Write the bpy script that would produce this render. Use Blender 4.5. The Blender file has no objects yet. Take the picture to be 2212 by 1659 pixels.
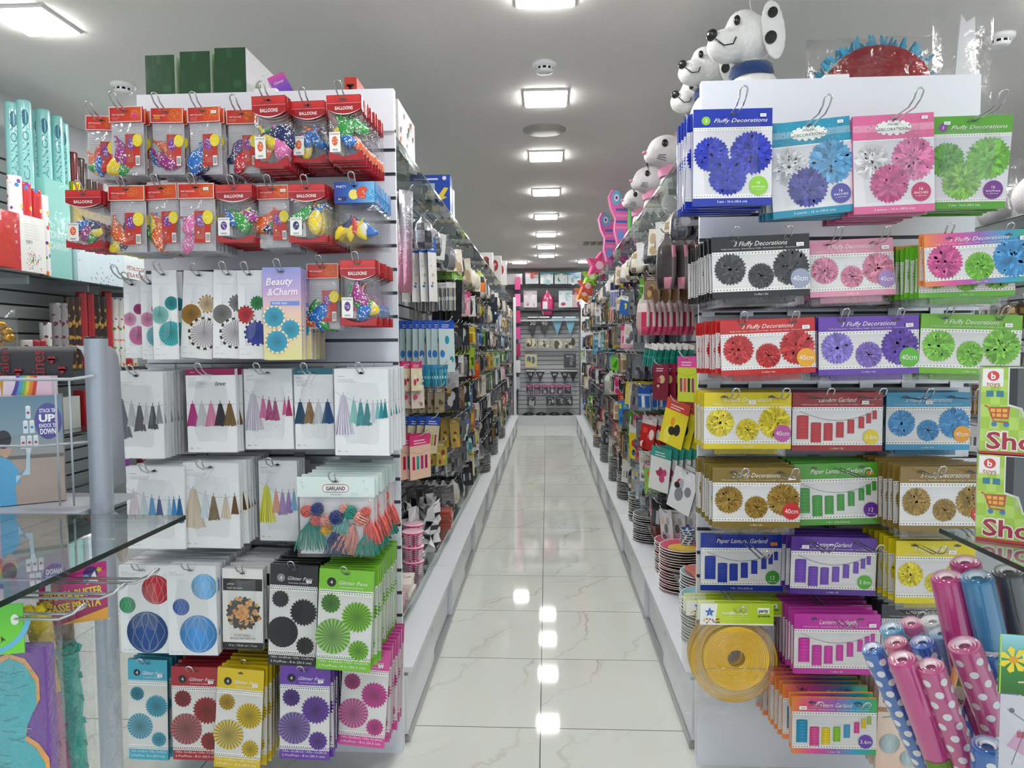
import bpy, math, random
from mathutils import Vector, Matrix, Euler
import numpy as np
random.seed(7)
SC = bpy.context.scene
COL = SC.collection
PI = math.pi
W, H = 2212, 1659
# ---------------- camera ----------------
F_PX, YAW, PITCH, ROLL = 1492.7, 0.05042, 0.05224, 0.00651
CAM = Vector((0, 0, 1.48))
cy, sy = math.cos(YAW), math.sin(YAW)
FW = Vector((-sy*math.cos(PITCH), cy*math.cos(PITCH), -math.sin(PITCH)))
_r = Vector((cy, sy, 0)); _d = FW.cross(_r)
RT = _r*math.cos(ROLL) + _d*math.sin(ROLL)
DN = _d*math.cos(ROLL) - _r*math.sin(ROLL)
cd = bpy.data.cameras.new('camera'); cam = bpy.data.objects.new('camera', cd); COL.objects.link(cam)
m = Matrix((RT, -DN, -FW)).transposed().to_4x4(); m.translation = CAM
cam.matrix_world = m
cd.sensor_fit = 'HORIZONTAL'; cd.sensor_width = 36; cd.lens = 36*F_PX/W; cd.clip_start = .05; cd.clip_end = 60
SC.camera = cam
# ---------------- world (shop front daylight behind the camera), exposure ----------------
wd = bpy.data.worlds.new('world'); SC.world = wd; wd.use_nodes = True
wd.node_tree.nodes['Background'].inputs[0].default_value = (.86, .94, 1, 1)
wd.node_tree.nodes['Background'].inputs[1].default_value = 1.0
SC.view_settings.view_transform = 'Standard'; SC.view_settings.look = 'None'
SC.view_settings.exposure = 0.33; SC.view_settings.gamma = 1
SC.view_settings.use_curve_mapping = False
LIGHT_STRENGTH = 50.0
SC.cycles.transparent_max_bounces = 24
SC.cycles.max_bounces = 5; SC.cycles.diffuse_bounces = 4; SC.cycles.glossy_bounces = 3; SC.cycles.transmission_bounces = 2
SC.cycles.caustics_reflective = False; SC.cycles.caustics_refractive = False
SC.cycles.sample_clamp_indirect = 6

def UN(px, py, Y):
    "the point at distance Y that the photo shows at a pixel"
    ray = RT*((px-W/2)/F_PX) + DN*((py-H/2)/F_PX) + FW
    return CAM + ray*(Y/ray.y)

# ---------------- colours and materials ----------------
def lin(h):
    if isinstance(h, (tuple, list)): return tuple(h[:3])
    if isinstance(h, str): h = int(h, 16)
    c = [(h >> 16 & 255)/255, (h >> 8 & 255)/255, (h & 255)/255]
    return tuple(x/12.92 if x <= .04045 else ((x+.055)/1.055)**2.4 for x in c)
def mul(c, k):
    c = lin(c); return tuple(min(1, x*k) for x in c)
def mix(a, b, t):
    a, b = lin(a), lin(b); return tuple(x*(1-t)+y*t for x, y in zip(a, b))

def newmat(name):
    m = bpy.data.materials.new(name); m.use_nodes = True
    return m, m.node_tree.nodes, m.node_tree.links, m.node_tree.nodes['Principled BSDF']
def attr_mat(name, rough=.5, metal=0, coat=0, bump=0, bscale=60, spec=.5, sheen=0):
    m, N, L, P = newmat(name)
    a = N.new('ShaderNodeAttribute'); a.attribute_name = 'Col'
    L.new(a.outputs['Color'], P.inputs['Base Color'])
    P.inputs['Roughness'].default_value = rough; P.inputs['Metallic'].default_value = metal
    P.inputs['Coat Weight'].default_value = coat; P.inputs['Coat Roughness'].default_value = .08
    P.inputs['Specular IOR Level'].default_value = spec
    P.inputs['Sheen Weight'].default_value = sheen
    if bump:
        t = N.new('ShaderNodeTexCoord'); n = N.new('ShaderNodeTexNoise'); n.inputs['Scale'].default_value = bscale; n.inputs['Detail'].default_value = 3
        b = N.new('ShaderNodeBump'); b.inputs['Strength'].default_value = bump; b.inputs['Distance'].default_value = .01
        L.new(t.outputs['Object'], n.inputs['Vector']); L.new(n.outputs[0], b.inputs['Height']); L.new(b.outputs[0], P.inputs['Normal'])
        if coat: L.new(b.outputs[0], P.inputs['Coat Normal'])
    return m
M = {}
M['paper'] = attr_mat('printed_paper', .55, bump=.05)
M['gloss'] = attr_mat('glossy_print', .28, coat=.35, bump=.25, bscale=14)
M['plain'] = attr_mat('painted_surface', .42, bump=.02, bscale=200)
M['rubber'] = attr_mat('balloon_rubber', .3, coat=.3, bump=.15, bscale=90)
M['foil'] = attr_mat('metal_foil', .22, metal=.85, bump=.3, bscale=50)
M['cloth'] = attr_mat('crepe_and_yarn', .85, bump=.5, bscale=120, sheen=.3)
M['ceramic'] = attr_mat('glazed_card', .25, coat=.3)
def dotted(name, scale, thr, multi, rough=.3, dotcol=0xf4efe8, dens=.5):
    m = attr_mat(name, rough, coat=.3); N, L = m.node_tree.nodes, m.node_tree.links; P = N['Principled BSDF']; A = [n for n in N if n.type == 'ATTRIBUTE'][0]
    tc = N.new('ShaderNodeTexCoord'); v = N.new('ShaderNodeTexVoronoi'); v.inputs['Scale'].default_value = scale; v.inputs['Randomness'].default_value = .75; L.new(tc.outputs['Object'], v.inputs['Vector'])
    c = N.new('ShaderNodeMath'); c.operation = 'LESS_THAN'; c.inputs[1].default_value = thr; L.new(v.outputs['Distance'], c.inputs[0])
    sp = N.new('ShaderNodeSeparateColor'); L.new(v.outputs['Color'], sp.inputs[0]); d = N.new('ShaderNodeMath'); d.operation = 'LESS_THAN'; d.inputs[1].default_value = dens; L.new(sp.outputs[0], d.inputs[0])
    f = N.new('ShaderNodeMath'); f.operation = 'MULTIPLY'; L.new(c.outputs[0], f.inputs[0]); L.new(d.outputs[0], f.inputs[1])
    X = N.new('ShaderNodeMix'); X.data_type = 'RGBA'; L.new(f.outputs[0], X.inputs[0]); L.new(A.outputs['Color'], X.inputs[6])
    if multi:
        r = N.new('ShaderNodeValToRGB'); r.color_ramp.interpolation = 'CONSTANT'; E_ = r.color_ramp.elements; cs = [0xd8343a, 0xf0c81e, 0x2f7ac8, 0x4aa83a, 0xe87a2a, 0x7a3a9a]
        E_[0].color = (*lin(cs[0]), 1); E_[1].position = .18; E_[1].color = (*lin(cs[1]), 1)
        for i, q in enumerate(cs[2:]): e = E_.new(.34+.16*i); e.color = (*lin(q), 1)
        L.new(sp.outputs[1], r.inputs[0]); L.new(r.outputs[0], X.inputs[7])
    else: X.inputs[7].default_value = (*lin(dotcol), 1)
    L.new(X.outputs[2], P.inputs['Base Color']); return m
M['rubber_dots'] = dotted('dotted_balloon_rubber', 170, .42, False, .28, dens=.55)
M['confetti'] = dotted('confetti_print', 32, .38, True, .3, dens=.75)
M['gold_dots'] = dotted('gold_dot_print', 30, .45, False, .3, 0xc0913c, .7)
M['grey_dots'] = dotted('dark_dot_print', 30, .36, False, .3, 0x6a2430, .6)
def chrome():
    m, N, L, P = newmat('chrome_wire')
    P.inputs['Base Color'].default_value = (.62, .62, .64, 1); P.inputs['Metallic'].default_value = 1; P.inputs['Roughness'].default_value = .16
    n = N.new('ShaderNodeTexNoise'); n.inputs['Scale'].default_value = 30
    r = N.new('ShaderNodeMapRange'); r.inputs[3].default_value = .12; r.inputs[4].default_value = .26
    L.new(n.outputs[0], r.inputs[0]); L.new(r.outputs[0], P.inputs['Roughness'])
    return m
M['chrome'] = chrome()
def film(name, tint, base, edge, rough, bump, scale):
    m, N, L, P = newmat(name); N.remove(P)
    out = [n for n in N if n.type == 'OUTPUT_MATERIAL'][0]
    T = N.new('ShaderNodeBsdfTransparent'); T.inputs[0].default_value = (*tint, 1)
    G = N.new('ShaderNodeBsdfGlossy'); G.inputs['Roughness'].default_value = rough; G.inputs[0].default_value = (1, 1, 1, 1)
    lw = N.new('ShaderNodeLayerWeight'); lw.inputs[0].default_value = .35
    r = N.new('ShaderNodeMapRange'); r.inputs[3].default_value = base; r.inputs[4].default_value = edge
    X = N.new('ShaderNodeMixShader'); n = N.new('ShaderNodeTexNoise'); n.inputs['Scale'].default_value = scale; n.inputs['Detail'].default_value = 4
    n.inputs['Distortion'].default_value = .6
    t = N.new('ShaderNodeTexCoord'); b = N.new('ShaderNodeBump'); b.inputs['Strength'].default_value = bump; b.inputs['Distance'].default_value = .01
    L.new(t.outputs['Object'], n.inputs['Vector']); L.new(n.outputs[0], b.inputs['Height'])
    L.new(b.outputs[0], G.inputs['Normal']); L.new(b.outputs[0], lw.inputs['Normal'])
    L.new(lw.outputs['Facing'], r.inputs[0]); L.new(r.outputs[0], X.inputs[0]); L.new(T.outputs[0], X.inputs[1]); L.new(G.outputs[0], X.inputs[2])
    L.new(X.outputs[0], out.inputs['Surface'])
    return m
M['film'] = film('clear_plastic_film', (.98, .98, .985), .035, .40, .12, .8, 22)
M['sleeve'] = film('smooth_clear_sleeve', (.985, .985, .985), .035, .35, .07, .35, 9)
M['glass'] = film('shelf_glass', (.86, .93, .90), .06, .8, .02, .0, 5)
M['glass_edge'] = attr_mat('glass_edge', .1, coat=.5)
def emis(name, s, col=(1, 1, .97)):
    m, N, L, P = newmat(name)
    P.inputs['Base Color'].default_value = (.9, .9, .9, 1)
    P.inputs['Emission Color'].default_value = (*col, 1); P.inputs['Emission Strength'].default_value = s
    return m
M['lamp'] = emis('lamp_diffuser', LIGHT_STRENGTH)
def solid(name, col, rough=.5, bump=.03, scale=80, var=.04, metal=0, coat=0):
    m, N, L, P = newmat(name)
    t = N.new('ShaderNodeTexCoord'); n = N.new('ShaderNodeTexNoise'); n.inputs['Scale'].default_value = scale; n.inputs['Detail'].default_value = 4
    r = N.new('ShaderNodeMix'); r.data_type = 'RGBA'
    c = lin(col); r.inputs[6].default_value = (*mul(c, 1-var), 1); r.inputs[7].default_value = (*mul(c, 1+var), 1)
    b = N.new('ShaderNodeBump'); b.inputs['Strength'].default_value = bump; b.inputs['Distance'].default_value = .004
    L.new(t.outputs['Object'], n.inputs['Vector']); L.new(n.outputs[0], r.inputs[0]); L.new(r.outputs[2], P.inputs['Base Color'])
    L.new(n.outputs[0], b.inputs['Height']); L.new(b.outputs[0], P.inputs['Normal'])
    P.inputs['Roughness'].default_value = rough; P.inputs['Metallic'].default_value = metal; P.inputs['Coat Weight'].default_value = coat
    return m
M['white'] = solid('white_laminate', 0xdfe1ea, .35, .02)
M['slat'] = solid('white_slatwall', 0xdcdfe8, .38, .02)
M['ceil'] = solid('ceiling_paint', 0xf2edea, .8, .05, 40, .02)
M['wall'] = solid('wall_paint', 0xbfc2c4, .7, .05)
M['grey'] = solid('grey_metal', 0xa7adb9, .38, .02, metal=.35)
M['alu'] = solid('brushed_aluminium', 0xb8babd, .3, .05, metal=.9)
M['dark'] = solid('dark_groove', 0x3c3d42, .5)
M['black'] = solid('black_plastic', 0x16171a, .4)
def floor_mat():
    m, N, L, P = newmat('polished_marble_tile')
    tc = N.new('ShaderNodeTexCoord'); sep = N.new('ShaderNodeSeparateXYZ'); L.new(tc.outputs['Object'], sep.inputs[0])
    def math_(op, a, b=None):
        n = N.new('ShaderNodeMath'); n.operation = op
        for i, v in enumerate((a, b)):
            if v is None: continue
            if isinstance(v, (int, float)): n.inputs[i].default_value = v
            else: L.new(v, n.inputs[i])
        return n.outputs[0]
    def tile(axis, off, size):
        a = math_('DIVIDE', math_('SUBTRACT', axis, off), size)
        fr = math_('FRACT', a); d = math_('MULTIPLY', math_('MINIMUM', fr, math_('SUBTRACT', 1., fr)), size)
        return math_('FLOOR', a), d
    ix, dx = tile(sep.outputs[0], -.03-24.0, 1.2); iy, dy = tile(sep.outputs[1], 2.62-30.0, .6)
    g = math_('LESS_THAN', math_('MINIMUM', dx, dy), .0022)
    cmb = N.new('ShaderNodeCombineXYZ'); L.new(math_('MULTIPLY', ix, 3.7), cmb.inputs[0]); L.new(math_('MULTIPLY', iy, 1.9), cmb.inputs[1])
    add = N.new('ShaderNodeVectorMath'); add.operation = 'ADD'; L.new(tc.outputs['Object'], add.inputs[0]); L.new(cmb.outputs[0], add.inputs[1])
    mp = add; sp2 = N.new('ShaderNodeSeparateXYZ'); L.new(add.outputs[0], sp2.inputs[0])
    def vein(k, width, amp, cx_, cy_, off):
        n = N.new('ShaderNodeTexNoise'); n.inputs['Scale'].default_value = 1.7; n.inputs['Detail'].default_value = 8; n.inputs['Roughness'].default_value = .58
        L.new(add.outputs[0], n.inputs['Vector'])
        f = math_('ADD', math_('ADD', math_('MULTIPLY', sp2.outputs[0], cx_*k), math_('MULTIPLY', sp2.outputs[1], cy_*k)), math_('ADD', math_('MULTIPLY', n.outputs[0], amp), off))
        a = math_('ABSOLUTE', math_('SUBTRACT', math_('FRACT', f), .5))
        r = N.new('ShaderNodeMapRange'); r.inputs[1].default_value = 0; r.inputs[2].default_value = width; r.inputs[3].default_value = 1; r.inputs[4].default_value = 0
        L.new(a, r.inputs[0]); return r.outputs[0]
    v = math_('MAXIMUM', vein(1.7, .022, 1.1, .88, -.48, 0.), math_('MAXIMUM', math_('MULTIPLY', vein(2.6, .03, 1.6, .8, -.6, .37), .5), math_('MULTIPLY', vein(.9, .07, .9, .95, -.3, .2), .28)))
    n2 = N.new('ShaderNodeTexNoise'); n2.inputs['Scale'].default_value = 1.5; L.new(mp.outputs[0], n2.inputs['Vector'])
    msk = N.new('ShaderNodeMapRange'); msk.inputs[1].default_value = .40; msk.inputs[2].default_value = .62; L.new(n2.outputs[0], msk.inputs[0])
    v = math_('MULTIPLY', math_('MULTIPLY', v, msk.outputs[0]), .55)
    c1 = N.new('ShaderNodeMix'); c1.data_type = 'RGBA'; c1.inputs[6].default_value = (*lin(0xe9ece5), 1); c1.inputs[7].default_value = (*lin(0xdfe2da), 1); L.new(n2.outputs[0], c1.inputs[0])
    c2 = N.new('ShaderNodeMix'); c2.data_type = 'RGBA'; c2.inputs[7].default_value = (*lin(0x9a9384), 1); L.new(v, c2.inputs[0]); L.new(c1.outputs[2], c2.inputs[6])
    c3 = N.new('ShaderNodeMix'); c3.data_type = 'RGBA'; c3.inputs[7].default_value = (*lin(0x6f706e), 1); L.new(g, c3.inputs[0]); L.new(c2.outputs[2], c3.inputs[6])
    L.new(c3.outputs[2], P.inputs['Base Color'])
    P.inputs['Roughness'].default_value = .045; P.inputs['Specular IOR Level'].default_value = .75
    return m
M['floor'] = floor_mat()

# ---------------- helpers ----------------
def setp(o, label=None, cat=None, group=None, kind=None):
    if label: o['label'] = label
    if cat: o['category'] = cat
    if group: o['group'] = group
    if kind: o['kind'] = kind
    return o
def empty(name, loc=(0, 0, 0), rot=(0, 0, 0), **kw):
    o = bpy.data.objects.new(name, None); COL.objects.link(o); o.location = loc; o.rotation_euler = rot; o.empty_display_size = .02
    return setp(o, **kw)
def dup(o, **kw):
    r = o.copy(); COL.objects.link(r)
    for ch in KIDS.get(o.name, ()):
        c = ch.copy(); COL.objects.link(c); c.parent = r
        KIDS.setdefault(r.name, []).append(c)
        for g in KIDS.get(ch.name, ()):
            d = g.copy(); COL.objects.link(d); d.parent = c; KIDS.setdefault(c.name, []).append(d)
    return setp(r, **kw)
KIDS = {}
class MB:
    def __init__(s): s.V = []; s.F = []; s.C = []; s.Mi = []; s.S = []; s.mats = []
    def mi(s, mat):
        if mat is None: return 0
        if mat not in s.mats: s.mats.append(mat)
        return s.mats.index(mat)
    def face(s, pts, col=0xffffff, mat=None, smooth=False):
        b = len(s.V); s.V.extend(tuple(p) for p in pts); s.F.append(tuple(range(b, b+len(pts))))
        s.C.append(col if isinstance(col, list) else lin(col)); s.Mi.append(s.mi(mat)); s.S.append(smooth)
    def mesh(s, V, F, col=0xffffff, mat=None, smooth=True, T=None):
        b = len(s.V); s.V.extend(tuple(T @ Vector(v)) if T else tuple(v) for v in V); c = None if isinstance(col, list) else lin(col); k = s.mi(mat)
        for i, f in enumerate(F):
            s.F.append(tuple(b+j for j in f)); s.C.append(c if c else col[i]); s.Mi.append(k); s.S.append(smooth)
    def box(s, x0, y0, z0, x1, y1, z1, col=0xffffff, mat=None, T=None, cols=None):
        V = [(x, y, z) for z in (z0, z1) for y in (y0, y1) for x in (x0, x1)]
        F = [(0, 2, 3, 1), (4, 5, 7, 6), (0, 1, 5, 4), (2, 6, 7, 3), (0, 4, 6, 2), (1, 3, 7, 5)]
        s.mesh(V, F, [lin(c) for c in cols] if cols else col, mat, False, T)   # bottom, top, front(-y), back, left, right
    def tube(s, path, r, n=6, col=0xffffff, mat=None, cap=True, closed=False, smooth=True, cols=None):
        P = [Vector(p) for p in path]; V = []; F = []; k = len(P); prev = None
        rr = r if isinstance(r, (list, tuple)) else [r]*k
        for i, p in enumerate(P):
            a = P[(i-1) % k] if (i or closed) else p; b = P[(i+1) % k] if (i < k-1 or closed) else p
            t = (b-a).normalized()
            if prev is None: u = t.orthogonal().normalized()
            else:
                u = prev - t*prev.dot(t)
                u = u.normalized() if u.length > 1e-6 else t.orthogonal().normalized()
            prev = u; w = t.cross(u)
            for j in range(n):
                an = 2*PI*j/n; V.append(p + (u*math.cos(an)+w*math.sin(an))*rr[i])
        cl = []
        for i in range(k if closed else k-1):
            for j in range(n):
                a = i*n+j; b = i*n+(j+1) % n; c = ((i+1) % k)*n
                F.append((a, b, c+(j+1) % n, c+j)); cl.append(lin(cols[i]) if cols else None)
        if cap and not closed:
            F.append(tuple(range(n-1, -1, -1))); F.append(tuple((k-1)*n+j for j in range(n))); cl += [lin(cols[0]), lin(cols[-1])] if cols else []
        s.mesh(V, F, cl if cols else col, mat, smooth)
    def lathe(s, prof, n=20, col=0xffffff, mat=None, T=None, cols=None, smooth=True):
        V = []; F = []; cl = []; k = len(prof)
        for r, z in prof:
            for j in range(n): V.append((r*math.cos(2*PI*j/n), r*math.sin(2*PI*j/n), z))
        for i in range(k-1):
            for j in range(n):
                F.append((i*n+j, i*n+(j+1) % n, (i+1)*n+(j+1) % n, (i+1)*n+j))
                if cols: cl.append(lin(cols[i](j, n) if callable(cols[i]) else cols[i]))
        s.mesh(V, F, cl if cols else col, mat, smooth, T)
    def build(s, name, mat, parent=None, **kw):
        me = bpy.data.meshes.new(name)
        me.from_pydata([tuple(v) for v in s.V], [], s.F)
        a = me.color_attributes.new('Col', 'FLOAT_COLOR', 'CORNER')
        buf = []
        for f, c in zip(s.F, s.C):
            if isinstance(c, list):
                for q in c: buf.extend((*lin(q), 1.))
            else:
                for _ in f: buf.extend((c[0], c[1], c[2], 1.))
        a.data.foreach_set('color', buf)
        me.polygons.foreach_set('use_smooth', s.S)
        mats = s.mats or [mat]
        for q in mats: me.materials.append(M[q] if isinstance(q, str) else q)
        if len(mats) > 1: me.polygons.foreach_set('material_index', s.Mi)
        o = bpy.data.objects.new(name, me); COL.objects.link(o)
        if parent is not None: o.parent = parent; KIDS.setdefault(parent.name, []).append(o)
        return setp(o, **kw)
_tc = {}
def text_geo(s, shear=0, bold=0):
    k = (s, shear, bold)
    if k not in _tc:
        c = bpy.data.curves.new('t', 'FONT'); c.body = s; c.size = 1; c.shear = shear; c.offset = bold; c.resolution_u = 2
        o = bpy.data.objects.new('t', c); me = bpy.data.meshes.new_from_object(o)
        V = [(v.co.x, v.co.y) for v in me.vertices]; Fc = [tuple(p.vertices) for p in me.polygons]
        x0 = min(v[0] for v in V); x1 = max(v[0] for v in V)
        _tc[k] = ([((x-x0), y) for x, y in V], Fc, x1-x0)
        bpy.data.objects.remove(o); bpy.data.curves.remove(c); bpy.data.meshes.remove(me)
    return _tc[k]
LSTEP = .00022
class Art(MB):
    "a printed face: flat coloured shapes in x,z, each layer a hair further to the front (-y)"
    clip = None
    def poly(s, pts, col, L=0):
        if s.clip:
            x0, z0, x1, z1 = s.clip; P = [(x, z, (col[i] if isinstance(col, list) else col)) for i, (x, z) in enumerate(pts)]
            for ax, lim, sg in ((0, x0, 1), (0, x1, -1), (1, z0, 1), (1, z1, -1)):
                Q = []
                for i in range(len(P)):
                    A, B = P[i-1], P[i]; ia, ib = (A[ax]-lim)*sg >= 0, (B[ax]-lim)*sg >= 0
                    if ia != ib: t = (lim-A[ax])/(B[ax]-A[ax]); Q.append((A[0]+(B[0]-A[0])*t, A[1]+(B[1]-A[1])*t, mix(A[2], B[2], t)))
                    if ib: Q.append(B)
                P = Q
                if len(P) < 3: return
            pts = [(a, b) for a, b, _ in P]; col = [c for _, _, c in P] if isinstance(col, list) else col
        s.face([(x, -L*LSTEP, z) for x, z in pts], col)
    def rect(s, x0, z0, x1, z1, col, L=0): s.poly([(x0, z0), (x1, z0), (x1, z1), (x0, z1)], col, L)
    def hgrad(s, x0, z0, x1, z1, cols, L=0):
        n = len(cols)-1
        for i in range(n):
            a, b = x0+(x1-x0)*i/n, x0+(x1-x0)*(i+1)/n
            s.poly([(a, z0), (b, z0), (b, z1), (a, z1)], [cols[i], cols[i+1], cols[i+1], cols[i]], L)
    def vgrad(s, x0, z0, x1, z1, cols, L=0):
        n = len(cols)-1
        for i in range(n):
            a, b = z0+(z1-z0)*i/n, z0+(z1-z0)*(i+1)/n
            s.poly([(x0, a), (x1, a), (x1, b), (x0, b)], [cols[i], cols[i], cols[i+1], cols[i+1]], L)
    def disc(s, cx, cz, r, col, L=1, n=20, rz=None):
        rz = rz or r; s.poly([(cx+r*math.cos(2*PI*i/n), cz+rz*math.sin(2*PI*i/n)) for i in range(n)], col, L)
    def ring(s, cx, cz, r0, r1, col, L=1, n=24, a0=0, a1=2*PI):
        for i in range(n):
            a, b = a0+(a1-a0)*i/n, a0+(a1-a0)*(i+1)/n
            s.poly([(cx+r*math.cos(t), cz+r*math.sin(t)) for r, t in ((r0, a), (r1, a), (r1, b), (r0, b))], col, L)
    def line(s, pts, wd, col, L=2):
        for (xa, za), (xb, zb) in zip(pts, pts[1:]):
            d = math.hypot(xb-xa, zb-za) or 1; nx, nz = -(zb-za)/d*wd/2, (xb-xa)/d*wd/2
            s.poly([(xa-nx, za-nz), (xb-nx, zb-nz), (xb+nx, zb+nz), (xa+nx, za+nz)], col, L)
    def text(s, t, cx, cz, w=None, h=None, col=0xffffff, L=8, shear=0, bold=0, ang=0, left=False):
        V, Fc, tw = text_geo(t, shear, bold)
        k = h/.7 if h else w/tw
        kx = w/tw if w else k
        b = len(s.V); ca, sa = math.cos(ang), math.sin(ang)
        ox = 0 if left else -tw*kx/2; oz = -.35*k
        for x, y in V:
            X, Z = x*kx+ox, y*k+oz
            s.V.append((cx+X*ca-Z*sa, -L*LSTEP, cz+X*sa+Z*ca))
        c = lin(col)
        for f in Fc: s.F.append(tuple(b+i for i in f)); s.C.append(c); s.Mi.append(0); s.S.append(False)
    def dots(s, x0, x1, cz, r, n, L=3, cols=(0x4b4f86, 0x7a3a3a, 0x3b6e8f, 0x8a7a35)):
        for i in range(n): s.disc(x0+(x1-x0)*(i+.5)/n, cz, r, cols[i % len(cols)], L, 6)
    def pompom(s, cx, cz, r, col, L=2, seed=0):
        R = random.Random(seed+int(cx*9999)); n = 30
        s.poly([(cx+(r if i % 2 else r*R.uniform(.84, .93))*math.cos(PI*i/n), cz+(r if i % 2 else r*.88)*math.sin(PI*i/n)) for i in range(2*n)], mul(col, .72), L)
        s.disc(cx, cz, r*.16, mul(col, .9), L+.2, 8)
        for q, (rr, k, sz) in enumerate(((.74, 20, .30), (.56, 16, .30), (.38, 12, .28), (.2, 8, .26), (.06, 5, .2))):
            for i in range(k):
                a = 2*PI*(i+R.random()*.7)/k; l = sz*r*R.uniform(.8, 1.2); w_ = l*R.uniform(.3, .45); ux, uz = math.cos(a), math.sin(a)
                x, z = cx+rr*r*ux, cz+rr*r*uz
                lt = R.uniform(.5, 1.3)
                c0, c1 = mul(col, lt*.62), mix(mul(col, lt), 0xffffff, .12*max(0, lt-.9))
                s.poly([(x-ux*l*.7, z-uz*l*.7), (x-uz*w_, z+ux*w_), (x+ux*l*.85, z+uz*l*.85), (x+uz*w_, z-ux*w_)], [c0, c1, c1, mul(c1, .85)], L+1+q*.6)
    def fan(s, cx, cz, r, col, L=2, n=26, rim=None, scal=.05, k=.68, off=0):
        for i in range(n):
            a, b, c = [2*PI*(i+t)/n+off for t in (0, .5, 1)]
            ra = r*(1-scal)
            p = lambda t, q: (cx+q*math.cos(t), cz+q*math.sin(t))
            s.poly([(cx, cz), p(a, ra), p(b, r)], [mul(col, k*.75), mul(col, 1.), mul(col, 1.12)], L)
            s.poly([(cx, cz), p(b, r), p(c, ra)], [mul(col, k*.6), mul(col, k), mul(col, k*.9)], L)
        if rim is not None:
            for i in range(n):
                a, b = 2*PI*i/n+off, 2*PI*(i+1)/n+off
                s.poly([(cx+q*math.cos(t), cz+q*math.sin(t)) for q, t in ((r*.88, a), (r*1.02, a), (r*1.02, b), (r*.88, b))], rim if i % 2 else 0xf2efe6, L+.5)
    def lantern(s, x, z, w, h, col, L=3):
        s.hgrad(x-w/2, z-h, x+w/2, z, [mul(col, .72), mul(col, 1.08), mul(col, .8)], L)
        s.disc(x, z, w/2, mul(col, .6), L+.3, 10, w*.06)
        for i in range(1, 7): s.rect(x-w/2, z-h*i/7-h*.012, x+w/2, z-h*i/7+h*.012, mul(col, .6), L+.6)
    def tassel(s, x, z, h, w, col, L=3, seed=1):
        R = random.Random(seed); n = 7
        s.rect(x-.001, z, x+.001, z+.012, mul(col, .5), L)
        s.disc(x, z-h*.06, w*.17, mul(col, .8), L+.2, 8)
        for i in range(n):
            a = -w/2+w*i/n; b = a+w/n*1.15
            s.poly([(x+a*.25, z), (x+b*.25, z), (x+b, z-h*R.uniform(.93, 1)), (x+a, z-h*R.uniform(.93, 1))], [mul(col, .85), mul(col, .85), mul(col, R.uniform(.7, 1.2)), mul(col, R.uniform(.6, 1.1))], L+.4)
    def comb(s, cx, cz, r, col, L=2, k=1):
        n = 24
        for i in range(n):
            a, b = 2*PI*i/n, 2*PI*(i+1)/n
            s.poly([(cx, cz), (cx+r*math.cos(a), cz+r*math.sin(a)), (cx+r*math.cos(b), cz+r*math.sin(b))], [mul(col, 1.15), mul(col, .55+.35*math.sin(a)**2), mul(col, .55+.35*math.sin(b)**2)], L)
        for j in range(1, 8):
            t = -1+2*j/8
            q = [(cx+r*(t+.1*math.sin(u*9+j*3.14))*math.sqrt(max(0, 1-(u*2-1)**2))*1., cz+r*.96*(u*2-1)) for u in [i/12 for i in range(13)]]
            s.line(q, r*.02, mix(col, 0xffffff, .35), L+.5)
    def lines(s, x, z, w, n, dz, col=0x999999, L=4, th=.0008):
        R = random.Random(int(x*7777+z*999))
        for i in range(n): s.rect(x, z-i*dz-th, x+w*R.uniform(.7, 1), z-i*dz, col, L)

def barcode(a, x, z, w, h, L=6):
    a.rect(x, z, x+w, z+h, 0xf6f6f6, L)
    for i in range(9): a.rect(x+w*(.1+.09*i), z+h*.15, x+w*(.1+.09*i+(.045 if i % 3 else .03)), z+h*.85, 0x222222, L+1)

def box_obj(name, mat, x0, y0, z0, x1, y1, z1, parent=None, col=0xffffff, bev=0, **kw):
    b = MB(); b.box(x0, y0, z0, x1, y1, z1, col); o = b.build(name, mat, parent, **kw)
    if bev:
        md = o.modifiers.new('b', 'BEVEL'); md.width = bev; md.segments = 2
    return o

# ---------------- room ----------------
def plane_box(name, mat, *a, **kw): return box_obj(name, mat, *a, kind='structure', **kw)
plane_box('floor', 'floor', -3.15, -1.6, -.06, 5.2, 13.7, 0)
plane_box('ceiling', 'ceil', -3.15, -1.6, 2.98, 5.2, 13.7, 3.04)
plane_box('wall_left', 'wall', -3.21, -1.6, 0, -3.15, 13.7, 2.98)
plane_box('wall_right', 'wall', 5.2, -1.6, 0, 5.26, 13.7, 2.98)
plane_box('wall_end', 'wall', -3.21, 13.7, 0, 5.26, 13.76, 2.98)
# ceiling panel lamps
def make_lamp():
    t = empty('ceiling_lamp', label='square flush ceiling lamp', cat='ceiling lamp')
    b = MB(); s = .128
    for (x0, y0, x1, y1) in ((-s, -s, s, -s+.008), (-s, s-.008, s, s), (-s, -s+.008, -s+.008, s-.008), (s-.008, -s+.008, s, s-.008)):
        b.box(x0, y0, -.012, x1, y1, 0, 0xf4f4f4)
    b.build('lamp_frame', 'plain', t)
    d = MB(); q = .119; d.box(-q, -q, -.020, q, q, -.001); d.build('diffuser', 'lamp', t)
    return t
lamp0 = make_lamp(); first = True
spots = [(0, y, 'centre') for y in (.48, 1.73, 2.98, 4.23, 5.48, 6.73, 7.98, 9.23, 10.35, 11.35)]
spots += [(-2.31, y, 'cannon') for y in (1.85, 3.1, 4.35, 6.0, 8., 10.)] + [(2.31, y, 'box') for y in (1.85, 3.1, 4.35, 6.0, 8., 10.)]
spots += [(4.3, y, 'far') for y in (2., 4.5, 7)] + [(-.47, 12.15, 'endL'), (.68, 12.15, 'endR')]
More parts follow.
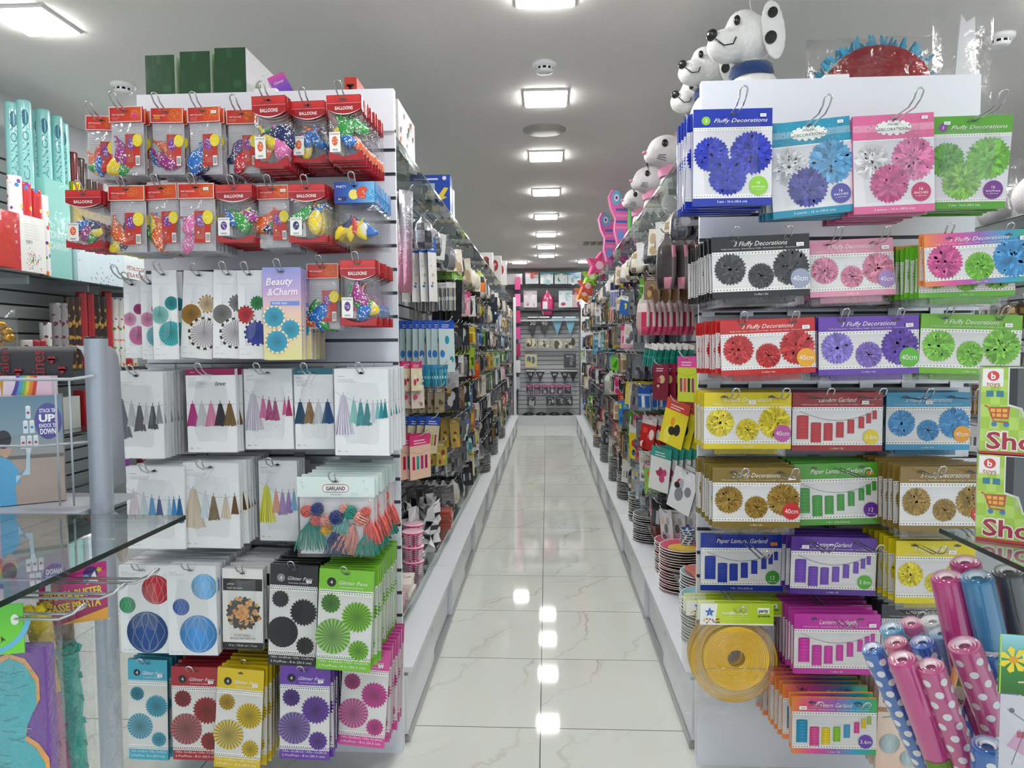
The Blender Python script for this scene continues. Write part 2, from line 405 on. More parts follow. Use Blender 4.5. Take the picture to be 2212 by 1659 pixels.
for i, (x, y, rw) in enumerate(spots):
    o = lamp0 if first else dup(lamp0); first = False
    o.location = (x, y, 2.98)
    far = ('', 'second', 'third', 'fourth', 'fifth', 'sixth', 'seventh', 'eighth', 'ninth', 'tenth', 'eleventh', 'twelfth')
    o['label'] = {'centre': f'square ceiling lamp over the aisle, {far[min(i+1, 11)] if i else "the very first"} lamp counted from the shop front',
                  'cannon': f'square ceiling lamp above the confetti cannon aisle, {y:.0f} metres in', 'box': f'square ceiling lamp above the toy box aisle, {y:.0f} metres in',
                  'far': f'square ceiling lamp beyond the toy box aisle, {y:.0f} metres in', 'endL': 'small-looking ceiling lamp by the end wall, towards the balloon display', 'endR': 'small-looking ceiling lamp by the end wall, towards the pompom display'}[rw]
    o['group'] = 'square ceiling lamps'
def make_detector():
    t = empty('smoke_detector')
    b = MB(); b.lathe([(0, -.001), (.066, -.001), (.066, -.016), (.058, -.024), (.046, -.028)], 32, 0xf3f3f4); b.build('base', 'plain', t)
    b = MB(); b.lathe([(.046, -.026), (.044, -.030), (.0, -.030)], 32, 0x2a2a2c); b.build('sensing_slot', 'black', t)
    c = MB(); c.lathe([(.047, -.040), (.043, -.047), (.03, -.052), (0, -.053)], 32, 0xf3f3f4)
    for k in range(10):
        a = 2*PI*k/10; c.box(.043, -.005, -.041, .048, .005, -.027, 0xf3f3f4, T=Matrix.Rotation(a, 4, 'Z'))
    c.lathe([(0, -.030), (.040, -.030), (.047, -.040)], 32, 0x303032)
    c.build('cover', 'plain', t)
    return t
sd0 = make_detector()
for i, (px, py, lb) in enumerate(((1176, 152, 'round white smoke detector on the ceiling between the first two aisle lamps'), (265, 172, 'round white smoke detector on the ceiling above the balloon display'), (2158, 122, 'round white smoke detector on the ceiling beyond the pompom display header'))):
    o = sd0 if i == 0 else dup(sd0); Y = 1.5/((751-py)/F_PX)
    p = UN(px, py, Y); o.location = (p.x, p.y, 2.98); setp(o, lb, 'smoke detector', 'ceiling smoke detectors')
b = MB(); b.lathe([(0, -.004), (.145, -.004), (.15, -.001), (0, -.001)], 40, 0xa9a8a4)
o = b.build('ceiling_speaker', 'plain', label='flat round grey speaker grille set in the ceiling over the aisle', cat='speaker'); o.location = (-.01, 4.86, 2.98)
t = empty('ceiling_vent', (.78, 10.1, 2.98), label='reddish air vent grille in the ceiling near the end wall', cat='vent')
b = MB(); b.box(-.28, -.17, -.006, .28, .17, -.001, 0xb9aaa6); b.build('vent_frame', 'plain', t)
for k in range(5):
    b = MB(); b.box(-.24+k*.1, -.14, -.012, -.17+k*.1, .14, -.006, 0x6c5f5c if k > 1 else 0x2e2724); b.build('louvre', 'plain', t)

# ---------------- gondolas ----------------
def slat_profile(z0, z1, grooves, gh=.012, gd=.008):
    pts = [(0, z0, 0)]
    for g in sorted(grooves):
        if z0+.02 < g < z1-.02: pts += [(0, g-gh/2, 1), (gd, g-gh/2, 1), (gd, g+gh/2, 1), (0, g+gh/2, 0)]
    return pts+[(0, z1, 0)]
def slat_mesh(b, A, Bp, z0, z1, grooves, nrm, col=0xe4e6ee, gcol=0x54565c):
    "grooved board between ground points A and Bp, its face towards nrm"
    P = slat_profile(z0, z1, grooves); V = []; F = []; C = []
    for (d, z, g) in P:
        for Q in (A, Bp): V.append((Q[0]-nrm[0]*d, Q[1]-nrm[1]*d, z))
    for i in range(len(P)-1):
        F.append((2*i, 2*i+1, 2*i+3, 2*i+2)); C.append(lin(gcol if P[i][2] else col))
    th = .02; n = len(V)
    for (z) in (z0, z1):
        for Q in (A, Bp): V.append((Q[0]-nrm[0]*th, Q[1]-nrm[1]*th, z))
    F += [(n, n+2, n+3, n+1), (0, n, n+1, 1), (n-2, n-1, n+3, n+2)]; C += [lin(col)]*3
    F += [tuple([2*i for i in range(len(P))]+[n+2, n]), tuple([2*i+1 for i in range(len(P))]+[n+3, n+1])]; C += [lin(0xf4f4f6)]*2
    b.mesh(V, F, C, smooth=False)
GR = [2.262-.0835*k for k in range(27)]
def frange(a, b, s):
    while a < b: yield a; a += s
def gondola(s, Yf, x0, x1, top, disp):
    t = empty('shelving_gondola', (0, 0, 0), label=f'long white slatwall shelving run along the aisle, ending in the {disp}', cat='shelving')
    b = MB(); slat_mesh(b, (x0, Yf), (x1, Yf), 0.0, top-.135, [g for g in GR if g > .32], (0, -1)); b.build('end_panel', 'plain', t)
    xa, xb = sorted((x0, x1))
    b = MB(); b.box(xa, Yf-.012, top-.145, xb, Yf+.02, top, 0xe9ebf2)
    b.build('header_board', 'plain', t)
    b = MB(); b.box(xa+(.0 if s < 0 else .0), Yf-.016, 0, xb, Yf-.002, .32, 0xe2e4ec); b.build('kick_board', 'plain', t)
    # the long faces; z slots continue
    b = MB(); slat_mesh(b, (s*.95, 2.47), (s*.95, 12.2), .29, 2.38, GR, (-s, 0), 0xc9cbd2, 0x33353a); b.build('aisle_panel', 'plain', t)
    b = MB(); slat_mesh(b, (s*1.02, 2.47), (s*1.02, 12.2), .0, 2.38, GR, (s, 0), 0xd2d4da, 0x33353a); b.build('outer_panel', 'plain', t)
    b = MB(); b.box(min(s*.95, s*1.02), 2.47, 2.37, max(s*.95, s*1.02), 12.2, 2.39, 0xe4e6ee); b.build('top_cap', 'plain', t)
    # cut-out clip on top of the header
    cx = UN(575 if s < 0 else 1805, 200, Yf).x
    b = MB(); b.box(cx-.04, Yf-.01, top-.002, cx+.04, Yf+.03, top+.012, 0xeeeeee); b.build('header_clip', 'plain', t)
    return t
PL = UN(299, 208, 2.45); PR = UN(851, 193, 2.45); QL = UN(1514, 176, 2.42); QR = UN(2115, 165, 2.42)
LZ, RZ = (PL.z+PR.z)/2, (QL.z+QR.z)/2
gondola(-1, 2.45, PL.x, PR.x, LZ, 'balloon display')
gondola(1, 2.42, QL.x, QR.x, RZ, 'pompom display')
ORD = ('', 'first', 'second', 'third', 'fourth', 'fifth', 'sixth', 'seventh', 'eighth', 'ninth', 'tenth', 'eleventh', 'twelfth', 'thirteenth', 'fourteenth', 'fifteenth', 'sixteenth', 'seventeenth', 'eighteenth', 'nineteenth', 'twentieth')
def cabinet(s, y0, y1, k, disp):
    t = empty('base_cabinet', (s*.73, y0, 0), label=f'low white cabinet with sliding doors under the aisle shelves, {ORD[k]} unit behind the {disp}', cat='cabinet', group='aisle base cabinets')
    X = lambda x: s*x-s*.73
    def bb(name, xa, ya, za, xb, yb, zb, col=0xe6e8ee, mat='plain', par=t):
        a, c = sorted((X(xa), X(xb))); q = MB(); q.box(a, ya-y0, za, c, yb-y0, zb, col); return q.build(name, mat, par)
    bb('top_board', .505, y0+.002, .270, .94, y1-.002, .290, 0xe2e5ea)
    bb('body', .56, y0+.002, .0, .94, y1-.002, .269, 0xb9bbc2)
    bb('side_post', .522, y1-.03, 0.0, .56, y1-.004, .269, 0xd8dae2)
    bb('lower_track', .520, y0+.004, .0, .558, y1-.032, .028, 0xc9cbd0, 'alu')
    bb('upper_track', .524, y0+.004, .258, .558, y1-.032, .2695, 0xc9cbd0, 'alu')
    for j, (xa, ya, yb) in enumerate(((.528, y0+.006, (y0+y1)/2+.02), (.545, (y0+y1)/2-.02, y1-.034))):
        d = bb('sliding_door', xa, ya, .030, xa+.012, yb, .256, 0xf0f2f6)
        q = MB(); q.tube([(X(xa-.001), (ya if j else yb-.05)+(.04 if j else 0)-y0, .19), (X(xa+.004), (ya if j else yb-.05)+(.04 if j else 0)-y0, .19)], .009, 12, 0x4a4b50); q.build('lock', 'chrome', d)
    return t
for s, disp in ((-1, 'balloon display'), (1, 'pompom display')):
    for k in range(8): cabinet(s, 2.50+1.21*k, 2.50+1.21*(k+1), k+1, disp)
def glass_shelf(s, y0, y1, z, xa, xb, lb, grp):
    t = empty('glass_shelf', (0, 0, 0), label=lb, cat='shelf', group=grp)
    a, c = sorted((s*xa, s*xb)); b = MB(); b.box(a, y0, z-.008, c, y1, z); b.build('glass_pane', 'glass', t)
    e = MB(); ex = s*xa; e.box(min(ex, ex-s*.0015), y0, z-.008, max(ex, ex-s*.0015), y1, z, 0x5d6f69); e.build('polished_edge', 'glass_edge', t)
    for yy in (y0+.06, y1-.06):
        b = MB(); b.box(*([min(s*.94, s*(xa+.05)), yy-.004, z-.04, max(s*.94, s*(xa+.05)), yy+.004, z-.009]), 0x9a9ca0); b.build('bracket', 'alu', t)
    return t
for s, disp in ((-1, 'balloon display'), (1, 'pompom display')):
    for k in range(8):
        y0, y1 = 2.50+1.21*k, 2.50+1.21*(k+1)-.01
        glass_shelf(s, y0, y1, 2.33, .60, .945, f'overhead glass shelf of the aisle, {ORD[k+1]} pane behind the {disp}', 'overhead glass shelves')
        glass_shelf(s, y0, y1, .375 if s < 0 else .40, .60, .945, f'low glass shelf just above the cabinets, {ORD[k+1]} pane behind the {disp}', 'low glass shelves')

# ---------------- hooks ----------------
def hook_mesh(L, gap=.009, up=.03):
    b = MB(); p = [(-gap, 0, 0), (-gap, -L*.6, -.002), (-gap, -L+.03, 0), (-gap, -L, up*.45), (-gap*1.1, -L-.012, up)]
    top = [(-gap*.8, -L-.014, up+.004), (0, -L-.016, up+.007), (gap*.8, -L-.014, up+.004)]
    b.tube(p+top+[(-x, y, z) for x, y, z in p[::-1]], .0023, 6, 0xcccccc)
    return b
HOOKC = {}
FARH = MB()
def hook(loc, L, rot=0, label='', group='', yaw=0, simple=False):
    key = round(L, 2)
    if key not in HOOKC:
        t = empty('display_hook'); hook_mesh(L).build('wire_loop', 'chrome', t)
        b = MB(); b.box(-.019, -.006, -.012, .019, .002, .012, 0x55575c); b.build('slat_bracket', 'alu', t); HOOKC[key] = t
        o = t
    else: o = dup(HOOKC[key])
    o.location = loc; o.rotation_euler = (0, 0, rot); setp(o, label, 'hook', group)
    return o

# ---------------- hanging packs ----------------
def card_box(w, h, th, col, name='card', parent=None, top=.014, edge=None, mat='gloss', cols=None):
    b = MB(); b.box(-w/2, 0, top-h, w/2, th, top, col); return b.build(name, mat, parent)
def hole(a, x=0, z=0, L=6, w=.016):
    a.rect(x-w/2, z-.0022, x+w/2, z+.0022, 0x4a4a4c, L); a.disc(x, z+.001, .0042, 0x4a4a4c, L, 10)
def sticker(t, x, z, col=0xf7f7f5, y=-.004, w=.017, h=.009, ang=0):
    a = Art(); a.rect(-w/2, -h/2, w/2, h/2, col, 0)
    a.rect(-w*.25, -h*.15, w*.3, h*.12, mul(col, .55), 1)
    o = a.build('price_sticker', 'paper', t); o.location = (x, y, z); o.rotation_euler[1] = ang; return o
def bag_mesh(x0, z0, x1, z1, d, nx=7, nz=9, seed=0, y0=0):
    R = random.Random(seed); b = MB(); V = []; F = []
    for sgn in (1, -1):
        for j in range(nz+1):
            for i in range(nx+1):
                u, v = i/nx, j/nz; e = min(u, 1-u, v, 1-v)*4; e = min(1, e)
                y = y0 - sgn*(d*(e**.5)*(1+.25*(R.random()-.5)) + .0004)
                V.append((x0+(x1-x0)*u + (R.random()-.5)*.002, y, z0+(z1-z0)*v))
    n = (nx+1)*(nz+1)
    for q in range(2):
        for j in range(nz):
            for i in range(nx):
                a = q*n+j*(nx+1)+i; f = (a, a+1, a+nx+2, a+nx+1); F.append(f if q == 0 else f[::-1])
    b.mesh(V, F, 0xffffff, None, True); return b
def balloon(col, l, w, seed, curl=0):
    "a limp uninflated balloon: flattened pear with a rolled neck"
    b = MB(); R = random.Random(seed); V = []; F = []; n = 10
    prof = [(0, 0), (.35, .03), (.8, .16), (1, .38), (.88, .6), (.5, .8), (.2, .92), (.17, 1.), (.25, 1.04), (.12, 1.06)]
    cl = []
    dotc = mix(col, 0xffffff, .8)
    for r, t in prof:
        for j in range(n):
            a = 2*PI*j/n; x = r*w/2*math.cos(a); y = r*w*.22*math.sin(a)*(1+.3*math.sin(3*t+j))
            z = l*(t-.5); x += curl*l*(t-.5)**2
            V.append((x, y, z))
    for i in range(len(prof)-1):
        for j in range(n): F.append((i*n+j, i*n+(j+1) % n, (i+1)*n+(j+1) % n, (i+1)*n+j)); cl.append(lin(col))
    F.append(tuple(range(n))); cl.append(lin(col))
    b.mesh(V, F, cl, None, True); return b
BAL = dict(y=0xf2d21c, b=0x1f6fc4, n=0x20285e, g=0x2f9c3f, o=0xe8652a, r=0xd8232f, m=0xa02d83, p=0xe56fb0, v=0x5b2f86, l=0x8fd23a, w=0xe9e4dc)
def balloons(t, cols, cx, cz, sp, seed, n=None, l=.075):
    R = random.Random(seed)
    for i, c in enumerate(cols[:n]):
        ln = l*R.uniform(.75, 1.1)
        o = balloon(BAL[c], ln, ln*R.uniform(.42, .6), seed*10+i, R.uniform(-1, 1)).build('balloon', 'rubber_dots', t)
        o.location = (cx+R.uniform(-sp, sp), .002+.0025*i-len(cols)*.001, cz+R.uniform(-.032, .030)); o.rotation_euler = (0, R.uniform(-1.3, 1.3), 0)
def pk_bagA(t, w, h, o):
    hh = h*.225; c0 = o.get('hc', 0xdd3a1c)
    b = MB(); b.box(-w/2, -.004, .014-hh, w/2, .004, .014, 0xc8281c); b.build('header_card', 'gloss', t)
    a = Art(); z1, z0 = .014, .014-hh
    a.rect(-w/2, z0, w/2, z1, 0xf3e9e4); e = w*.02
    a.hgrad(-w/2+e, z0+e, w/2-e, z1-e, [0xc41c1c, c0, 0xe35a25], 1)
    R = random.Random(o['seed'])
    for k in range(5): q = hh*R.uniform(.16, .26); a.ring(w*R.uniform(.1, .38), z0+hh*R.uniform(.35, .7), q*.9, q, 0xf09a3c, 2, 16)
    a.text('PARTY BALLOONS', -w*.22, z0+hh*.48, w=w*.38, h=hh*.10, col=0xffffff, L=3); a.lines(-w*.42, z0+hh*.32, w*.25, 3, hh*.08, 0xf6c8b8, 3, .0006)
    hole(a, 0, 0, 4)
    p = a.build('header_print', 'gloss', t); p.location.y = -.0043
    # insert slip with the lemon and purple balloons
    sx = w*o.get('sx', .02); a = Art(); iw, ih = w*.44, h*.47; zb = .014-h*.93
    a.rect(sx-iw*.1, zb+h*.05, sx+iw*.9, zb+h*.05+ih, 0xc8321c, 0)
    a.disc(sx+iw*.3, zb+h*.05+ih*.7, iw*.34, 0x8a3b93, 1, 18, iw*.42); a.disc(sx+iw*.74, zb+h*.05+ih*.8, iw*.34, 0xf2dc2a, 2, 20, iw*.42)
    for k in range(14): a.disc(sx+iw*(.3+R.uniform(-.24, .24)), zb+h*.05+ih*(.7+R.uniform(-.14, .14)), iw*.035, 0xf0e6f2, 3, 7)
    for k in range(10): a.disc(sx+iw*(.74+R.uniform(-.2, .2)), zb+h*.05+ih*(.8+R.uniform(-.12, .12)), iw*.03, 0xf9f4c0, 3, 7)
    a.disc(sx+iw*.14, zb+h*.05+ih*.33, iw*.07, 0xf5d6c8, 1, 10); a.lines(sx, zb+h*.05+ih*.26, iw*.5, 3, ih*.05, 0xf2b9a6, 1, .0006)
    barcode(a, sx+iw*.58, zb+h*.06, iw*.3, ih*.3, 2)
    p = a.build('insert_slip', 'gloss', t); p.location.y = -.010
    b = MB(); b.box(-w*.49, .005, .014-h*.985, w*.49, .006, .014-hh, 0xd2cfd2); b.build('backing_sheet', 'paper', t)
    a = Art(); a.lines(-w*.44, .014-h*.34, w*.5, 16, h*.033, 0xaaa7ac, 1, .0012); p = a.build('backing_text', 'paper', t); p.location.y = .0046
    balloons(t, o['cols'], -w*.16, .014-h*.7, w*.17, o['seed'], o.get('nb'), h*.46)
    bm = bag_mesh(-w/2, .014-h, w/2, .014-hh+.002,   .010, seed=o['seed']); bm.build('bag', 'film', t)
def pk_bagB(t, w, h, o):
    hh = h*.30
    b = MB(); b.box(-w/2, -.004, .014-hh*.72, w/2, .004, .014, 0xa51520); b.build('header_card', 'gloss', t)
    a = Art(); z1 = .014; n = 12
    arc = lambda k: [(-w/2+w*i/n, z1-hh*.72-hh*k*(1-(2*i/n-1)**2)) for i in range(n+1)]
    for k, c, L in ((.30, 0xf5eeee, 0), (.25, 0xa8141f, 1)):
        q = arc(k)
        for (xa, za), (xb, zb) in zip(q, q[1:]): a.poly([(xa, za), (xb, zb), (xb, z1), (xa, z1)], c, L)
    a.vgrad(-w/2+.002, z1-hh*.42, w/2-.002, z1-.002, [0xc9202a, 0xd63a34], 2); a.rect(-w/2, z1-hh*.44, w/2, z1-hh*.42, 0xe8a8a8, 3)
    a.text('BALLOONS', 0, z1-hh*.68, w=w*.52, h=hh*.17, col=0xf7f1ee, L=4, bold=.02)
    hole(a, 0, 0, 5)
    p = a.build('header_print', 'gloss', t); p.location.y = -.0135; a = Art()
    # curved red corners at the foot
    zb = .014-h
    for i in range(n):
        u, v = i/n, (i+1)/n; f = lambda q: zb+h*.05+h*.10*(2*q-1)**2
        a.poly([(-w/2+w*u, zb), (-w/2+w*v, zb), (-w/2+w*v, f(v)), (-w/2+w*u, f(u))], 0xb01822, 1)
    p = a.build('foot_print', 'gloss', t); p.location.y = -.0135; a = Art()
    tx, tz, tw, th = -w*.46, zb+h*.12, w*.32, h*.31; R = random.Random(o['seed']); c = BAL[o.get('tag', 'o')]
    a.rect(tx, tz, tx+tw, tz+th, 0xf5f2ee, 2); a.disc(tx+tw*.5, tz+th*.55, tw*.27, c, 3, 16, th*.24)
    for k in range(9): a.disc(tx+tw*(.5+R.uniform(-.16, .16)), tz+th*(.55+R.uniform(-.13, .13)), tw*.04, 0xf7eee6, 4, 6)
    a.text('INTENSE', tx+tw*.5, tz+th*.9, w=tw*.8, h=th*.07, col=0x333333, L=4); barcode(a, tx+tw*.2, tz+th*.05, tw*.6, th*.13, 3)
    p = a.build('picture_tag', 'gloss', t); p.location.y = -.0135
    balloons(t, o['cols'], w*.08, .014-h*.60, w*.24, o['seed'], o.get('nb'), h*.46)
    bag_mesh(-w/2, .014-h, w/2,   .014-hh*.7, .010, seed=o['seed']).build('bag', 'film', t)
def pk_bagC(t, w, h, o):
    hh = h*.34
    b = MB(); b.box(-w/2, -.004, .014-hh, w/2, .004, .014, 0x1d3f9e); b.build('header_card', 'gloss', t)
    a = Art(); a.hgrad(-w/2, .014-hh, w/2, .014, [0x1c2f9c, 0x2a6cc4, 0x7fc0e8])
    a.disc(-w*.02, .014-hh*.6, hh*.24, 0xf2e25a, 1); a.disc(w*.2, .014-hh*.52, hh*.3, 0xdb4a2c, 2); a.disc(w*.4, .014-hh*.62, hh*.24, 0x49a6e0, 3)
    R = random.Random(3)
    for cx in (-.02, .2, .4):
        for k in range(8): a.disc(w*cx+R.uniform(-1, 1)*hh*.15, .014-hh*.58+R.uniform(-1, 1)*hh*.17, .0014, 0xf8f6ea, 4, 6)
    a.rect(-w*.44, .014-hh*.9, -w*.2, .014-hh*.7, 0x101c60, 1); a.text('6x', -w*.36, .014-hh*.8, h=hh*.12, col=0xffffff, L=3); a.text('PARTY', -w*.32, .014-hh*.22, w=w*.25, col=0xffffff, L=3); hole(a, 0, 0, 5)
    p = a.build('header_print', 'gloss', t); p.location.y = -.0043
    for i, c in enumerate('ynyrywb'[:o.get('nb') or 7]):
        q = balloon(BAL[c], h*.34, h*.17, i+50, (-1)**i).build('balloon', 'rubber', t); q.location = (w*(-.3+.1*i), .002*i-.008, .014-h*.78+.008*(i % 2)); q.rotation_euler = (0, 1.2-.33*i, 0)
    bag_mesh(-w/2, .014-h, w/2, .014-hh, .016, seed=9).build('bag', 'film', t)
def wcard(t, w, h, th=.006, col=0xe9eaee): card_box(w, h, th, col, 'card', t)
def pk_fan(t, w, h, o):
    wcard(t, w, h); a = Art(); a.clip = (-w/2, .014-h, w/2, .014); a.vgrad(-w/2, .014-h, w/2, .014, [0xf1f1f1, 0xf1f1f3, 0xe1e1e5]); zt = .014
    a.lines(-w*.42, zt-h*.15, w*.75, 2, h*.012, 0xb8b8bc, 2, .0005)
    (c1, r1), (c2, r2), (c3, r3) = o['f']; kw = o.get('kw', {})
    for (c, rim, x, z, r) in ((c1, r1, -w*.20, .50, w*.36), (c2, r2, w*.28, .37, w*.28), (c3, r3, w*.22, .71, w*.50)):
        cz = zt-h*z; x2 = min(x, w/2-.0)
        # clip at the card edge by shrinking the centre offset
        r_ = r
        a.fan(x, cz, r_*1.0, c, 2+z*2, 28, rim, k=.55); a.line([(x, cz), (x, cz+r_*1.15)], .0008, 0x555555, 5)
    for z, s_ in ((.88, '1 x o ....'), (.945, '1 x o ...   1 x * ....')): a.text(s_, -w*.42, zt-h*z, h=h*.013, col=0x777777, L=3, left=True)
    hole(a, 0, 0, 5)
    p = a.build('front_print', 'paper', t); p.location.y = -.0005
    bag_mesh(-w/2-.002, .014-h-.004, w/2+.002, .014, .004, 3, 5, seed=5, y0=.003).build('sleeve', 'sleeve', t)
def pk_beauty(t, w, h, o):
    wcard(t, w, h, col=0xcabfe0); a = Art(); a.vgrad(-w/2, .014-h, w/2, .014, [0xe9e39a, 0xf0dcae, 0xf0cdb8, 0xc9a8d8, 0x8f9bdc])
    zt = .014; hole(a, 0, 0, 5)
    a.text('Beauty', -w*.05, zt-h*.15, w=w*.72, h=h*.075, col=0xfbf6fa, L=6, shear=.25, bold=.015, ang=.03); a.text('&Charm', w*.02, zt-h*.26, w=w*.8, h=h*.075, col=0xfbf6fa, L=6, shear=.25, bold=.015, ang=.03)
    a.rect(-w*.3, zt-h*.41, w*.46, zt-h*.365, 0x6d8fdc, 3); a.text('PAPER FAN', -w*.06, zt-h*.388, w=w*.38, col=0xffffff, L=5)
    for x, z, r in ((-.21, .535, .29), (.21, .67, .27), (-.15, .80, .31)):
        a.fan(w*x, zt-h*z, w*r, 0x2fb2d6, 2+z*4, 30, 0xc7a45e, k=.62)
    p = a.build('front_print', 'gloss', t); p.location.y = -.0005
def pk_garl(t, w, h, o):
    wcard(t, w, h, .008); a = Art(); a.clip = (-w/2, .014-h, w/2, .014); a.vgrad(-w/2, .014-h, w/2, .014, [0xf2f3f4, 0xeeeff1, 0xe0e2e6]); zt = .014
    if o.get('top'): a.rect(-w/2, zt-h*.07, w/2, zt, o['top'], 1); a.text('PARTY', -w*.4, zt-h*.035, h=h*.013, col=0xe8d8e0, L=3, left=True)
    a.text('Tassel garland', -w*.44, zt-h*.085 if not o.get('top') else zt-h*.11, h=h*.011, col=0x777777, L=3, left=True); a.lines(-w*.44, zt-h*.12 if not o.get('top') else zt-h*.14, w*.4, 3 if not o.get('top') else 6, h*.014, 0x8c8c90, 2, .0006)
    if o.get('love'): a.text('love', w*.2, zt-h*.17, w=w*.22, h=h*.05, col=0x222222, L=4, shear=.4)
    T = o['t']; n = len(T); sag = o.get('sag', .1); z0 = o.get('z0', .38); pts = []
    for i in range(13): u = i/12; pts.append((-w/2+w*u, zt-h*(z0-.12*(1-u)**2*(1 if o.get('persp', 1) else 0)+sag*math.sin(u*PI)*.4)))
    a.line(pts, .0009, 0x9a9a9a, 2)
    x = -w*.47; S = sum(q[1] for q in T)
    for i, (c, wd) in enumerate(T):
        tw = w*.94*wd/S; cx = x+tw/2; x += tw; u = (cx+w/2)/w; zz = zt-h*(z0+sag*math.sin(u*PI)*.4-.12*(1-u)**2*(1 if o.get('persp', 1) else 0))
        if c is None: continue
        a.tassel(cx, zz, h*(.46*(wd/T[0][1])**.7 if o.get('persp', 1) else .27), tw*1.45, c, 3+.3*i, i)
    R = random.Random(4)
    if o.get('persp', 1):
        for k in range(30): a.disc(w*R.uniform(.1, .45), zt-h*R.uniform(.1, .32), .0007, 0xb9bcc2, 2, 5)
    a.text('20x ....  1x ....', -w*.45, zt-h*.95, h=h*.018, col=0x666666, L=3, left=True); hole(a, 0, 0, 5)
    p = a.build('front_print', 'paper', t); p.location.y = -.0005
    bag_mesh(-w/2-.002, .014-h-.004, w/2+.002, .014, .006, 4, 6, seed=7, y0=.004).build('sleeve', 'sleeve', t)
def pk_comb(t, w, h, o):
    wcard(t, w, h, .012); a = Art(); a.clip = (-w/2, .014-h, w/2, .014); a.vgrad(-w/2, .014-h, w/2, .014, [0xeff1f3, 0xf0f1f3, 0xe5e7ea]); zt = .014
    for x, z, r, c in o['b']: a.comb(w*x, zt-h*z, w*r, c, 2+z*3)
    a.text('Honeycomb', -w*.45, zt-h*.07, h=h*.011, col=0x888888, L=3, left=True); a.lines(-w*.45, zt-h*.09, w*.35, 2, h*.014, 0x9c9ca0, 2, .0006); a.text('1x o    1x o    1x o', -w*.45, zt-h*.965, h=h*.014, col=0x777777, L=3, left=True); hole(a, 0, 0, 5)
    p = a.build('front_print', 'paper', t); p.location.y = -.0005
    bag_mesh(-w/2-.002, .014-h-.004, w/2+.002, .014, .008, 4, 6, seed=8, y0=.006).build('sleeve', 'sleeve', t)
def pk_puff(t, w, h, o):
    wcard(t, w, h, .012); a = Art(); zt = .014; a.rect(-w/2, zt-h, w/2, zt, 0xecebe8)
    a.rect(-w/2+.002, zt-h*.27, w/2-.002, zt-h*.12, 0x141414, 1); a.text('puff ball', -w*.38, zt-h*.185, h=h*.02, col=0xffffff, L=3, left=True); a.text('boule décorative', -w*.38, zt-h*.235, h=h*.02, col=0xffffff, L=3, left=True)
    cx, cz, r = 0, zt-h*.55, w*.42; R = random.Random(2)
    a.poly([(cx+(r if i % 2 else r*.88)*math.cos(PI*i/20), cz+(r if i % 2 else r*.88)*math.sin(PI*i/20)) for i in range(40)], 0x2a201a, 1.5)
    for i in range(130):
        q = (i/130)**.8*r; q = r-q; an = R.random()*2*PI; l = r*.3; c = (0x1b1716, 0xdf9a4c, 0x2a201c, 0xe8b06a)[i % 4] if q > r*.35 else (0xe9a052, 0xd58a3e)[i % 2]
        x, z = cx+q*math.cos(an), cz+q*math.sin(an); ux, uz = math.cos(an), math.sin(an)
        a.poly([(x-ux*l*.5, z-uz*l*.5), (x-uz*l*.5, z+ux*l*.5), (x+ux*l*.5, z+uz*l*.5), (x+uz*l*.5, z-ux*l*.5)], [mul(c, .6), c, mul(c, 1.2), c], 2+i*.06)
    a.text('PUFF BALL', 0, zt-h*.83, w=w*.4, col=0x777777, L=4); a.text('BOULE DÉCORATIVE', 0, zt-h*.87, w=w*.62, col=0x777777, L=4)
    a.rect(-w/2, zt-h, w/2, zt-h*.92, 0x141414, 1); a.text('14 in. / 35,56 cm / 14 po', 0, zt-h*.957, w=w*.7, h=h*.026, col=0xeeeeee, L=3); hole(a, 0, 0, 5)
    p = a.build('front_print', 'gloss', t); p.location.y = -.0005
    bag_mesh(-w/2-.002, .014-h-.006, w/2+.002, .014, .010, 4, 6, seed=8, y0=.006).build('sleeve', 'sleeve', t)
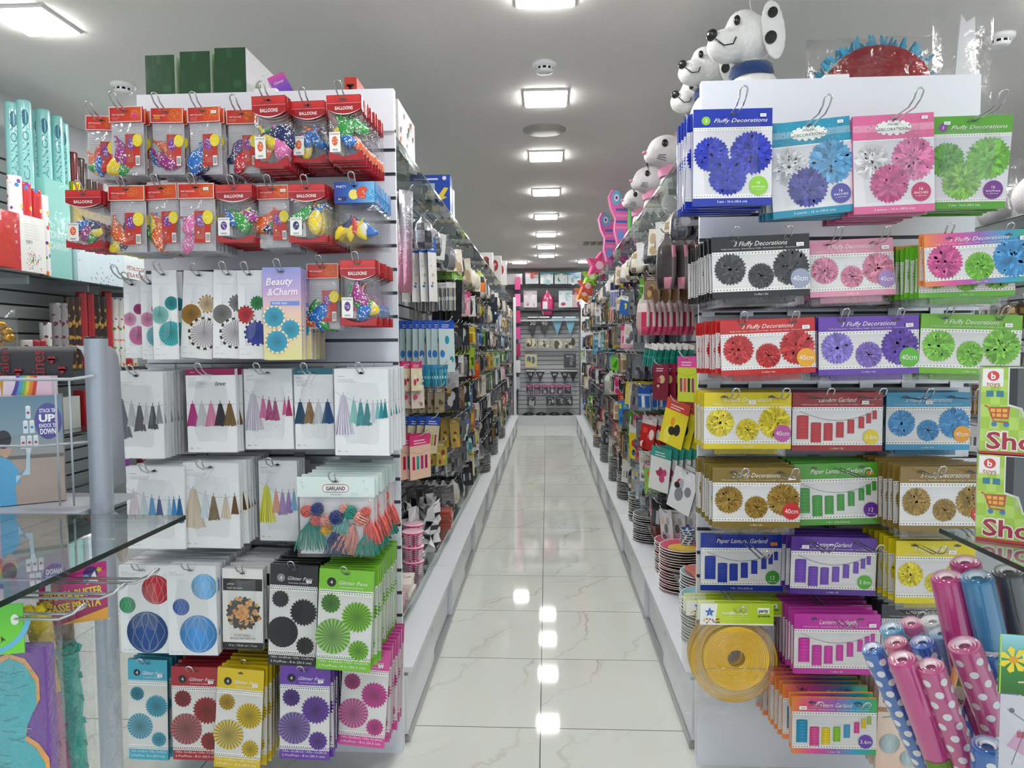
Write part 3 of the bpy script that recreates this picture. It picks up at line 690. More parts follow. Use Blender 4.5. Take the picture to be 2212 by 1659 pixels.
def pk_glit(t, w, h, o):
    c = o['c']; dk = o.get('dk', mul(c, .8)); zt = .014; card_box(w, h, .009, mul(c, .55), 'card', t)
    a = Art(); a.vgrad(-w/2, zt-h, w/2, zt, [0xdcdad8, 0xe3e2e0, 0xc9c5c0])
    a.rect(-w/2, zt-h*.225, w/2, zt, c, 1); a.rect(-w/2, zt-h, w/2, zt-h*.87, c, 1); a.rect(-w/2, zt-h*.255, w/2, zt-h*.215, 0xf2f2f0, 2); a.rect(-w/2, zt-h*.885, w/2, zt-h*.85, 0xf2f2f0, 2)
    n = 22
    for z in (.238, .866): a.dots(-w/2, w/2, zt-h*z, w*.014, n, 3, (mul(c, .7),))
    for z in (.212, .888):
        for i in range(n): a.disc(-w/2+w*(i+.5)/n, zt-h*z, w*.022, 0xf2f2f0, 2, 8)
    a.disc(-w*.27, zt-h*.13, w*.085, 0x1c1a1c if not o.get('blk') else 0x8a8a8e, 3); a.text('4', -w*.27, zt-h*.13, h=h*.035, col=0xffffff, L=5)
    a.text('Glitter Fans', w*.13, zt-h*.13, w=w*.52, h=h*.034, col=0xf7f3f7, L=4, shear=.35); a.text('éventails brillants', w*.1, zt-h*.175, w=w*.42, h=h*.014, col=0xf0e8f0, L=4)
    kk = .5 if not o.get('blk') else .85
    for x, z, r, cc in ((-.27, .34, .19, dk), (.22, .46, .30, c), (-.21, .665, .335, mix(c, 0xffffff, o.get('lt', .12))), (.27, .79, .20, c)):
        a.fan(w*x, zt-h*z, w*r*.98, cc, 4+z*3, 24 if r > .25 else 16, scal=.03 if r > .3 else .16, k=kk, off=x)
    a.text('1 Pc/Pce - 16 in (40.6 cm) - 1 Pc/Pce - 12 in (30.4 cm)', 0, zt-h*.915, w=w*.9, h=h*.022, col=0xf5f0f0, L=3); a.text('2 Pcs/Pces - 8 in (20.3 cm)', -w*.02, zt-h*.958, w=w*.86, h=h*.022, col=0xf5f0f0, L=3); hole(a, 0, 0, 5)
    p = a.build('front_print', 'gloss', t); p.location.y = -.0005
    if o.get('st', 1): sticker(t, w*.32, zt-h*.155, y=-.003)
def gradhdr(a, x0, z0, x1, z1, c, L=1):
    if c == 'rainbow': a.hgrad(x0, z0, x1, z1, [0xf0893a, 0xe74f9a, 0x9a5fb5, 0x2fa4d0, 0x3fae4a], L)
    else: a.vgrad(x0, z0, x1, z1, [mul(c, .94), c], L)
def pk_fluf(t, w, h, o):
    c = o['c']; cc = 0xe0588a if c == 'rainbow' else c; zt = .014; eg = 0xe08a30 if c == 'rainbow' else mul(c, .7)
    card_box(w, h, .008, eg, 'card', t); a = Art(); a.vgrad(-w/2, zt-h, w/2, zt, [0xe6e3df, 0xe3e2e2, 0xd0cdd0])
    for k in range(5): a.line([(-w/2, zt-h*(.35+.12*k)), (w/2, zt-h*(.33+.12*k))], .0006, 0xd2cfcb, 1)
    gradhdr(a, -w/2, zt-h*.25, w/2, zt, c, 2); gradhdr(a, -w/2, zt-h, w/2, zt-h*.90, c, 2)
    for z0, z1 in ((.305, .25), (.90, .845)): a.rect(-w/2, zt-h*z0, w/2, zt-h*z1, 0xf4f3ee, 3); a.dots(-w/2, w/2, zt-h*(z0+z1)/2, h*.011, 30, 4)
    a.text('3 Fluffy Decorations' if not o.get('lant') else ('Paper Lantern Garland' if o.get('pap') else 'Lantern Garland'), 0, zt-h*.125, w=w*(.55 if not (o.get('lant') and not o.get('pap')) else .42) if not o.get('pap') else w*.62, h=h*.075, col=0xf8f4ee, L=6, shear=.35)
    if not o.get('pap'): a.text('Fluffy Dekoration - Décorations Fluffy - Decorazioni Soffici - Decoraciones', 0, zt-h*.205, w=w*.8, h=h*.018, col=0xf0ece6, L=6)
    foot = ('1 Pc - 12 ft (3.65 m)' if o.get('pap') else '1 x 3.6m / 12ft') if o.get('lant') else '3 x 40cm / 16in'
    a.text(foot, 0, zt-h*.955, w=w*(.26 if o.get('pap') else .14), h=h*.03, col=0xf8f4ee, L=6)
    if o.get('lant'):
        ln = o.get('lc', [cc]*8); x = -w*.36; spec = ((-.385, .40, .155, .38), (-.235, .52, .135, .32), (-.10, .53, .118, .28), (.03, .51, .10, .25), (.15, .47, .088, .22), (.265, .42, .074, .185), (.345, .36, .062, .16), (.41, .31, .055, .14))
        a.line([(-w*.42+w*.84*i/12, zt-h*(.32+.16*math.sin(PI*i/12))) for i in range(13)], .0011, 0xd8d8dc if c == 'rainbow' else mul(cc, .7), 4)
        for (xx, z, ww, hh), lc in zip(spec, ln): a.lantern(w*xx, zt-h*z, w*ww*.85, h*hh*1.05, lc, 5+xx*2)
        bx, bz, br = .37, .76, .085
    else:
        p3 = o.get('pc', (cc, cc, cc)); r = w*.168; a.clip = (-w/2, zt-h, w/2, zt)
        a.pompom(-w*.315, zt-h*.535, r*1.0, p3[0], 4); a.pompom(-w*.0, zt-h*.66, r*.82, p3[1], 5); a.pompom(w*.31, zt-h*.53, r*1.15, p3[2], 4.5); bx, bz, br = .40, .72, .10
    if o.get('badge'):
        a.disc(w*bx, zt-h*bz, w*br, o['badge'], 12, 24); a.text(o.get('bt', '40cm'), w*bx, zt-h*bz, w=w*br*1.5 if len(o.get('bt', '40cm')) > 2 else None, h=w*br*.55, col=0xf8f6f2, L=14)
        if o.get('pap'): a.text('Feet long', w*bx, zt-h*bz-w*br*.55, w=w*br*1.1, h=w*br*.22, col=0xf8f6f2, L=14)
    dx = o.get('hx', .27)
    if o.get('one'): hole(a, 0, 0, 8)
    else: hole(a, -w*dx, 0, 8, .02); hole(a, w*dx, 0, 8, .02)
    p = a.build('front_print', 'gloss', t); p.location.y = -.0005
    st = o.get('st', 0xf7f7f5)
    if st is not None: sticker(t, w*o.get('stx', .40), zt-h*.17, st, y=-.005, w=.022, h=.011)
    if o.get('bulk', 1):
        b = MB(); q = bag_mesh(-w*.36, zt-h-.018, w*.36, zt-h*.5, .010, 5, 5, seed=3, y0=.014); q.C = [mix(mul(cc, .75), 0xffffff, .08)]*len(q.F); q.build('folded_tissue', 'cloth', t)
        bag_mesh(-w*.46, zt-h-.026, w*.46, zt-h*.4, .013, 6, 4, seed=11, y0=.0155).build('pouch', 'film', t)
def pk_flufT(t, w, h, o):
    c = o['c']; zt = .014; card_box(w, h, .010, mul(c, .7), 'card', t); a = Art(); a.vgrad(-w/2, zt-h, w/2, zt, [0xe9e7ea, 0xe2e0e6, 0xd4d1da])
    st = o.get('style', 0); hz = .255 if st else .195
    a.rect(-w/2, zt-h*hz, w/2, zt, c, 1); a.rect(-w/2, zt-h, w/2, zt-h*.925, c, 1)
    if not st:
        for z0, z1 in ((.225, .19), (.925, .885)): a.rect(-w/2, zt-h*z0, w/2, zt-h*z1, 0xf4f3ee, 2); a.dots(-w/2, w/2, zt-h*(z0+z1)/2, h*.0055, 30, 3)
        a.disc(-w*.34, zt-h*.12, w*.055, o['k'], 3); a.text('3', -w*.34, zt-h*.12, h=h*.035, col=0xffffff, L=5); a.text('Fluffy Decorations', w*.1, zt-h*.12, w=w*.68, h=h*.04, col=0xfaf6ee, L=5, shear=.35)
        a.text('3 pcs - 16 in (40.6 cm)', 0, zt-h*.96, w=w*.38, h=h*.024, col=0xffffff, L=4)
    else:
        R = random.Random(1)
        for k in range(60): a.disc(w*R.uniform(-.48, .48), zt-h*R.uniform(.01, .24), .0011, mix(c, 0xffffff, .5), 2, 5)
        a.rect(-w/2, zt-h*.262, w/2, zt-h*.25, 0xf6f6f4, 2); a.rect(-w/2, zt-h*.17, w/2, zt-h*.1, mix(c, 0xffffff, .2), 2)
        for i in range(14): an = 2*PI*i/14; a.disc(w*.0+w*.19*math.cos(an), zt-h*.135+h*.055*math.sin(an), h*.026, 0xf4f5f0, 3, 12)
        a.disc(0, zt-h*.135, w*.2, 0xf4f5f0, 3.2, 20, h*.058)
        a.text('Fluffy', 0, zt-h*.10, w=w*.15, h=h*.022, col=0x555555, L=5, shear=.4); a.text('DECORATIONS', 0, zt-h*.15, w=w*.36, h=h*.03, col=0x333333, L=5)
        a.text('3 pieces - 16 in (40.6 cm)', 0, zt-h*.962, w=w*.5, h=h*.024, col=0xf0f0f0, L=4)
    (x1, c1), (x2, c2), (x3, c3) = o['p']
    a.clip = (-w/2, zt-h, w/2, zt); a.pompom(-w*.27, zt-h*.47, w*.23, c1, 4); a.pompom(w*.24, zt-h*.46, w*.28, c2, 4.5); a.pompom(-w*.06, zt-h*.70, w*.25, c3, 6)
    a.disc(w*.33, zt-h*.80, w*.12, o['badge'], 12, 24); a.text('16', w*.33, zt-h*.77, h=h*.032, col=0xffffff, L=14); a.text('INCHES' if st else 'inches', w*.33, zt-h*.81, w=w*.17, h=h*.022, col=0xffffff, L=14); a.text('in diameter', w*.33, zt-h*.84, w=w*.14, h=h*.012, col=0xf0f0f0, L=14)
    hole(a, 0, 0, 5)
    p = a.build('front_print', 'gloss', t); p.location.y = -.0005
    sticker(t, w*o.get('stx', .38), zt-h*(.075 if not st else .05), y=-.004)
    if o.get('wave'): pass
    bag_mesh(-w/2-.001, .014-h-.002, w/2+.001, .0145, .0065, 4, 5, seed=o.get('sd', 2), y0=.0035).build('sleeve', 'sleeve', t)
def pk_disc(t, w, h, o):
    zt = .014; hh = h*o.get('hk', .22)
    b = MB(); b.box(-w/2, -.003, zt-hh, w/2, .003, zt, 0xc9dd2a); b.build('header_card', 'gloss', t)
    a = Art(); a.hgrad(-w/2, zt-hh, w/2, zt, [0xd7e64c, 0xa8cc28]); a.rect(-w/2, zt-hh, w/2, zt-hh*.93, 0xf4f4ee, 1); a.poly([(-w/2, zt-hh), (-w*.3, zt-hh), (-w*.26, zt), (-w/2, zt)], 0xf4f6f4, 1)
    st = [(-w*.37+.016*(1 if i % 2 == 0 else .45)*math.sin(i*PI/5), zt-hh*.4+.016*(1 if i % 2 == 0 else .45)*math.cos(i*PI/5)) for i in range(10)]; a.poly(st, 0x3d6fc2, 3); a.text('1', -w*.37, zt-hh*.42, h=.008, col=0xffffff, L=5)
    R = random.Random(4)
    for k in range(14): a.disc(w*R.uniform(-.46, -.22), zt-hh*R.uniform(.7, .92), .003, (0xc0392b, 0x8e2f6f, 0xe0a030, 0x3a8f3f)[k % 4], 4, 6)
    a.text('Farolillo Nepal', -w*.03, zt-hh*.42, w=w*.34, h=hh*.13, col=0xf7faea, L=4, bold=.02); a.lines(-w*.16, zt-hh*.6, w*.4, 2, hh*.09, 0xeef6c8, 4); a.rect(w*.28, zt-hh*.44, w*.44, zt-hh*.16, 0xf4f4f0, 4); a.text('party', w*.36, zt-hh*.3, w=w*.13, h=hh*.15, col=0x333333, L=6, bold=.03); a.text('products', w*.37, zt-hh*.55, w=w*.16, h=hh*.11, col=0x2c2c2c, L=5, bold=.02)
    p = a.build('header_print', 'gloss', t); p.location.y = -.0035
    # folded paper lantern: a thick flat ring of creased paper
    R1 = w*.45; prof = []; n = 44; cols = []
    rr = [R1*.27+R1*.73*i/26 for i in range(27)]
    for i, r in enumerate(rr): prof.append((r, .007+.0022*(i % 2)))
    prof += [(rr[-1], -.006), (rr[0], -.006), (rr[0], .007)]
    for i in range(len(prof)-1): cols.append(mul(0xf8c838, (.78 if i % 2 else 1.1)) if i < 26 else mul(0xf0c030, .85))
    b = MB(); b.lathe(prof, n, T=Matrix.Rotation(PI/2, 4, 'X'), cols=cols, smooth=False); q = b.build('folded_lantern', 'paper', t); q.location = (0, 0, zt-hh-R1*1.05)
    b = MB(); zc = zt-hh-R1*1.05; b.tube([(-R1*.9, -.012, zc-R1*.3), (-R1*.2, -.012, zc-R1*.27), (R1*.85, -.012, zc-R1*.28), (R1*.88, -.012, zc-R1*.5)], .0009, 5, 0xbbbbbb); b.build('wire_spreader', 'chrome', t)
    bag_mesh(-w/2-.004, zt-h, w/2+.004, zt-hh, .015, 7, 8, seed=21).build('bag', 'film', t)
def pk_celeb(t, w, h, o):
    card_box(w, h, .010, 0xd8c8ba, 'card', t); zt = .014; a = Art(); a.vgrad(-w/2, zt-h, w/2, zt, [0xf0d0bc, 0xf2dccf, 0xeee8e2])
    a.text('Celebrate', w*.05, zt-h*.23, w=w*.9, h=h*.07, col=0x222222, L=4, shear=.4); a.rect(-w/2, zt-h*.36, w/2, zt-h*.31, 0xb8946a, 2); a.text('HONEYCOMB', 0, zt-h*.335, w=w*.6, col=0xf2e6d8, L=4)
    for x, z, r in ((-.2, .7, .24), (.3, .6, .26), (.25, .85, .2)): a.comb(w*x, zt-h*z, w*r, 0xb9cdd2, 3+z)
    a.line([(-w*.4, zt-h*.42), (-w*.1, zt-h*.4)], .004, 0x8fb59a, 3); p = a.build('front_print', 'paper', t); p.location.y = -.0005
PK = dict(bagA=pk_bagA, bagB=pk_bagB, bagC=pk_bagC, fan=pk_fan, beauty=pk_beauty, garl=pk_garl, comb=pk_comb, puff=pk_puff, glit=pk_glit, fluf=pk_fluf, flufT=pk_flufT, disc=pk_disc, celeb=pk_celeb)
NAME = dict(bagA='balloon_pack', bagB='balloon_pack', bagC='balloon_pack', fan='paper_fan_pack', beauty='paper_fan_pack', garl='tassel_garland_pack', comb='honeycomb_ball_pack', puff='puff_ball_pack', glit='glitter_fan_pack', fluf='pompom_pack', flufT='pompom_pack', disc='folded_lantern_pack', celeb='honeycomb_ball_pack')
CAT = dict(balloon_pack='balloons', paper_fan_pack='paper fans', tassel_garland_pack='garland', honeycomb_ball_pack='honeycomb balls', puff_ball_pack='puff ball', glitter_fan_pack='paper fans', pompom_pack='paper pompoms', folded_lantern_pack='paper lantern')
SEED = [100]
def stack(kind, box, Y, n, dy, short, look, loc, o=None, rot=0, tilt=(0, 0), panel=None, hooks=(0,), hl=None, up=0, name=None, cat=None):
    """a hook with its packs: the front pack covers pixel box at distance Y, the others hang behind it"""
    o = dict(o or {}); SEED[0] += 1; o.setdefault('seed', SEED[0]); x0, y0, x1, y1 = box
    a, c = UN(x0, y0, Y), UN(x1, y1, Y); w, h = abs(c.x-a.x), abs(a.z-c.z); cx, top = (a.x+c.x)/2, a.z
    nm = name or NAME[kind]; ct = cat or CAT.get(nm, 'pack')
    t = empty(nm, (cx, Y, top-.014), (tilt[0], rot, tilt[1]), label=f'{short} {look}, frontmost, {loc}' if n > 1 else f'{short} {look}, {loc}', cat=ct, group=f'packs on {loc}')
    PK[kind](t, w, h, o)
    if kind in ('fluf', 'flufT', 'puff') and not o.get('nost'): pass
    keep = [k for k in KIDS[t.name] if not k.name.startswith(('price_sticker', 'wire_spreader', 'backing_text'))]
    nb = 0; kk = []
    for k in keep:
        if k.name.startswith('balloon'):
            nb += 1
            if nb > 2: continue
        kk.append(k)
    if kind in ('fluf', 'garl', 'fan', 'comb') and n > 6: pass
    R = random.Random(SEED[0])
    for i in range(1, n):
        r = t.copy(); COL.objects.link(r); r.location = (cx+R.uniform(-.004, .004)+o.get('dx', 0)*i, Y+dy*i, top-.014+R.uniform(-.002, .002)+up*i)
        r.rotation_euler = (R.uniform(-.02, .02), rot*.5+R.uniform(-.02, .02), R.uniform(-.04, .04)+tilt[1]*.5)
        for k in kk: q = k.copy(); COL.objects.link(q); q.parent = r
        r['label'] = f'{short} behind the frontmost one, {loc}'
    pn = panel if panel is not None else (2.45 if cx < 0 else 2.42)
    for j, hx in enumerate(hooks):
        zz = top-.014+hx*0; X = cx+hx*w
        L = pn-Y+(hl if hl is not None else .03)
        hook((X, pn-.002, zz-.001), L, 0, f'chrome hook of the {short}' + (f', end {ORD[j+1]},' if len(hooks) > 1 else '') + f' {loc}', 'chrome display hooks')
    return t

# ---------------- balloon display (end panel of the first shelving run) ----------------
BD = 'balloon display'
def loc(hk, row, d): return f'{d}, {row} row, {hk}'
A_, B_ = 'orange-headed balloon pack', 'crimson balloon pack'
rows = [
 ('bagA', (186, 252, 262, 388), 2.20, 8, A_, 'with blue and green balloons', 'first', 'top', dict(cols='bgyor', sx=.04, nb=5), .05),
 ('bagA', (236, 232, 313, 378), 2.14, 5, A_, 'with a pink price tag', 'second', 'top', dict(cols='mmygo', sx=.05), .0),
 ('bagA', (326, 234, 400, 378), 2.16, 5, A_, 'with an orange price tag, mostly clear', 'third', 'top', dict(cols='mob', sx=.06), .01),
 ('bagA', (405, 232, 480, 378), 2.16, 8, A_, 'with one blue dotted balloon', 'fourth', 'top', dict(cols='bnb', sx=.02), -.01),
 ('bagA', (490, 238, 562, 375), 2.18, 7, A_, 'with purple zigzag balloons', 'fifth', 'top', dict(cols='rmnvy', sx=.05), .0),
 ('bagB', (547, 211, 624, 362), 2.13, 9, B_, 'with green and pink balloons', 'sixth', 'top', dict(cols='npygob', tag='o'), -.02),
 ('bagB', (632, 222, 708, 352), 2.17, 9, B_, 'with blue balloons and curled gold ribbon', 'seventh', 'top', dict(cols='bbmyo', tag='o'), .0),
 ('bagB', (708, 209, 784, 346), 2.11, 14, B_, 'with a yellow and a green balloon', 'eighth', 'top', dict(cols='bogyg', tag='o'), -.02),
 ('bagB', (146, 413, 230, 536), 2.13, 9, B_, 'with a big yellow balloon', 'first', 'second', dict(cols='bmngyb', tag='o'), .02),
 ('bagA', (234, 402, 318, 546), 2.15, 8, A_, 'with few balloons beside the slip', 'second', 'second', dict(cols='oyn', sx=.02), .01),
 ('bagA', (314, 399, 388, 544), 2.16, 7, A_, 'with an orange balloon and ribbon loop', 'third', 'second', dict(cols='oyobg', sx=.06), -.02),
 ('bagA', (384, 397, 468, 543), 2.13, 8, A_, 'with pink spotted balloons', 'fourth', 'second', dict(cols='ppmp', sx=.02), .01),
 ('bagB', (469, 401, 551, 524), 2.14, 9, B_, 'with a purple balloon on its tag', 'fifth', 'second', dict(cols='bgmyo', tag='v'), -.01),
 ('bagA', (556, 401, 626, 536), 2.18, 8, A_, 'with orange and green spotted balloons', 'sixth', 'second', dict(cols='nooog', sx=.02), -.02),
 ('bagB', (625, 400, 708, 524), 2.14, 13, B_, 'with navy and orange balloons', 'seventh', 'second', dict(cols='gybno', tag='n'), .0),
 ('bagC', (722, 394, 812, 526), 2.15, 11, 'blue-headed balloon pack', 'with yellow and navy balloons', 'eighth', 'second', {}, .0),
]
for kd, bx, Y, n, sh, lk, hk, rw, oo, rt in rows:
    st = stack(kd, bx, Y, n, min(.022, (2.42-Y)/n), sh, lk, loc(hk, rw, BD), oo, rt, hl=.055 if rw == 'top' else .03, tilt=(0, random.uniform(-.05, .05)))
    w = 77/F_PX*Y
    if 'price' in lk: sticker(st, .03 if 'pink' in lk else -.03, -.016, 0xff3f9a if 'pink' in lk else 0xf79a1e, y=-.0065, w=.017, h=.012)
    elif kd == 'bagB' or hk in ('fourth', 'sixth'): sticker(st, .034, -.004, y=-.006)
# third row: paper fans and two balloon packs
wf = 0xefe6ec
FANS = [
 ((266, 606, 312, 773), 2.22, 5, 'pink paper fans', 'first', [(0xf09cc4, None), (0xb0357f, None), (0xe67ab4, None)], .0, 7),
 ((303, 604, 352, 776), 2.20, 5, 'pink and aqua paper fans', 'second', [(0xf09cc4, None), (0xe88fc0, None), (0x6fc6d4, None)], .0, 6),
 ((327, 584, 386, 776), 2.17, 7, 'aqua paper fans', 'third', [(0x8ed8d2, None), (0x1f9aa2, None), (0x45c2c8, None)], .0, 8),
 ((396, 586, 470, 774), 2.19, 4, 'gold and cream paper fans', 'fourth', [(0xb5822f, 0xf3e8d2), (0xe3c8a0, 0x8f6a35), (0xeee8ea, 0x3c3026)], .07, 3),
 ((462, 584, 532, 774), 2.18, 4, 'silver and grey paper fans', 'fifth', [(0x8d8a8a, 0xf3efec), (0x8e8c90, 0x4a4a4c), (0xe8e4e8, 0x2f2b2b)], .04, 3),
 ((512, 584, 571, 775), 2.17, 4, 'red, green and blue paper fans', 'sixth', [(0xd8343c, 0x7c2020), (0x2f9a54, 0x2d4434), (0x3b50b8, 0x222a55)], .0, 3)]
for bx, Y, n, what, hk, f, rt, _ in FANS:
    stack('fan', bx, Y, n, .03, 'white card of', what, loc(hk, 'third', BD), dict(f=f), rt, tilt=(0, random.uniform(-.04, .04)))
stack('beauty', (566, 578, 653, 777), 2.14, 9, .028, 'lilac and yellow card of', 'blue paper fans', loc('seventh', 'third', BD))
stack('bagA', (663, 570, 734, 712), 2.22, 5, .03, A_, 'with yellow and pink slip, blue balloon', loc('eighth', 'third', BD), dict(cols='bgbog', sx=.04))
stack('bagB', (736, 563, 815, 703), 2.17, 12, .021, B_, 'with multicoloured balloons and purple tag', loc('ninth', 'third', BD), dict(cols='mbgoyp', tag='v'))
# fourth and fifth rows: tassel garlands
TG = lambda *a: a
G4 = [
 ((236, 803, 358, 990), 2.16, 12, 'silver tassels', 'first', [(0x6b6d78, 1.5), (0xc9ccd4, .7), (0x5a5b66, .8), (0xd8dae0, .5), (0x53555f, .7), (0xa0a2aa, .5)], {}),
 ((399, 798, 513, 977), 2.18, 9, 'burgundy-topped love tassels', 'second', [(0xb0367e, 1), (0xd8d8dc, 1), (0xe98cb4, 1), (0x1f2130, 1), (0x7a5f3a, 1)], dict(top=0x8c1d52, love=1, persp=0, sag=.0, z0=.42)),
 ((526, 797, 634, 970), 2.22, 5, 'lilac and magenta tassels', 'third', [(0xd9d3e4, 1.9), (0xe57fae, .8), (0xb63d7e, .8), (0xa82e70, .8), (None, .6), (0xe06a9c, .5), (0xb02e6c, .6)], {}),
 ((634, 797, 722, 970), 2.22, 4, 'teal-topped navy and gold tassels', 'fourth', [(0x1c4a66, 1), (0x8a6330, 1), (0xcfd2d6, 1), (0x214a7c, 1)], dict(top=0x2a6f7c, persp=0, sag=0, z0=.42)),
 ((721, 797, 842, 984), 2.15, 13, 'turquoise tassels', 'fifth', [(0xdcd6ea, 1.9), (0x8fd6cf, .9), (0x2f9aa4, .9), (0x1f8890, .85), (0xe2e2ee, .7), (0x7fcdd0, .5), (0x2f9aa4, .5), (0x1f8890, .5)], {})]
for bx, Y, n, what, hk, tt, oo in G4:
    stack('garl', bx, Y, n, .02, 'white card of', what, loc(hk, 'fourth', BD), dict(t=tt, **oo), random.uniform(-.01, .01), tilt=(0, random.uniform(-.05, .02)), hl=.07 if hk in ('second', 'third', 'fourth') else .02)
G5 = [
 ((271, 1008, 402, 1186), 2.14, 12, 'pale blue and navy tassels', 'first', [(0xe2d6dc, 1.3), (0xd9e6f2, 1), (0x5aa7da, .9), (0x234c8c, .8), (None, .5), (0x9fd0ee, .5), (0x3f8fd0, .6), (0x1f6aa4, .7)], {}),
 ((393, 1000, 521, 1184), 2.15, 13, 'beige and marbled gold tassels', 'second', [(0xd8c9b4, 1.8), (0xd9e6f0, .9), (0x7a6030, .9), (None, .5), (0xd9c9ae, .8), (None, .3), (0x6c5028, .6)], {}),
 ((557, 995, 646, 1168), 2.24, 4, 'yellow and lilac tassels', 'third', [(0xf0ee5a, 1.8), (0xf0a07c, .9), (0xb98bd0, .9), (0x9d7cc4, .8), (0x8fc0e8, .7)], {})]
for bx, Y, n, what, hk, tt, oo in G5:
    stack('garl', bx, Y, n, .02, 'white card of', what, loc(hk, 'fifth', BD), dict(t=tt, **oo), hl=.06, tilt=(0, random.uniform(-.05, .02)))
# yarn pompom garland bag
def pk_yarn(t, w, h, o):
    hh = h*.25; zt = .014
    b = MB(); b.box(-w/2, -.003, zt-hh, w/2, .003, zt, 0xd8ece6); b.build('header_card', 'paper', t)
    a = Art(); a.rect(-w/2, zt-hh, w/2, zt, 0xe2f0ec)
    R = random.Random(5)
    for k in range(9):
        x, z = w*R.uniform(-.45, .45), zt-hh*R.uniform(.1, .9)
        for q in range(3): an = q*PI/3; a.line([(x-.006*math.cos(an), z-.006*math.sin(an)), (x+.006*math.cos(an), z+.006*math.sin(an))], .001, 0xb5dcd2, 1)
    for x in (-.12, .12): a.disc(w*x, zt-hh*.56, hh*.2, 0xc0392b, 3, 16)
    a.rect(-w*.12, zt-hh*.76, w*.12, zt-hh*.36, 0xc0392b, 3)
    for x in (-.12, .12): a.disc(w*x, zt-hh*.56, hh*.175, 0xf6f6f4, 4, 16)
    a.rect(-w*.12, zt-hh*.73, w*.12, zt-hh*.39, 0xf6f6f4, 4); a.text('GARLAND', 0, zt-hh*.56, w=w*.25, h=hh*.19, col=0x1f2a44, L=6, bold=.02); a.text('made by hand', 0, zt-hh*.86, w=w*.14, col=0x666666, L=6); hole(a, 0, 0, 5)
    p = a.build('header_print', 'paper', t); p.location.y = -.0035
    cols = dict(t=0x159a86, c=0xec6a60, n=0x16357f, s=0xf5a596, y=0xf3b52a, a=0x7cc7c0)
    def tas(c, x, z, l, wd, ang, k):
        T = MB(); R = random.Random(k); col = cols[c]
        T.tube([(0, 0, .006), (0, 0, -.004)], .006, 8, col)
        for i in range(16):
            q = (i/15-.5); x1 = q*wd*1.15
            T.tube([(q*.008, -.002*math.sin(i*2.), 0), (x1*.7, -.004*math.sin(i*2.3), -l*.4), (x1, -.004*math.cos(i*1.7), -l*R.uniform(.92, 1.02))], .0022, 5, mul(col, R.uniform(.75, 1.15)))
        q = T.build('yarn_tassel', 'cloth', t); q.location = (x, -.006-.001*k, z); q.rotation_euler = (0, ang, 0)
    def ball(c, x, z, r, k):
        T = MB(); R = random.Random(k+40); col = cols[c]; n = 90
        for i in range(n):
            u = 1-2*(i+.5)/n; an = i*2.4; s_ = math.sqrt(1-u*u); d = Vector((s_*math.cos(an), s_*math.sin(an), u)); e = d.cross(Vector((.3, .5, .8))).normalized()
            T.tube([d*r*.86-e*r*.3, d*r*R.uniform(.97, 1.06), d*r*.86+e*r*.3], r*.13, 4, mul(col, R.uniform(.7, 1.2)))
        q = T.build('yarn_ball', 'cloth', t); q.location = (x, -.012-.0008*k, z)
    for k, (c, x, z, l, wd, an) in enumerate((('t', -.32, .56, .082, .07, 0), ('n', .0, .66, .075, .045, .05), ('s', .22, .62, .08, .05, .35), ('c', .42, .54, .07, .035, -.15), ('t', .38, .74, .055, .05, -.1), ('a', .12, .52, .045, .03, .3))):
        tas(c, w*x, zt-h*z+.004, l*1.15, wd*1.35, an, k)
    for k, (c, x, z, r) in enumerate((('c', -.37, .42, .014), ('n', -.23, .39, .015), ('c', -.25, .53, .013), ('s', -.12, .53, .014), ('y', -.12, .64, .013), ('n', .02, .49, .017), ('t', .2, .43, .016), ('s', .34, .50, .018), ('s', .12, .38, .011), ('c', .40, .42, .012))):
        ball(c, w*x, zt-h*z, r*1.25, k)
    b = MB(); b.box(-w*.48, .004, zt-h*.97, w*.48, .006, zt-hh, 0xf1f2f3); b.build('backing_card', 'paper', t)
    bag_mesh(-w/2, zt-h, w/2, zt-hh, .022, 8, 8, seed=31, y0=-.008).build('bag', 'film', t)
PK['yarn'] = pk_yarn; NAME['yarn'] = 'pompom_garland_pack'; CAT['pompom_garland_pack'] = 'garland'
stack('yarn', (642, 1030, 812, 1203), 2.09, 7, .045, 'clear bag', 'of coral, teal and navy yarn pompoms', loc('fourth', 'fifth', BD), hl=.03, up=.0)
# sixth row
stack('comb', (256, 1222, 366, 1411), 2.12, 12, .024, 'white card of', 'red, green and navy honeycomb balls', loc('first', 'sixth', BD), dict(b=((.27, .27, .30, 0xc21f34), (-.34, .45, .17, 0x2f9a6a), (.06, .76, .43, 0x1d4f92))), .0, hl=.03)
stack('comb', (359, 1222, 471, 1416), 2.11, 12, .024, 'white card of', 'light blue honeycomb balls', loc('second', 'sixth', BD), dict(b=((.26, .23, .26, 0x7cbcf0), (-.22, .46, .17, 0x2a62b8), (.12, .76, .38, 0x4a9ae2))), .0, hl=.03)
stack('puff', (480, 1229, 572, 1402), 2.13, 10, .026, 'white and black', 'pack with an orange puff ball', loc('third', 'sixth', BD), {}, .02, hl=.02)
stack('glit', (584, 1220, 692, 1440), 2.09, 11, .028, 'black-headed', 'pack of black paper fans', loc('fourth', 'sixth', BD), dict(c=0x222226, dk=0x2a2a2e, blk=1, lt=.0, st=1), .05, hl=.02)
stack('glit', (690, 1230, 812, 1450), 2.06, 15, .023, 'lime green', 'pack of green paper fans', loc('fifth', 'sixth', BD), dict(c=0x7cc430, dk=0x4d8f2a, st=0), .06, hl=.02)
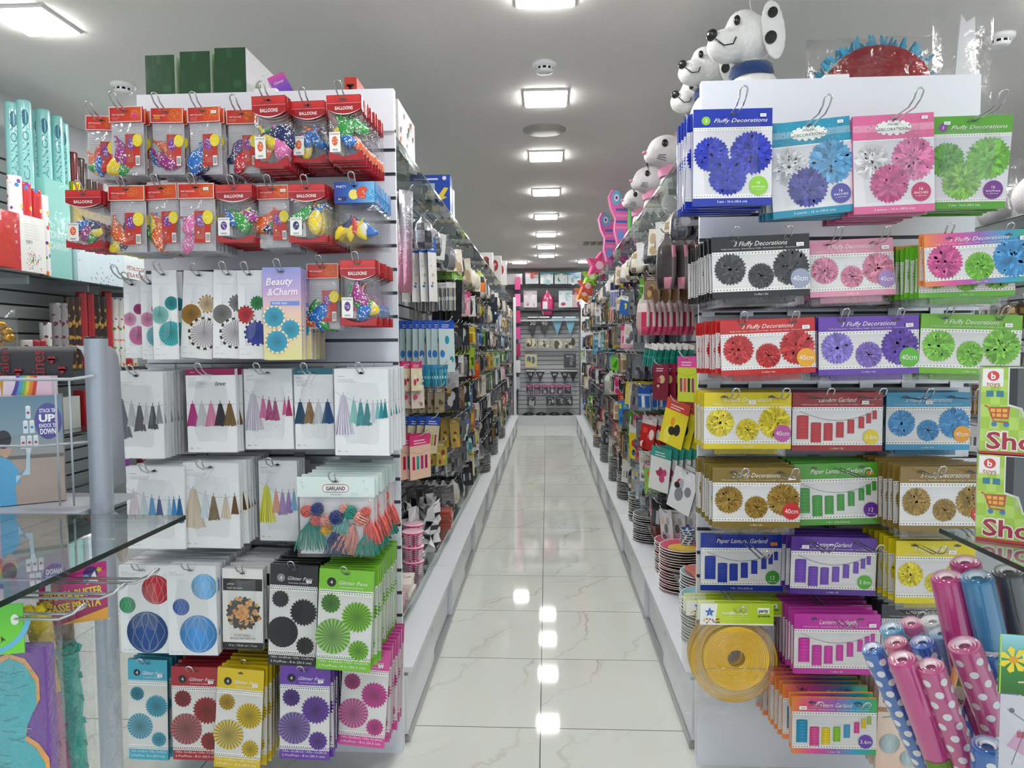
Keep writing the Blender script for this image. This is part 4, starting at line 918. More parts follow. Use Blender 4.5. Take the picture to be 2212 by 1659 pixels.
# seventh row
stack('glit', (276, 1424, 368, 1642), 2.14, 10, .026, 'turquoise', 'pack of blue paper fans', loc('first', 'seventh', BD), dict(c=0x43aecb, dk=0x2f93ae), .02, hl=.03)
stack('glit', (370, 1440, 480, 1643), 2.11, 11, .026, 'dark red', 'pack of red paper fans', loc('second', 'seventh', BD), dict(c=0xa81e2c, dk=0x93202e), .01, hl=.03)
stack('glit', (470, 1444, 576, 1662), 2.08, 12, .027, 'yellow', 'pack of golden paper fans', loc('third', 'seventh', BD), dict(c=0xe0c020, dk=0xc89b22), .07, hl=-.03)
stack('glit', (605, 1438, 717, 1642), 2.09, 14, .023, 'purple', 'pack of violet paper fans', loc('fourth', 'seventh', BD), dict(c=0x6b3fa8, dk=0x57358c), .03, hl=.03)
stack('glit', (742, 1402, 846, 1614), 2.16, 9, .027, 'magenta', 'pack of pink paper fans', loc('fifth', 'seventh', BD), dict(c=0xd84a9e, dk=0xb02a78, st=1), .08, hl=.0)
# bare hooks whose packs are sold
for k, (px, py, L) in enumerate(((258, 600, .30), (243, 815, .22))):
    p = UN(px, py, 2.16); hook((p.x, 2.448, p.z), L, 0, ('bare chrome hook beside the pink paper fans' if k == 0 else 'bare chrome hook just above the silver tassel cards'), 'chrome display hooks')
# price rail strips: thin metallic ledges under the third, fourth and fifth rows
def rail(px0, px1, py, Y, lb, clips):
    a, c = UN(px0, py, Y), UN(px1, py, Y); t = empty('backplate_rail', ((a.x+c.x)/2, Y, a.z), label=lb, cat='rail', group='metal hook rails')
    L = (c.x-a.x)/2; b = MB(); b.box(-L, -.010, -.006, L, -.001, .006, 0x8f9096); b.build('bar', 'alu', t)
    for u in clips: b = MB(); x = -L+2*L*u; b.box(x-.022, -.016, -.020, x+.022, -.0105, .005, 0x4a4c52); b.build('clip', 'alu', t)
rail(318, 850, 790, 2.442, 'long metal hook rail under the paper fan cards', (.1, .25, .37, .6, .75, .9))
rail(310, 850, 988, 2.442, 'long metal hook rail under the fourth row tassel cards', (.1, .28, .5, .7))
rail(560, 850, 1178, 2.442, 'metal hook rail under the yellow tassel card', (.2, .5))

# ---------------- pompom display (end panel of the second shelving run) ----------------
PD = 'pompom display'
PF = 'pack of three'
stack('flufT', (1498, 237, 1666, 442), 2.06, 7, .028, 'royal blue', 'pack of three blue tissue pompoms', loc('first', 'top', PD), dict(c=0x1230a8, k=0x8cc63f, p=((0, 0x1a2fc4), (0, 0x1a2fc4), (0, 0x1a2fc4)), badge=0x8fd02f, dx=-.003), .0, hl=.10)
stack('flufT', (1656, 262, 1832, 464), 2.10, 4, .03, 'teal', 'pack with white, blue and violet pompoms', loc('second', 'top', PD), dict(c=0x2596b8, style=1, p=((0, 0xe8eaee), (0, 0x68b4ea), (0, 0x4a48a8)), badge=0x5a58a4, sd=5), -.09, hl=.13)
stack('flufT', (1842, 249, 2012, 458), 2.09, 8, .028, 'rose pink', 'pack with white and pink pompoms', loc('third', 'top', PD), dict(c=0xe26a9c, style=1, p=((0, 0xeceaea), (0, 0xf07fb4), (0, 0xd8448c)), badge=0xc23a6a, sd=6, dx=-.001), -.035, hl=.13)
stack('flufT', (2014, 252, 2178, 447), 2.10, 5, .03, 'leaf green', 'pack with three green pompoms', loc('fourth', 'top', PD), dict(c=0x5aa823, k=0x8a4a9a, p=((0, 0x5fae2e), (0, 0x7ac83c), (0, 0x8ccc4a)), badge=0x7a2f8e, sd=7, stx=-.3), .02, hl=.13, tilt=(.08, -.10))
W2 = (-.27, .27)
def fl(box, Y, n, dy, sh, lk, lc, o=None, rot=0, hooks=W2, tilt=(0, 0), hl=.02): stack('fluf', box, Y, n, dy, sh, lk, lc, o, rot, tilt, hooks=hooks, hl=hl)
fl((1537, 510, 1746, 640), 2.10, 12, .025, 'black-headed', 'pack of three black pompoms', loc('first', 'second', PD), dict(c=0x1b1b1d, pc=(0x3c3d40,)*3, badge=0x9aa0ba, dx=-.001), -.03)
fl((1744, 518, 1926, 640), 2.14, 7, .03, 'pale pink', 'pack of three pink pompoms', loc('second', 'second', PD), dict(c=0xe59ab2, pc=(0xe78fae,)*3, badge=0xa98cc8), -.03, tilt=(-.10, 0), hl=.08)
fl((1996, 502, 2230, 612), 2.02, 2, .02, 'rainbow-headed', 'pack with pink, green and blue pompoms', loc('third', 'second', PD), dict(c='rainbow', pc=(0xe0509a, 0x7ccc2c, 0x3f9fe0), bulk=0), -.05, hl=0)
fl((1985, 530, 2190, 640), 2.07, 7, .018, 'lime edged', 'pack of pompoms tucked behind the rainbow one', loc('third', 'second', PD), dict(c=0x6cc22a, pc=(0x7ccc2c,)*3, dx=-.004), -.02, hooks=())
fl((1935, 528, 2090, 640), 2.2, 8, .022, 'orange edged', 'pack of pompoms near the panel', loc('third', 'second', PD), dict(c=0xe09a20, pc=(0xe0509a,)*3, dx=-.004), -.06, hooks=())
fl((1556, 690, 1758, 808), 2.11, 8, .03, 'red-headed', 'pack of three red pompoms', loc('first', 'third', PD), dict(c=0xc81e22, pc=(0xd02226,)*3, badge=0xf0a81e, dx=-.004), -.035)
fl((1768, 684, 1982, 808), 2.12, 8, .028, 'purple-headed', 'pack of lilac and violet pompoms', loc('second', 'third', PD), dict(c=0x6a3fb0, pc=(0x8f7ee0, 0x8a6cd0, 0x5f30b0), badge=0x5fb82e), -.02)
fl((1990, 680, 2205, 808), 2.12, 9, .028, 'lime-headed', 'pack of three lime pompoms', loc('third', 'third', PD), dict(c=0x74b828, pc=(0x86d43a,)*3, stx=.36), .03)
fl((1521, 848, 1708, 970), 2.20, 6, .03, 'yellow-headed', 'pack of three yellow pompoms', loc('first', 'fourth', PD), dict(c=0xe6cf12, pc=(0xf4dc1c,)*3, badge=0xc85aa8, stx=.05), .0, hl=.13)
fl((1712, 848, 1905, 974), 2.22, 6, .03, 'dark red', 'pack with a garland of red paper lanterns', loc('second', 'fourth', PD), dict(c=0xa0141f, lant=1, lc=[0xc8323c]*8, badge=0xe8cf1a, bt='3.6m', bulk=0, stx=.3), .0, hl=.13)
fl((1915, 848, 2094, 972), 2.26, 4, .03, 'sky blue', 'pack of three blue pompoms', loc('third', 'fourth', PD), dict(c=0x3f9cc8, pc=(0x3a98d8,)*3, badge=0xf0a020, stx=.0), .0, hl=.13)
fl((1540, 1010, 1727, 1140), 2.13, 8, .03, 'antique gold', 'pack of gold pompoms beside green lanterns', loc('first', 'fifth', PD), dict(c=0x86702a, pc=(0xa8842a,)*3, badge=0xd03434, dx=-.001), .0, hl=.12)
fl((1714, 1000, 1902, 1134), 2.22, 5, .03, 'bright green', 'pack with a garland of green paper lanterns', loc('second', 'fifth', PD), dict(c=0x4f9f28, lant=1, pap=1, lc=[0x44a03a]*8, badge=0x6a2a9a, bt='12', bulk=0, st=0xf08a28, stx=.36), -.03, hooks=(0,), hl=.2)
fl((1945, 1008, 2135, 1150), 2.10, 9, .028, 'bronze gold', 'pack of gold pompoms beside the glass shelf', loc('third', 'fifth', PD), dict(c=0x8a6f2e, pc=(0xa8842a,)*3, badge=0xd03434, dx=-.003), .0, hl=.1)
fl((1514, 1152, 1691, 1277), 2.28, 1, .03, 'navy blue', 'pack with a garland of blue paper lanterns', loc('first', 'sixth', PD), dict(c=0x16349c, lant=1, pap=1, lc=[0x2440b0]*8, badge=0x3f9a34, bt='12', bulk=0, st=0xf08a28, stx=.38), .0, hooks=(0,), hl=.25)
fl((1710, 1160, 1892, 1286), 2.20, 4, .035, 'violet', 'pack with a garland of purple paper lanterns', loc('second', 'sixth', PD), dict(c=0x5a2f9a, lant=1, lc=[0x7a4fc0]*8, badge=0x56b22e, bt='3.6m', bulk=0, stx=-.34), .02, hl=.14)
fl((1936, 1168, 2104, 1305), 2.14, 7, .028, 'lemon yellow', 'pompom pack behind the plastic rolls', loc('third', 'sixth', PD), dict(c=0xe8d414, pc=(0xf6e01a,)*3, stx=.2, dx=-.004), .0, hooks=(-.2,), hl=.12)
stack('disc', (1482, 1296, 1688, 1547), 2.30, 3, .03, 'lime-headed', 'bag with the wider folded yellow paper lantern', loc('first', 'seventh', PD), dict(hk=.13), .0, hooks=())
stack('disc', (1512, 1303, 1668, 1510), 2.14, 2, .03, 'lime-headed', 'bag with a folded yellow paper lantern, smaller', loc('first', 'seventh', PD).replace('row, first', 'row, outer first'), dict(hk=.22), .0, hl=.07)
fl((1716, 1326, 1900, 1458), 2.12, 3, .03, 'magenta', 'pack with a garland of pink paper lanterns', loc('second', 'seventh', PD), dict(c=0xc838a8, lant=1, lc=[0xd83aae]*8, bulk=0), .0, hooks=(0,), hl=.1)
fl((1698, 1305, 1880, 1440), 2.26, 4, .03, 'magenta', 'lantern garland pack pushed far in', loc('second', 'seventh', PD).replace('row, second', 'row, inner second'), dict(c=0xc838a8, lant=1, lc=[0xd83aae]*8, bulk=0), .0, hooks=())
fl((1905, 1305, 2080, 1430), 2.24, 5, .03, 'dark grey', 'pack behind the plastic rolls', loc('third', 'seventh', PD), dict(c=0x4a4c52, lant=1, lc=[0x3a3a3c]*8, bulk=0), .0, hooks=(-.25,), hl=.1)
RB = [0x2f9ac8, 0xe0509a, 0xf0d020, 0x8ac82c, 0x3fa0d0, 0xe0409a, 0xf0c81e, 0x9acc3a]
fl((1712, 1506, 1892, 1631), 2.06, 2, .03, 'rainbow-headed', 'pack with a garland of coloured lanterns', loc('first', 'eighth', PD), dict(c='rainbow', lant=1, lc=RB, badge=0x6a3fb0, bt='3.6m', bulk=0, stx=-.38), .0, hl=.05)
fl((1692, 1478, 1872, 1600), 2.16, 8, .028, 'rainbow-headed', 'lantern garland pack behind, sitting higher', loc('first', 'eighth', PD).replace('row, first', 'row, inner first'), dict(c='rainbow', lant=1, lc=RB, bulk=0, dx=-.003), .0, hooks=())
stack('celeb', (1900, 1466, 1990, 1668), 2.14, 9, .028, 'peach', 'honeycomb ball pack behind the plastic rolls', loc('second', 'eighth', PD), {}, .03, hl=.04)
rail(1510, 2110, 672, 2.412, 'metal hook rail under the second row of pompom packs', (.03, .17, .34, .53, .7, .85))
rail(1510, 2110, 826, 2.412, 'metal hook rail above the yellow pompom pack', (.05, .2, .45, .6, .75, .92))
rail(1510, 2110, 992, 2.412, 'metal hook rail under the yellow pompom pack', (.1, .3, .5, .7, .85))

# ---------------- things hanging along the aisle ----------------
def mini(kind, w, h, c, seed=0, edge=None):
    "one small pack: header card and body, a single solid piece with its printed pattern"
    a = Art(); R = random.Random(seed); hc, bc, ic = c; zt = .012
    if kind in ('card', 'strip', 'garl'):
        hh = h*(.24 if kind != 'strip' else .16); b = MB()
        a.box(-w/2, .0008, zt-h, w/2, .005, zt, edge or mul(bc, .6)); a.rect(-w/2, zt-h, w/2, zt-hh, bc, 1); a.rect(-w/2, zt-hh, w/2, zt, hc, 2)
        a.lines(-w*.3, zt-hh*.5, w*.6, 2, hh*.25, mix(hc, 0xffffff, .7), 4, hh*.1)
        if kind == 'garl':
            for i in range(4): a.rect(w*(-.38+.2*i), zt-h*.78, w*(-.26+.2*i), zt-h*.48, ic[i % len(ic)], 4)
            a.line([(-w*.45, zt-h*.36), (0, zt-h*.44), (w*.45, zt-h*.36)], .001, 0x666666, 4)
        else:
            for k in range(5):
                cx, cz, q = w*R.uniform(-.32, .32), zt-hh-(h-hh)*R.uniform(.15, .85), w*R.uniform(.08, .2)
                a.disc(cx, cz, q, ic[k % len(ic)], 4+k*.3, 9, q*R.uniform(.7, 2.0))
        a.disc(0, 0, .004, 0x555555, 6, 6)
    elif kind == 'bag':
        n = 8; prof = [(.10, 0), (.14, .10), (.42, .24), (.5, .45), (.5, .8), (.38, 1)]; V = []; F = []; cl = []
        for r, t in prof:
            for j in range(n): an = 2*PI*j/n; V.append((r*w*math.cos(an), r*w*.28*math.sin(an), zt-h*t))
        for i in range(len(prof)-1):
            for j in range(n): F.append((i*n+j, i*n+(j+1) % n, (i+1)*n+(j+1) % n, (i+1)*n+j)); cl.append(lin(hc) if i < 2 else mul(ic[R.randrange(len(ic))] if R.random() < .55 else bc, R.uniform(.8, 1.1)))
        F.append(tuple((len(prof)-1)*n+j for j in range(n))); cl.append(lin(bc)); a.mesh(V, F, cl, None, True)
    elif kind == 'sticks':
        hh = h*.2; a.box(-w/2, -.002, zt-hh, w/2, .003, zt, hc)
        for i in range(6):
            x = w*(-.42+.168*i); a.box(x-w*.05, -.002, zt-h+R.random()*h*.05, x+w*.05, .003, zt-hh*.9, ic[i % len(ic)])
        a.rect(-w/2, zt-h*.62, w/2, zt-h*.5, bc, 9)
    elif kind == 'blister':
        a.box(-w/2, .0008, zt-h, w/2, .004, zt, edge or hc); a.rect(-w/2, zt-h, w/2, zt, bc, 1); a.rect(-w/2, zt-h*.28, w/2, zt, hc, 2)
        for k in range(3): V = (w*(-.3+.3*k)); a.box(V-w*.12, -.014, zt-h*.86, V+w*.12, 0, zt-h*.36, ic[k % len(ic)])
    elif kind == 'disc':
        a.box(-w*.3, 0, zt-h*.35, w*.3, .003, zt, bc); a.lathe([(0, -.012), (w*.46, -.012), (w*.5, -.004), (w*.5, .006), (0, .008)], 16, T=Matrix.Translation((0, 0, zt-h*.5)) @ Matrix.Rotation(PI/2, 4, 'X'), cols=[ic[0], hc, hc, hc])
    elif kind == 'foil':
        b = bag_mesh(-w/2, zt-h, w/2, zt, .02, 4, 12, seed=seed); a.mesh(b.V, b.F, [mix(bc, hc, min(1, max(0, (sum(b.V[j][2] for j in f)/4-zt+h*.75)/h*2.2))) for f in b.F], None, True)
    return a
MINI = {}
def mini_obj(name, kind, w, h, c, seed, mat='gloss', edge=None):
    k = (name, kind, w, h, c, seed)
    if k not in MINI: MINI[k] = mini(kind, w, h, c, seed, edge).build(name, mat); return MINI[k]
    r = MINI[k].copy(); COL.objects.link(r); return r
SIDE = {-1: 'balloon display', 1: 'pompom display'}
def side_stack(s, box, n, kind, c, name, cat, short, where, turn=42, X=.61, dx=.045, mat='gloss', rot=0, wf=1.2, edge=None, Y=None):
    "packs on one hook of an aisle wall; the pack nearest the aisle covers the pixel box"
    x0, y0, x1, y1 = box; pc = (x0+x1)/2
    Y = Y or X*F_PX/abs(pc-1181); a, q = UN(x0, y0, Y), UN(x1, y1, Y); w, h = abs(q.x-a.x)*wf, abs(a.z-q.z); cx, top = (a.x+q.x)/2, a.z
    X = abs(cx); R = random.Random(int(pc*13+y0)); seed = int(pc+y0)
    n = max(1, min(n, int((.93-X)/dx)+1)) if dx*(n-1) > .93-X else n
    for i in range(n):
        o = mini_obj(name, kind, round(w, 4), round(h, 4), c, seed, mat, edge)
        ang = math.radians(90-turn+R.uniform(-6, 6)+i*1.5)
        o.location = (s*(X+i*dx), Y+R.uniform(-.008, .008), top-.012); o.rotation_euler = (R.uniform(-.05, .05), rot, -s*ang)
        setp(o, f'{short}, aisle end of its hook, {where}' if i == 0 and n > 1 else f'{short} {"deeper on the hook, " if i else ""}{where}', cat, f'{short}, {where}')
    L = .94-X+.03; k = hook((s*.948, Y, top-.013), L, -s*PI/2, f'chrome hook holding {short}', 'aisle hooks')
    return Y, top
Z_ = lambda *a: tuple(a)
BR = 'behind the balloon display'; PRR = 'behind the pompom display'
SS = side_stack
wd2 = 0xeceae6
for s, bx, n, kd, c, nm, ct, sh, kw in (
 (-1, (864, 412, 894, 632), 5, 'foil', Z_(0xc8c6cc, 0xe6a0b8, ()), 'foil_curtain_pack', 'foil curtain', 'silver and pink foil curtain pack', dict(X=.62, mat='foil', turn=50)),
 (-1, (922, 512, 944, 652), 4, 'card', Z_(0x2f63b8, wd2, (0xd8b89c, 0x3a6fb8, 0xc9d6e2, 0x8a6a4a)), 'balloon_number_pack', 'foil balloon', 'white card with blue band', dict(edge=0x1c3450)),
 (-1, (976, 588, 1000, 692), 4, 'strip', Z_(0x7cb83a, 0x1a1c20, (0x23262b, 0x2c2f34)), 'streamer_pack', 'streamer', 'black pack with green top', dict(edge=0x8a9a86)),
 (-1, (1018, 584, 1052, 642), 4, 'bag', Z_(0xc8d86a, 0xe8e4dc, (0x7ccc3a, 0xf0812e, 0x35373b)), 'whistle_pack', 'party favours', 'green and orange favour bag', {}),
 (-1, (1030, 656, 1048, 688), 5, 'disc', Z_(0x8a8a1c, 0x55585c, (0xe2dc20,)), 'ribbon_roll_pack', 'ribbon', 'yellow ribbon roll', dict(dx=.03)),
 (-1, (1052, 632, 1076, 690), 5, 'strip', Z_(wd2, 0x20263c, (0x262c44, 0xe8e8e4)), 'candle_pack', 'candles', 'navy pack with white ends', {}),
 (-1, (948, 692, 980, 804), 8, 'strip', Z_(0x2554c4, 0xcfe4e4, (0x2f9ab8, 0xe8e2cc, 0x3a7fd0)), 'balloon_pump_pack', 'balloon pump', 'blue-topped balloon pump pack', dict(dx=.040, turn=55)),
 (-1, (886, 780, 914, 844), 4, 'card', Z_(0xd8306e, 0xe6dab8, (0xf0e8d0, 0xb83050)), 'candle_pack', 'candles', 'pink-topped candle pack', dict(edge=0x8c2030)),
 (-1, (934, 788, 968, 836), 6, 'sticks', Z_(0x3a8fb8, 0xd6e4ea, (0x2f8fb0, 0x4fb0c4)), 'straw_pack', 'straws', 'teal straw pack', {}),
 (-1, (962, 800, 992, 852), 7, 'strip', Z_(0xc8c8cc, 0xb8b4b8, (0xa09ca4, 0x7e8a8e)), 'straw_pack', 'straws', 'pale grey straw pack', dict(edge=0x4a4448)),
 (-1, (1004, 742, 1026, 796), 5, 'strip', Z_(0x5c7a26, 0x9cb83a, (0x4a6a20, 0xb8cc4a)), 'streamer_pack', 'streamer', 'olive green streamer pack', {}),
 (-1, (1016, 778, 1036, 824), 2, 'bag', Z_(0xe0702a, 0xe05a20, (0xf08a30, 0xd84a1a)), 'balloon_pack', 'balloons', 'orange oval balloon pack', {}),
 (-1, (888, 832, 916, 882), 5, 'card', Z_(0xd8c8b8, 0xd8c8bc, (0x8a7a70, 0xb8a89c, 0xd83a78)), 'eyelash_pack', 'eyelashes', 'beige card with a pink foot', dict(edge=0x7a2430)),
 (-1, (938, 834, 962, 892), 6, 'card', Z_(0x7e7468, 0x97907c, (0x5a5044, 0xc8a048)), 'candle_pack', 'candles', 'brown and gold candle pack', dict(edge=0x6c5426)),
 (-1, (964, 838, 990, 892), 6, 'sticks', Z_(0xb89858, 0xcfc8b4, (0x6c5a30, 0xd8a038)), 'skewer_pack', 'skewers', 'gold skewer pack', {}),
 (-1, (1004, 830, 1022, 890), 5, 'strip', Z_(0x2b4a8c, 0x5c7c9c, (0x2f5aa0, 0xd8dee4)), 'candle_pack', 'candles', 'dark blue candle pack', {}),
 (-1, (918, 900, 954, 980), 7, 'garl', Z_(0x2450b4, 0xdccfae, (0x3aa0b0, 0x2a2f6a, 0xa8b83a, 0x9a3050)), 'garland_pack', 'garland', 'blue-topped garland card', dict(rot=.12, edge=0x22283a)),
 (-1, (884, 938, 932, 1034), 6, 'garl', Z_(0xe23a7c, 0xf0c8b0, (0xc01f50, 0x2fa0a0, 0xb02f7a, 0xa8205a)), 'garland_pack', 'garland', 'hot pink-topped garland card', dict(rot=-.03, edge=0x8a2a48)),
 (-1, (942, 952, 966, 1006), 6, 'card', Z_(0x97862c, 0xb0a44a, (0x9a3030, 0xd0c060)), 'napkin_pack', 'napkins', 'olive card with a red motif', dict(edge=0xa88a4c)),
 (-1, (1014, 932, 1038, 994), 8, 'strip', Z_(0xb8b8b8, 0xd8d8d8, (0x2a2a2c, 0xe6e6e6)), 'candle_pack', 'candles', 'black and white candle pack', dict(edge=0x2e2e30, dx=.035)),
 (-1, (988, 902, 1016, 956), 5, 'sticks', Z_(0x6a7ac8, 0xdfe0e4, (0xc03048, 0x3a9a4a, 0xe8e8ea)), 'fork_pack', 'cutlery', 'coloured fork pack', dict(rot=.3)),
 (1, (1418, 502, 1462, 624), 5, 'bag', Z_(0x5a5654, 0x423c3e, (0x35302f, 0x6a5c5c, 0xd88aa0)), 'costume_pack', 'costume', 'dark plastic costume bag', dict(dx=.06)),
 (1, (1338, 572, 1358, 622), 5, 'bag', Z_(0xd8d4cc, 0xe8c81e, (0xe8d020, 0x2a3a8c, 0xc83028)), 'favour_bag_pack', 'party favours', 'yellow toy favour bag', dict(dx=.05)),
 (1, (1318, 610, 1338, 668), 2, 'blister', Z_(0x1f2a5a, 0xd6d6e4, (0x8a94b8, 0x9aa0c8)), 'toy_pack', 'toy', 'navy-topped white toy card', {}),
 (1, (1340, 640, 1364, 680), 4, 'card', Z_(0xe8e8e4, 0x2f6ab8, (0xe8d020, 0x2f6ab8, 0x3a8a3a)), 'flag_pack', 'flags', 'blue and yellow flag pack', dict(rot=.25)),
 (1, (1374, 634, 1406, 724), 9, 'bag', Z_(0xc8bcb8, 0xd8b0b4, (0xd83a60, 0xe84a78, 0xe8d8d4)), 'glitter_shoe_pack', 'costume', 'pink glittery accessory bag', dict(dx=.035)),
 (1, (1276, 646, 1302, 682), 4, 'sticks', Z_(0x1c3a50, 0xd8d0c8, (0xe0d8d0, 0xb0a8a4)), 'brush_pack', 'brush', 'tassel brush with navy top', {}),
 (1, (1278, 724, 1306, 766), 6, 'card', Z_(0x9ac0d4, 0x6a9ab8, (0x4a7a9c, 0x8ab8d0)), 'napkin_pack', 'napkins', 'light blue packet', dict(dx=.03)),
 (1, (1392, 744, 1422, 794), 7, 'sticks', Z_(0xe8e4e0, 0x2f9a8a, (0x2f9a8a, 0x1f7a6c)), 'tassel_pack', 'tassel', 'teal tassel bunch', dict(rot=.2, dx=.035)),
 (1, (1412, 786, 1442, 864), 6, 'card', Z_(0x8a1c3a, 0x7a1a30, (0xb03a50, 0xd0b080, 0x5a1020)), 'garland_pack', 'garland', 'dark red beaded garland', dict(dx=.04, turn=50)),
 (1, (1462, 770, 1506, 868), 4, 'garl', Z_(0xe84aa0, 0xc8d63a, (0x9a2f8a, 0xe83a90, 0x2a2a2c)), 'garland_pack', 'garland', 'pink and lime patterned card', dict(X=.60, dx=.07)),
 (1, (1318, 770, 1346, 800), 3, 'card', Z_(0x6ac82c, 0x7ad83a, (0x4a9a20, 0x9ae85a)), 'favour_bag_pack', 'party favours', 'bright green small bag', {}),
 (1, (1304, 800, 1336, 852), 4, 'bag', Z_(0xd8dccf, 0xd0d2c4, (0xe8e8dc, 0xa0a898)), 'favour_bag_pack', 'party favours', 'off-white net bag', {}),
 (1, (1334, 848, 1360, 918), 6, 'card', Z_(0xd8401c, 0x3a8fd0, (0xe8d020, 0x5ab0e0, 0x2a60b0)), 'foil_balloon_pack', 'foil balloon', 'red-topped blue balloon pack', dict(edge=0x1c1a1c, dx=.03)),
 (1, (1388, 900, 1420, 972), 7, 'card', Z_(0xc8c0bc, 0xc02424, (0xe84a3a, 0xf0e0d8, 0xa01818)), 'foil_balloon_pack', 'foil balloon', 'red strawberry balloon pack', dict(dx=.035, rot=.15, edge=0x5a1014)),
 (1, (1440, 866, 1492, 968), 6, 'card', Z_(0xd84a38, 0xf0dc2e, (0xf6ea60, 0x2a2a20, 0xf0a020)), 'foil_balloon_pack', 'foil balloon', 'yellow cartoon balloon card', dict(rot=.28, edge=0x1a1a1c, X=.60, dx=.04)),
 (1, (1406, 966, 1452, 1062), 7, 'card', Z_(0x3aa090, 0xeceeea, (0xd04a80, 0xeceeea, 0xb03a68)), 'foil_balloon_pack', 'foil balloon', 'white card with a pink heart', dict(rot=.12, edge=0x2a2c30, dx=.035)),
 (1, (1458, 1016, 1510, 1112), 5, 'card', Z_(0xe4e4e6, 0xe6e6e8, (0x8a8a8e, 0xc0392b, 0xb0b0b4, 0x2a2a2c)), 'foil_balloon_pack', 'foil balloon', 'white card with a grey rocket picture', dict(rot=.3, edge=0x26262a, X=.60)),
 (1, (1358, 918, 1382, 992), 3, 'card', Z_(0xe8e4dc, 0xe8c832, (0x3a6ab8, 0x2a2a2c, 0xc83a3a)), 'foil_balloon_pack', 'foil balloon', 'yellow parrot balloon card', dict(edge=0x5a5a60)),
 (1, (1368, 996, 1390, 1062), 4, 'card', Z_(0x6a6e74, 0x9aa8b8, (0xe8c030, 0x4a80c0, 0xe87a8a)), 'candle_pack', 'candles', 'grey-blue candle card', {}),
 (1, (1392, 1000, 1408, 1068), 3, 'strip', Z_(0xe0a0b8, 0x8ac84a, (0xf05a6a, 0x9ad85a)), 'candle_pack', 'candles', 'pink and green candle strip', {}),
):
    SS(s, bx, n, kd, c, nm, ct, sh, BR if s < 0 else PRR, **kw)

# further along both aisle walls: hook after hook of small packs
PALS = [('black', (0x1a1b1e, 0x2c2e33, (0x4a4c52, 0xb8b8b8))), ('white', (0xd8d8d8, 0xe4e4e2, (0xb0b4b8, 0x6a6e74, 0xd8c8b8))), ('pink', (0xd8407c, 0xe8b0c0, (0xd83a78, 0xf0e0e4))),
 ('green', (0x5a9a32, 0xb8c8a0, (0x4a8a2a, 0xe0e8d0))), ('blue', (0x2a5aa8, 0xa8c0d8, (0x2f6ab8, 0xe8eef4))), ('red', (0xa82430, 0xb87070, (0xc83038, 0xe8d8d0))), ('silver', (0x9a9ca2, 0xb8bac0, (0x70737a, 0xe0e0e4))),
 ('brown', (0x5c4432, 0x8a7460, (0x6a4c34, 0xc8a060))), ('gold', (0x97762c, 0xb89c58, (0xd8b050, 0x5a4820))), ('grey', (0x4a4c52, 0x6c6f76, (0x8a8c92, 0x2a2c30))), ('teal', (0x1f7a80, 0x8ab8b8, (0x2a9aa0, 0xe0e8e8))), ('cream', (0xd0c4b0, 0xe0d8c8, (0xb09878, 0x8a7a60))), ('yellow', (0xd8c020, 0xe0d478, (0xe8d830, 0xb07820)))]
KND = [('candle_card', 'card', 'candles', .10, .17), ('straw_bundle', 'sticks', 'straws', .09, .19), ('favour_bag', 'bag', 'party favours', .11, .16), ('toy_blister', 'blister', 'toy', .11, .15), ('streamer_strip', 'strip', 'streamer', .08, .20), ('mask_card', 'card', 'mask', .14, .15), ('banner_card', 'garl', 'banner', .13, .18)]
WEI = [12, 7, 2, 2.5, 2, 2, 11, 4, 3, 10, 2, 4, 1.2]
RR = random.Random(11)
ROWZ = (2.16, 1.92, 1.66, 1.44, 1.23, 1.02, .82, .62)
RWN = ('highest', 'second', 'third', 'fourth', 'fifth', 'sixth', 'seventh', 'lowest')
for s in (-1, 1):
    for r, z in enumerate(ROWZ):
        Y = {0: 2.75, 1: 4.45, 2: 4.6, 3: 4.5, 4: 4.4, 5: 4.5, 6: 4.3, 7: 4.2}[r]+RR.uniform(0, .15) if s < 0 else {0: 2.75, 1: 4.2, 2: 4.6, 3: 4.7, 4: 4.5, 5: 4.6, 6: 4.0, 7: 3.6}[r]+RR.uniform(0, .15)
        if s < 0 and r == 0: Y = 3.5
        hk = 0
        while Y < 12.0:
            hk += 1; nm, kd, ct, w, h = RR.choice(KND); pn, c = RR.choices(PALS, WEI)[0]; v = RR.choice((0, 1))
            if r == 0: nm, kd, ct, w, h = ('clear_bag', 'bag', 'party favours', .13, .17) if RR.random() < .6 else ('mask_card', 'card', 'mask', .14, .15); pn, c = RR.choice([PALS[1], PALS[6], PALS[9], PALS[11]])
            n = 5 if Y < 6 else 4 if Y < 8 else 3
            where = f'{ORD[min(hk, 20)] if hk <= 20 else "a later"} hook of the {RWN[r]} row {BR if s < 0 else PRR}'
            for i in range(n):
                o = mini_obj(nm, kd, w, h, c, v, 'foil' if pn == 'silver' or (pn == 'grey' and kd == 'bag') else 'gloss')
                X = .63+i*.28/n+RR.uniform(-.006, .006)
                o.location = (s*X, Y+RR.uniform(-.01, .01), z-.02+RR.uniform(-.003, .003)); o.rotation_euler = (RR.uniform(-.08, .08), RR.uniform(-.08, .08), -s*math.radians(RR.uniform(38, 60)))
                setp(o, f'{pn} {nm.replace("_", " ")}, {where}', ct, f'{pn} {nm.replace("_", " ")}, {where}')
            if Y >= 5.4:
                if Y < 10: FARH.tube([(s*.948, Y, z-.021), (s*.61, Y, z-.021), (s*.59, Y, z-.003)], .0028, 5, 0xcccccc)
            else: hook((s*.948, Y, z-.021), .34, -s*PI/2, f'chrome hook, {where}', 'aisle hooks')
            Y += RR.uniform(.19, .27) if Y < 7 else RR.uniform(.30, .42)

FARH.build('far_hook_wires', 'chrome', label='far chrome hook ends bristling down both aisle walls', cat='hooks', kind='stuff')
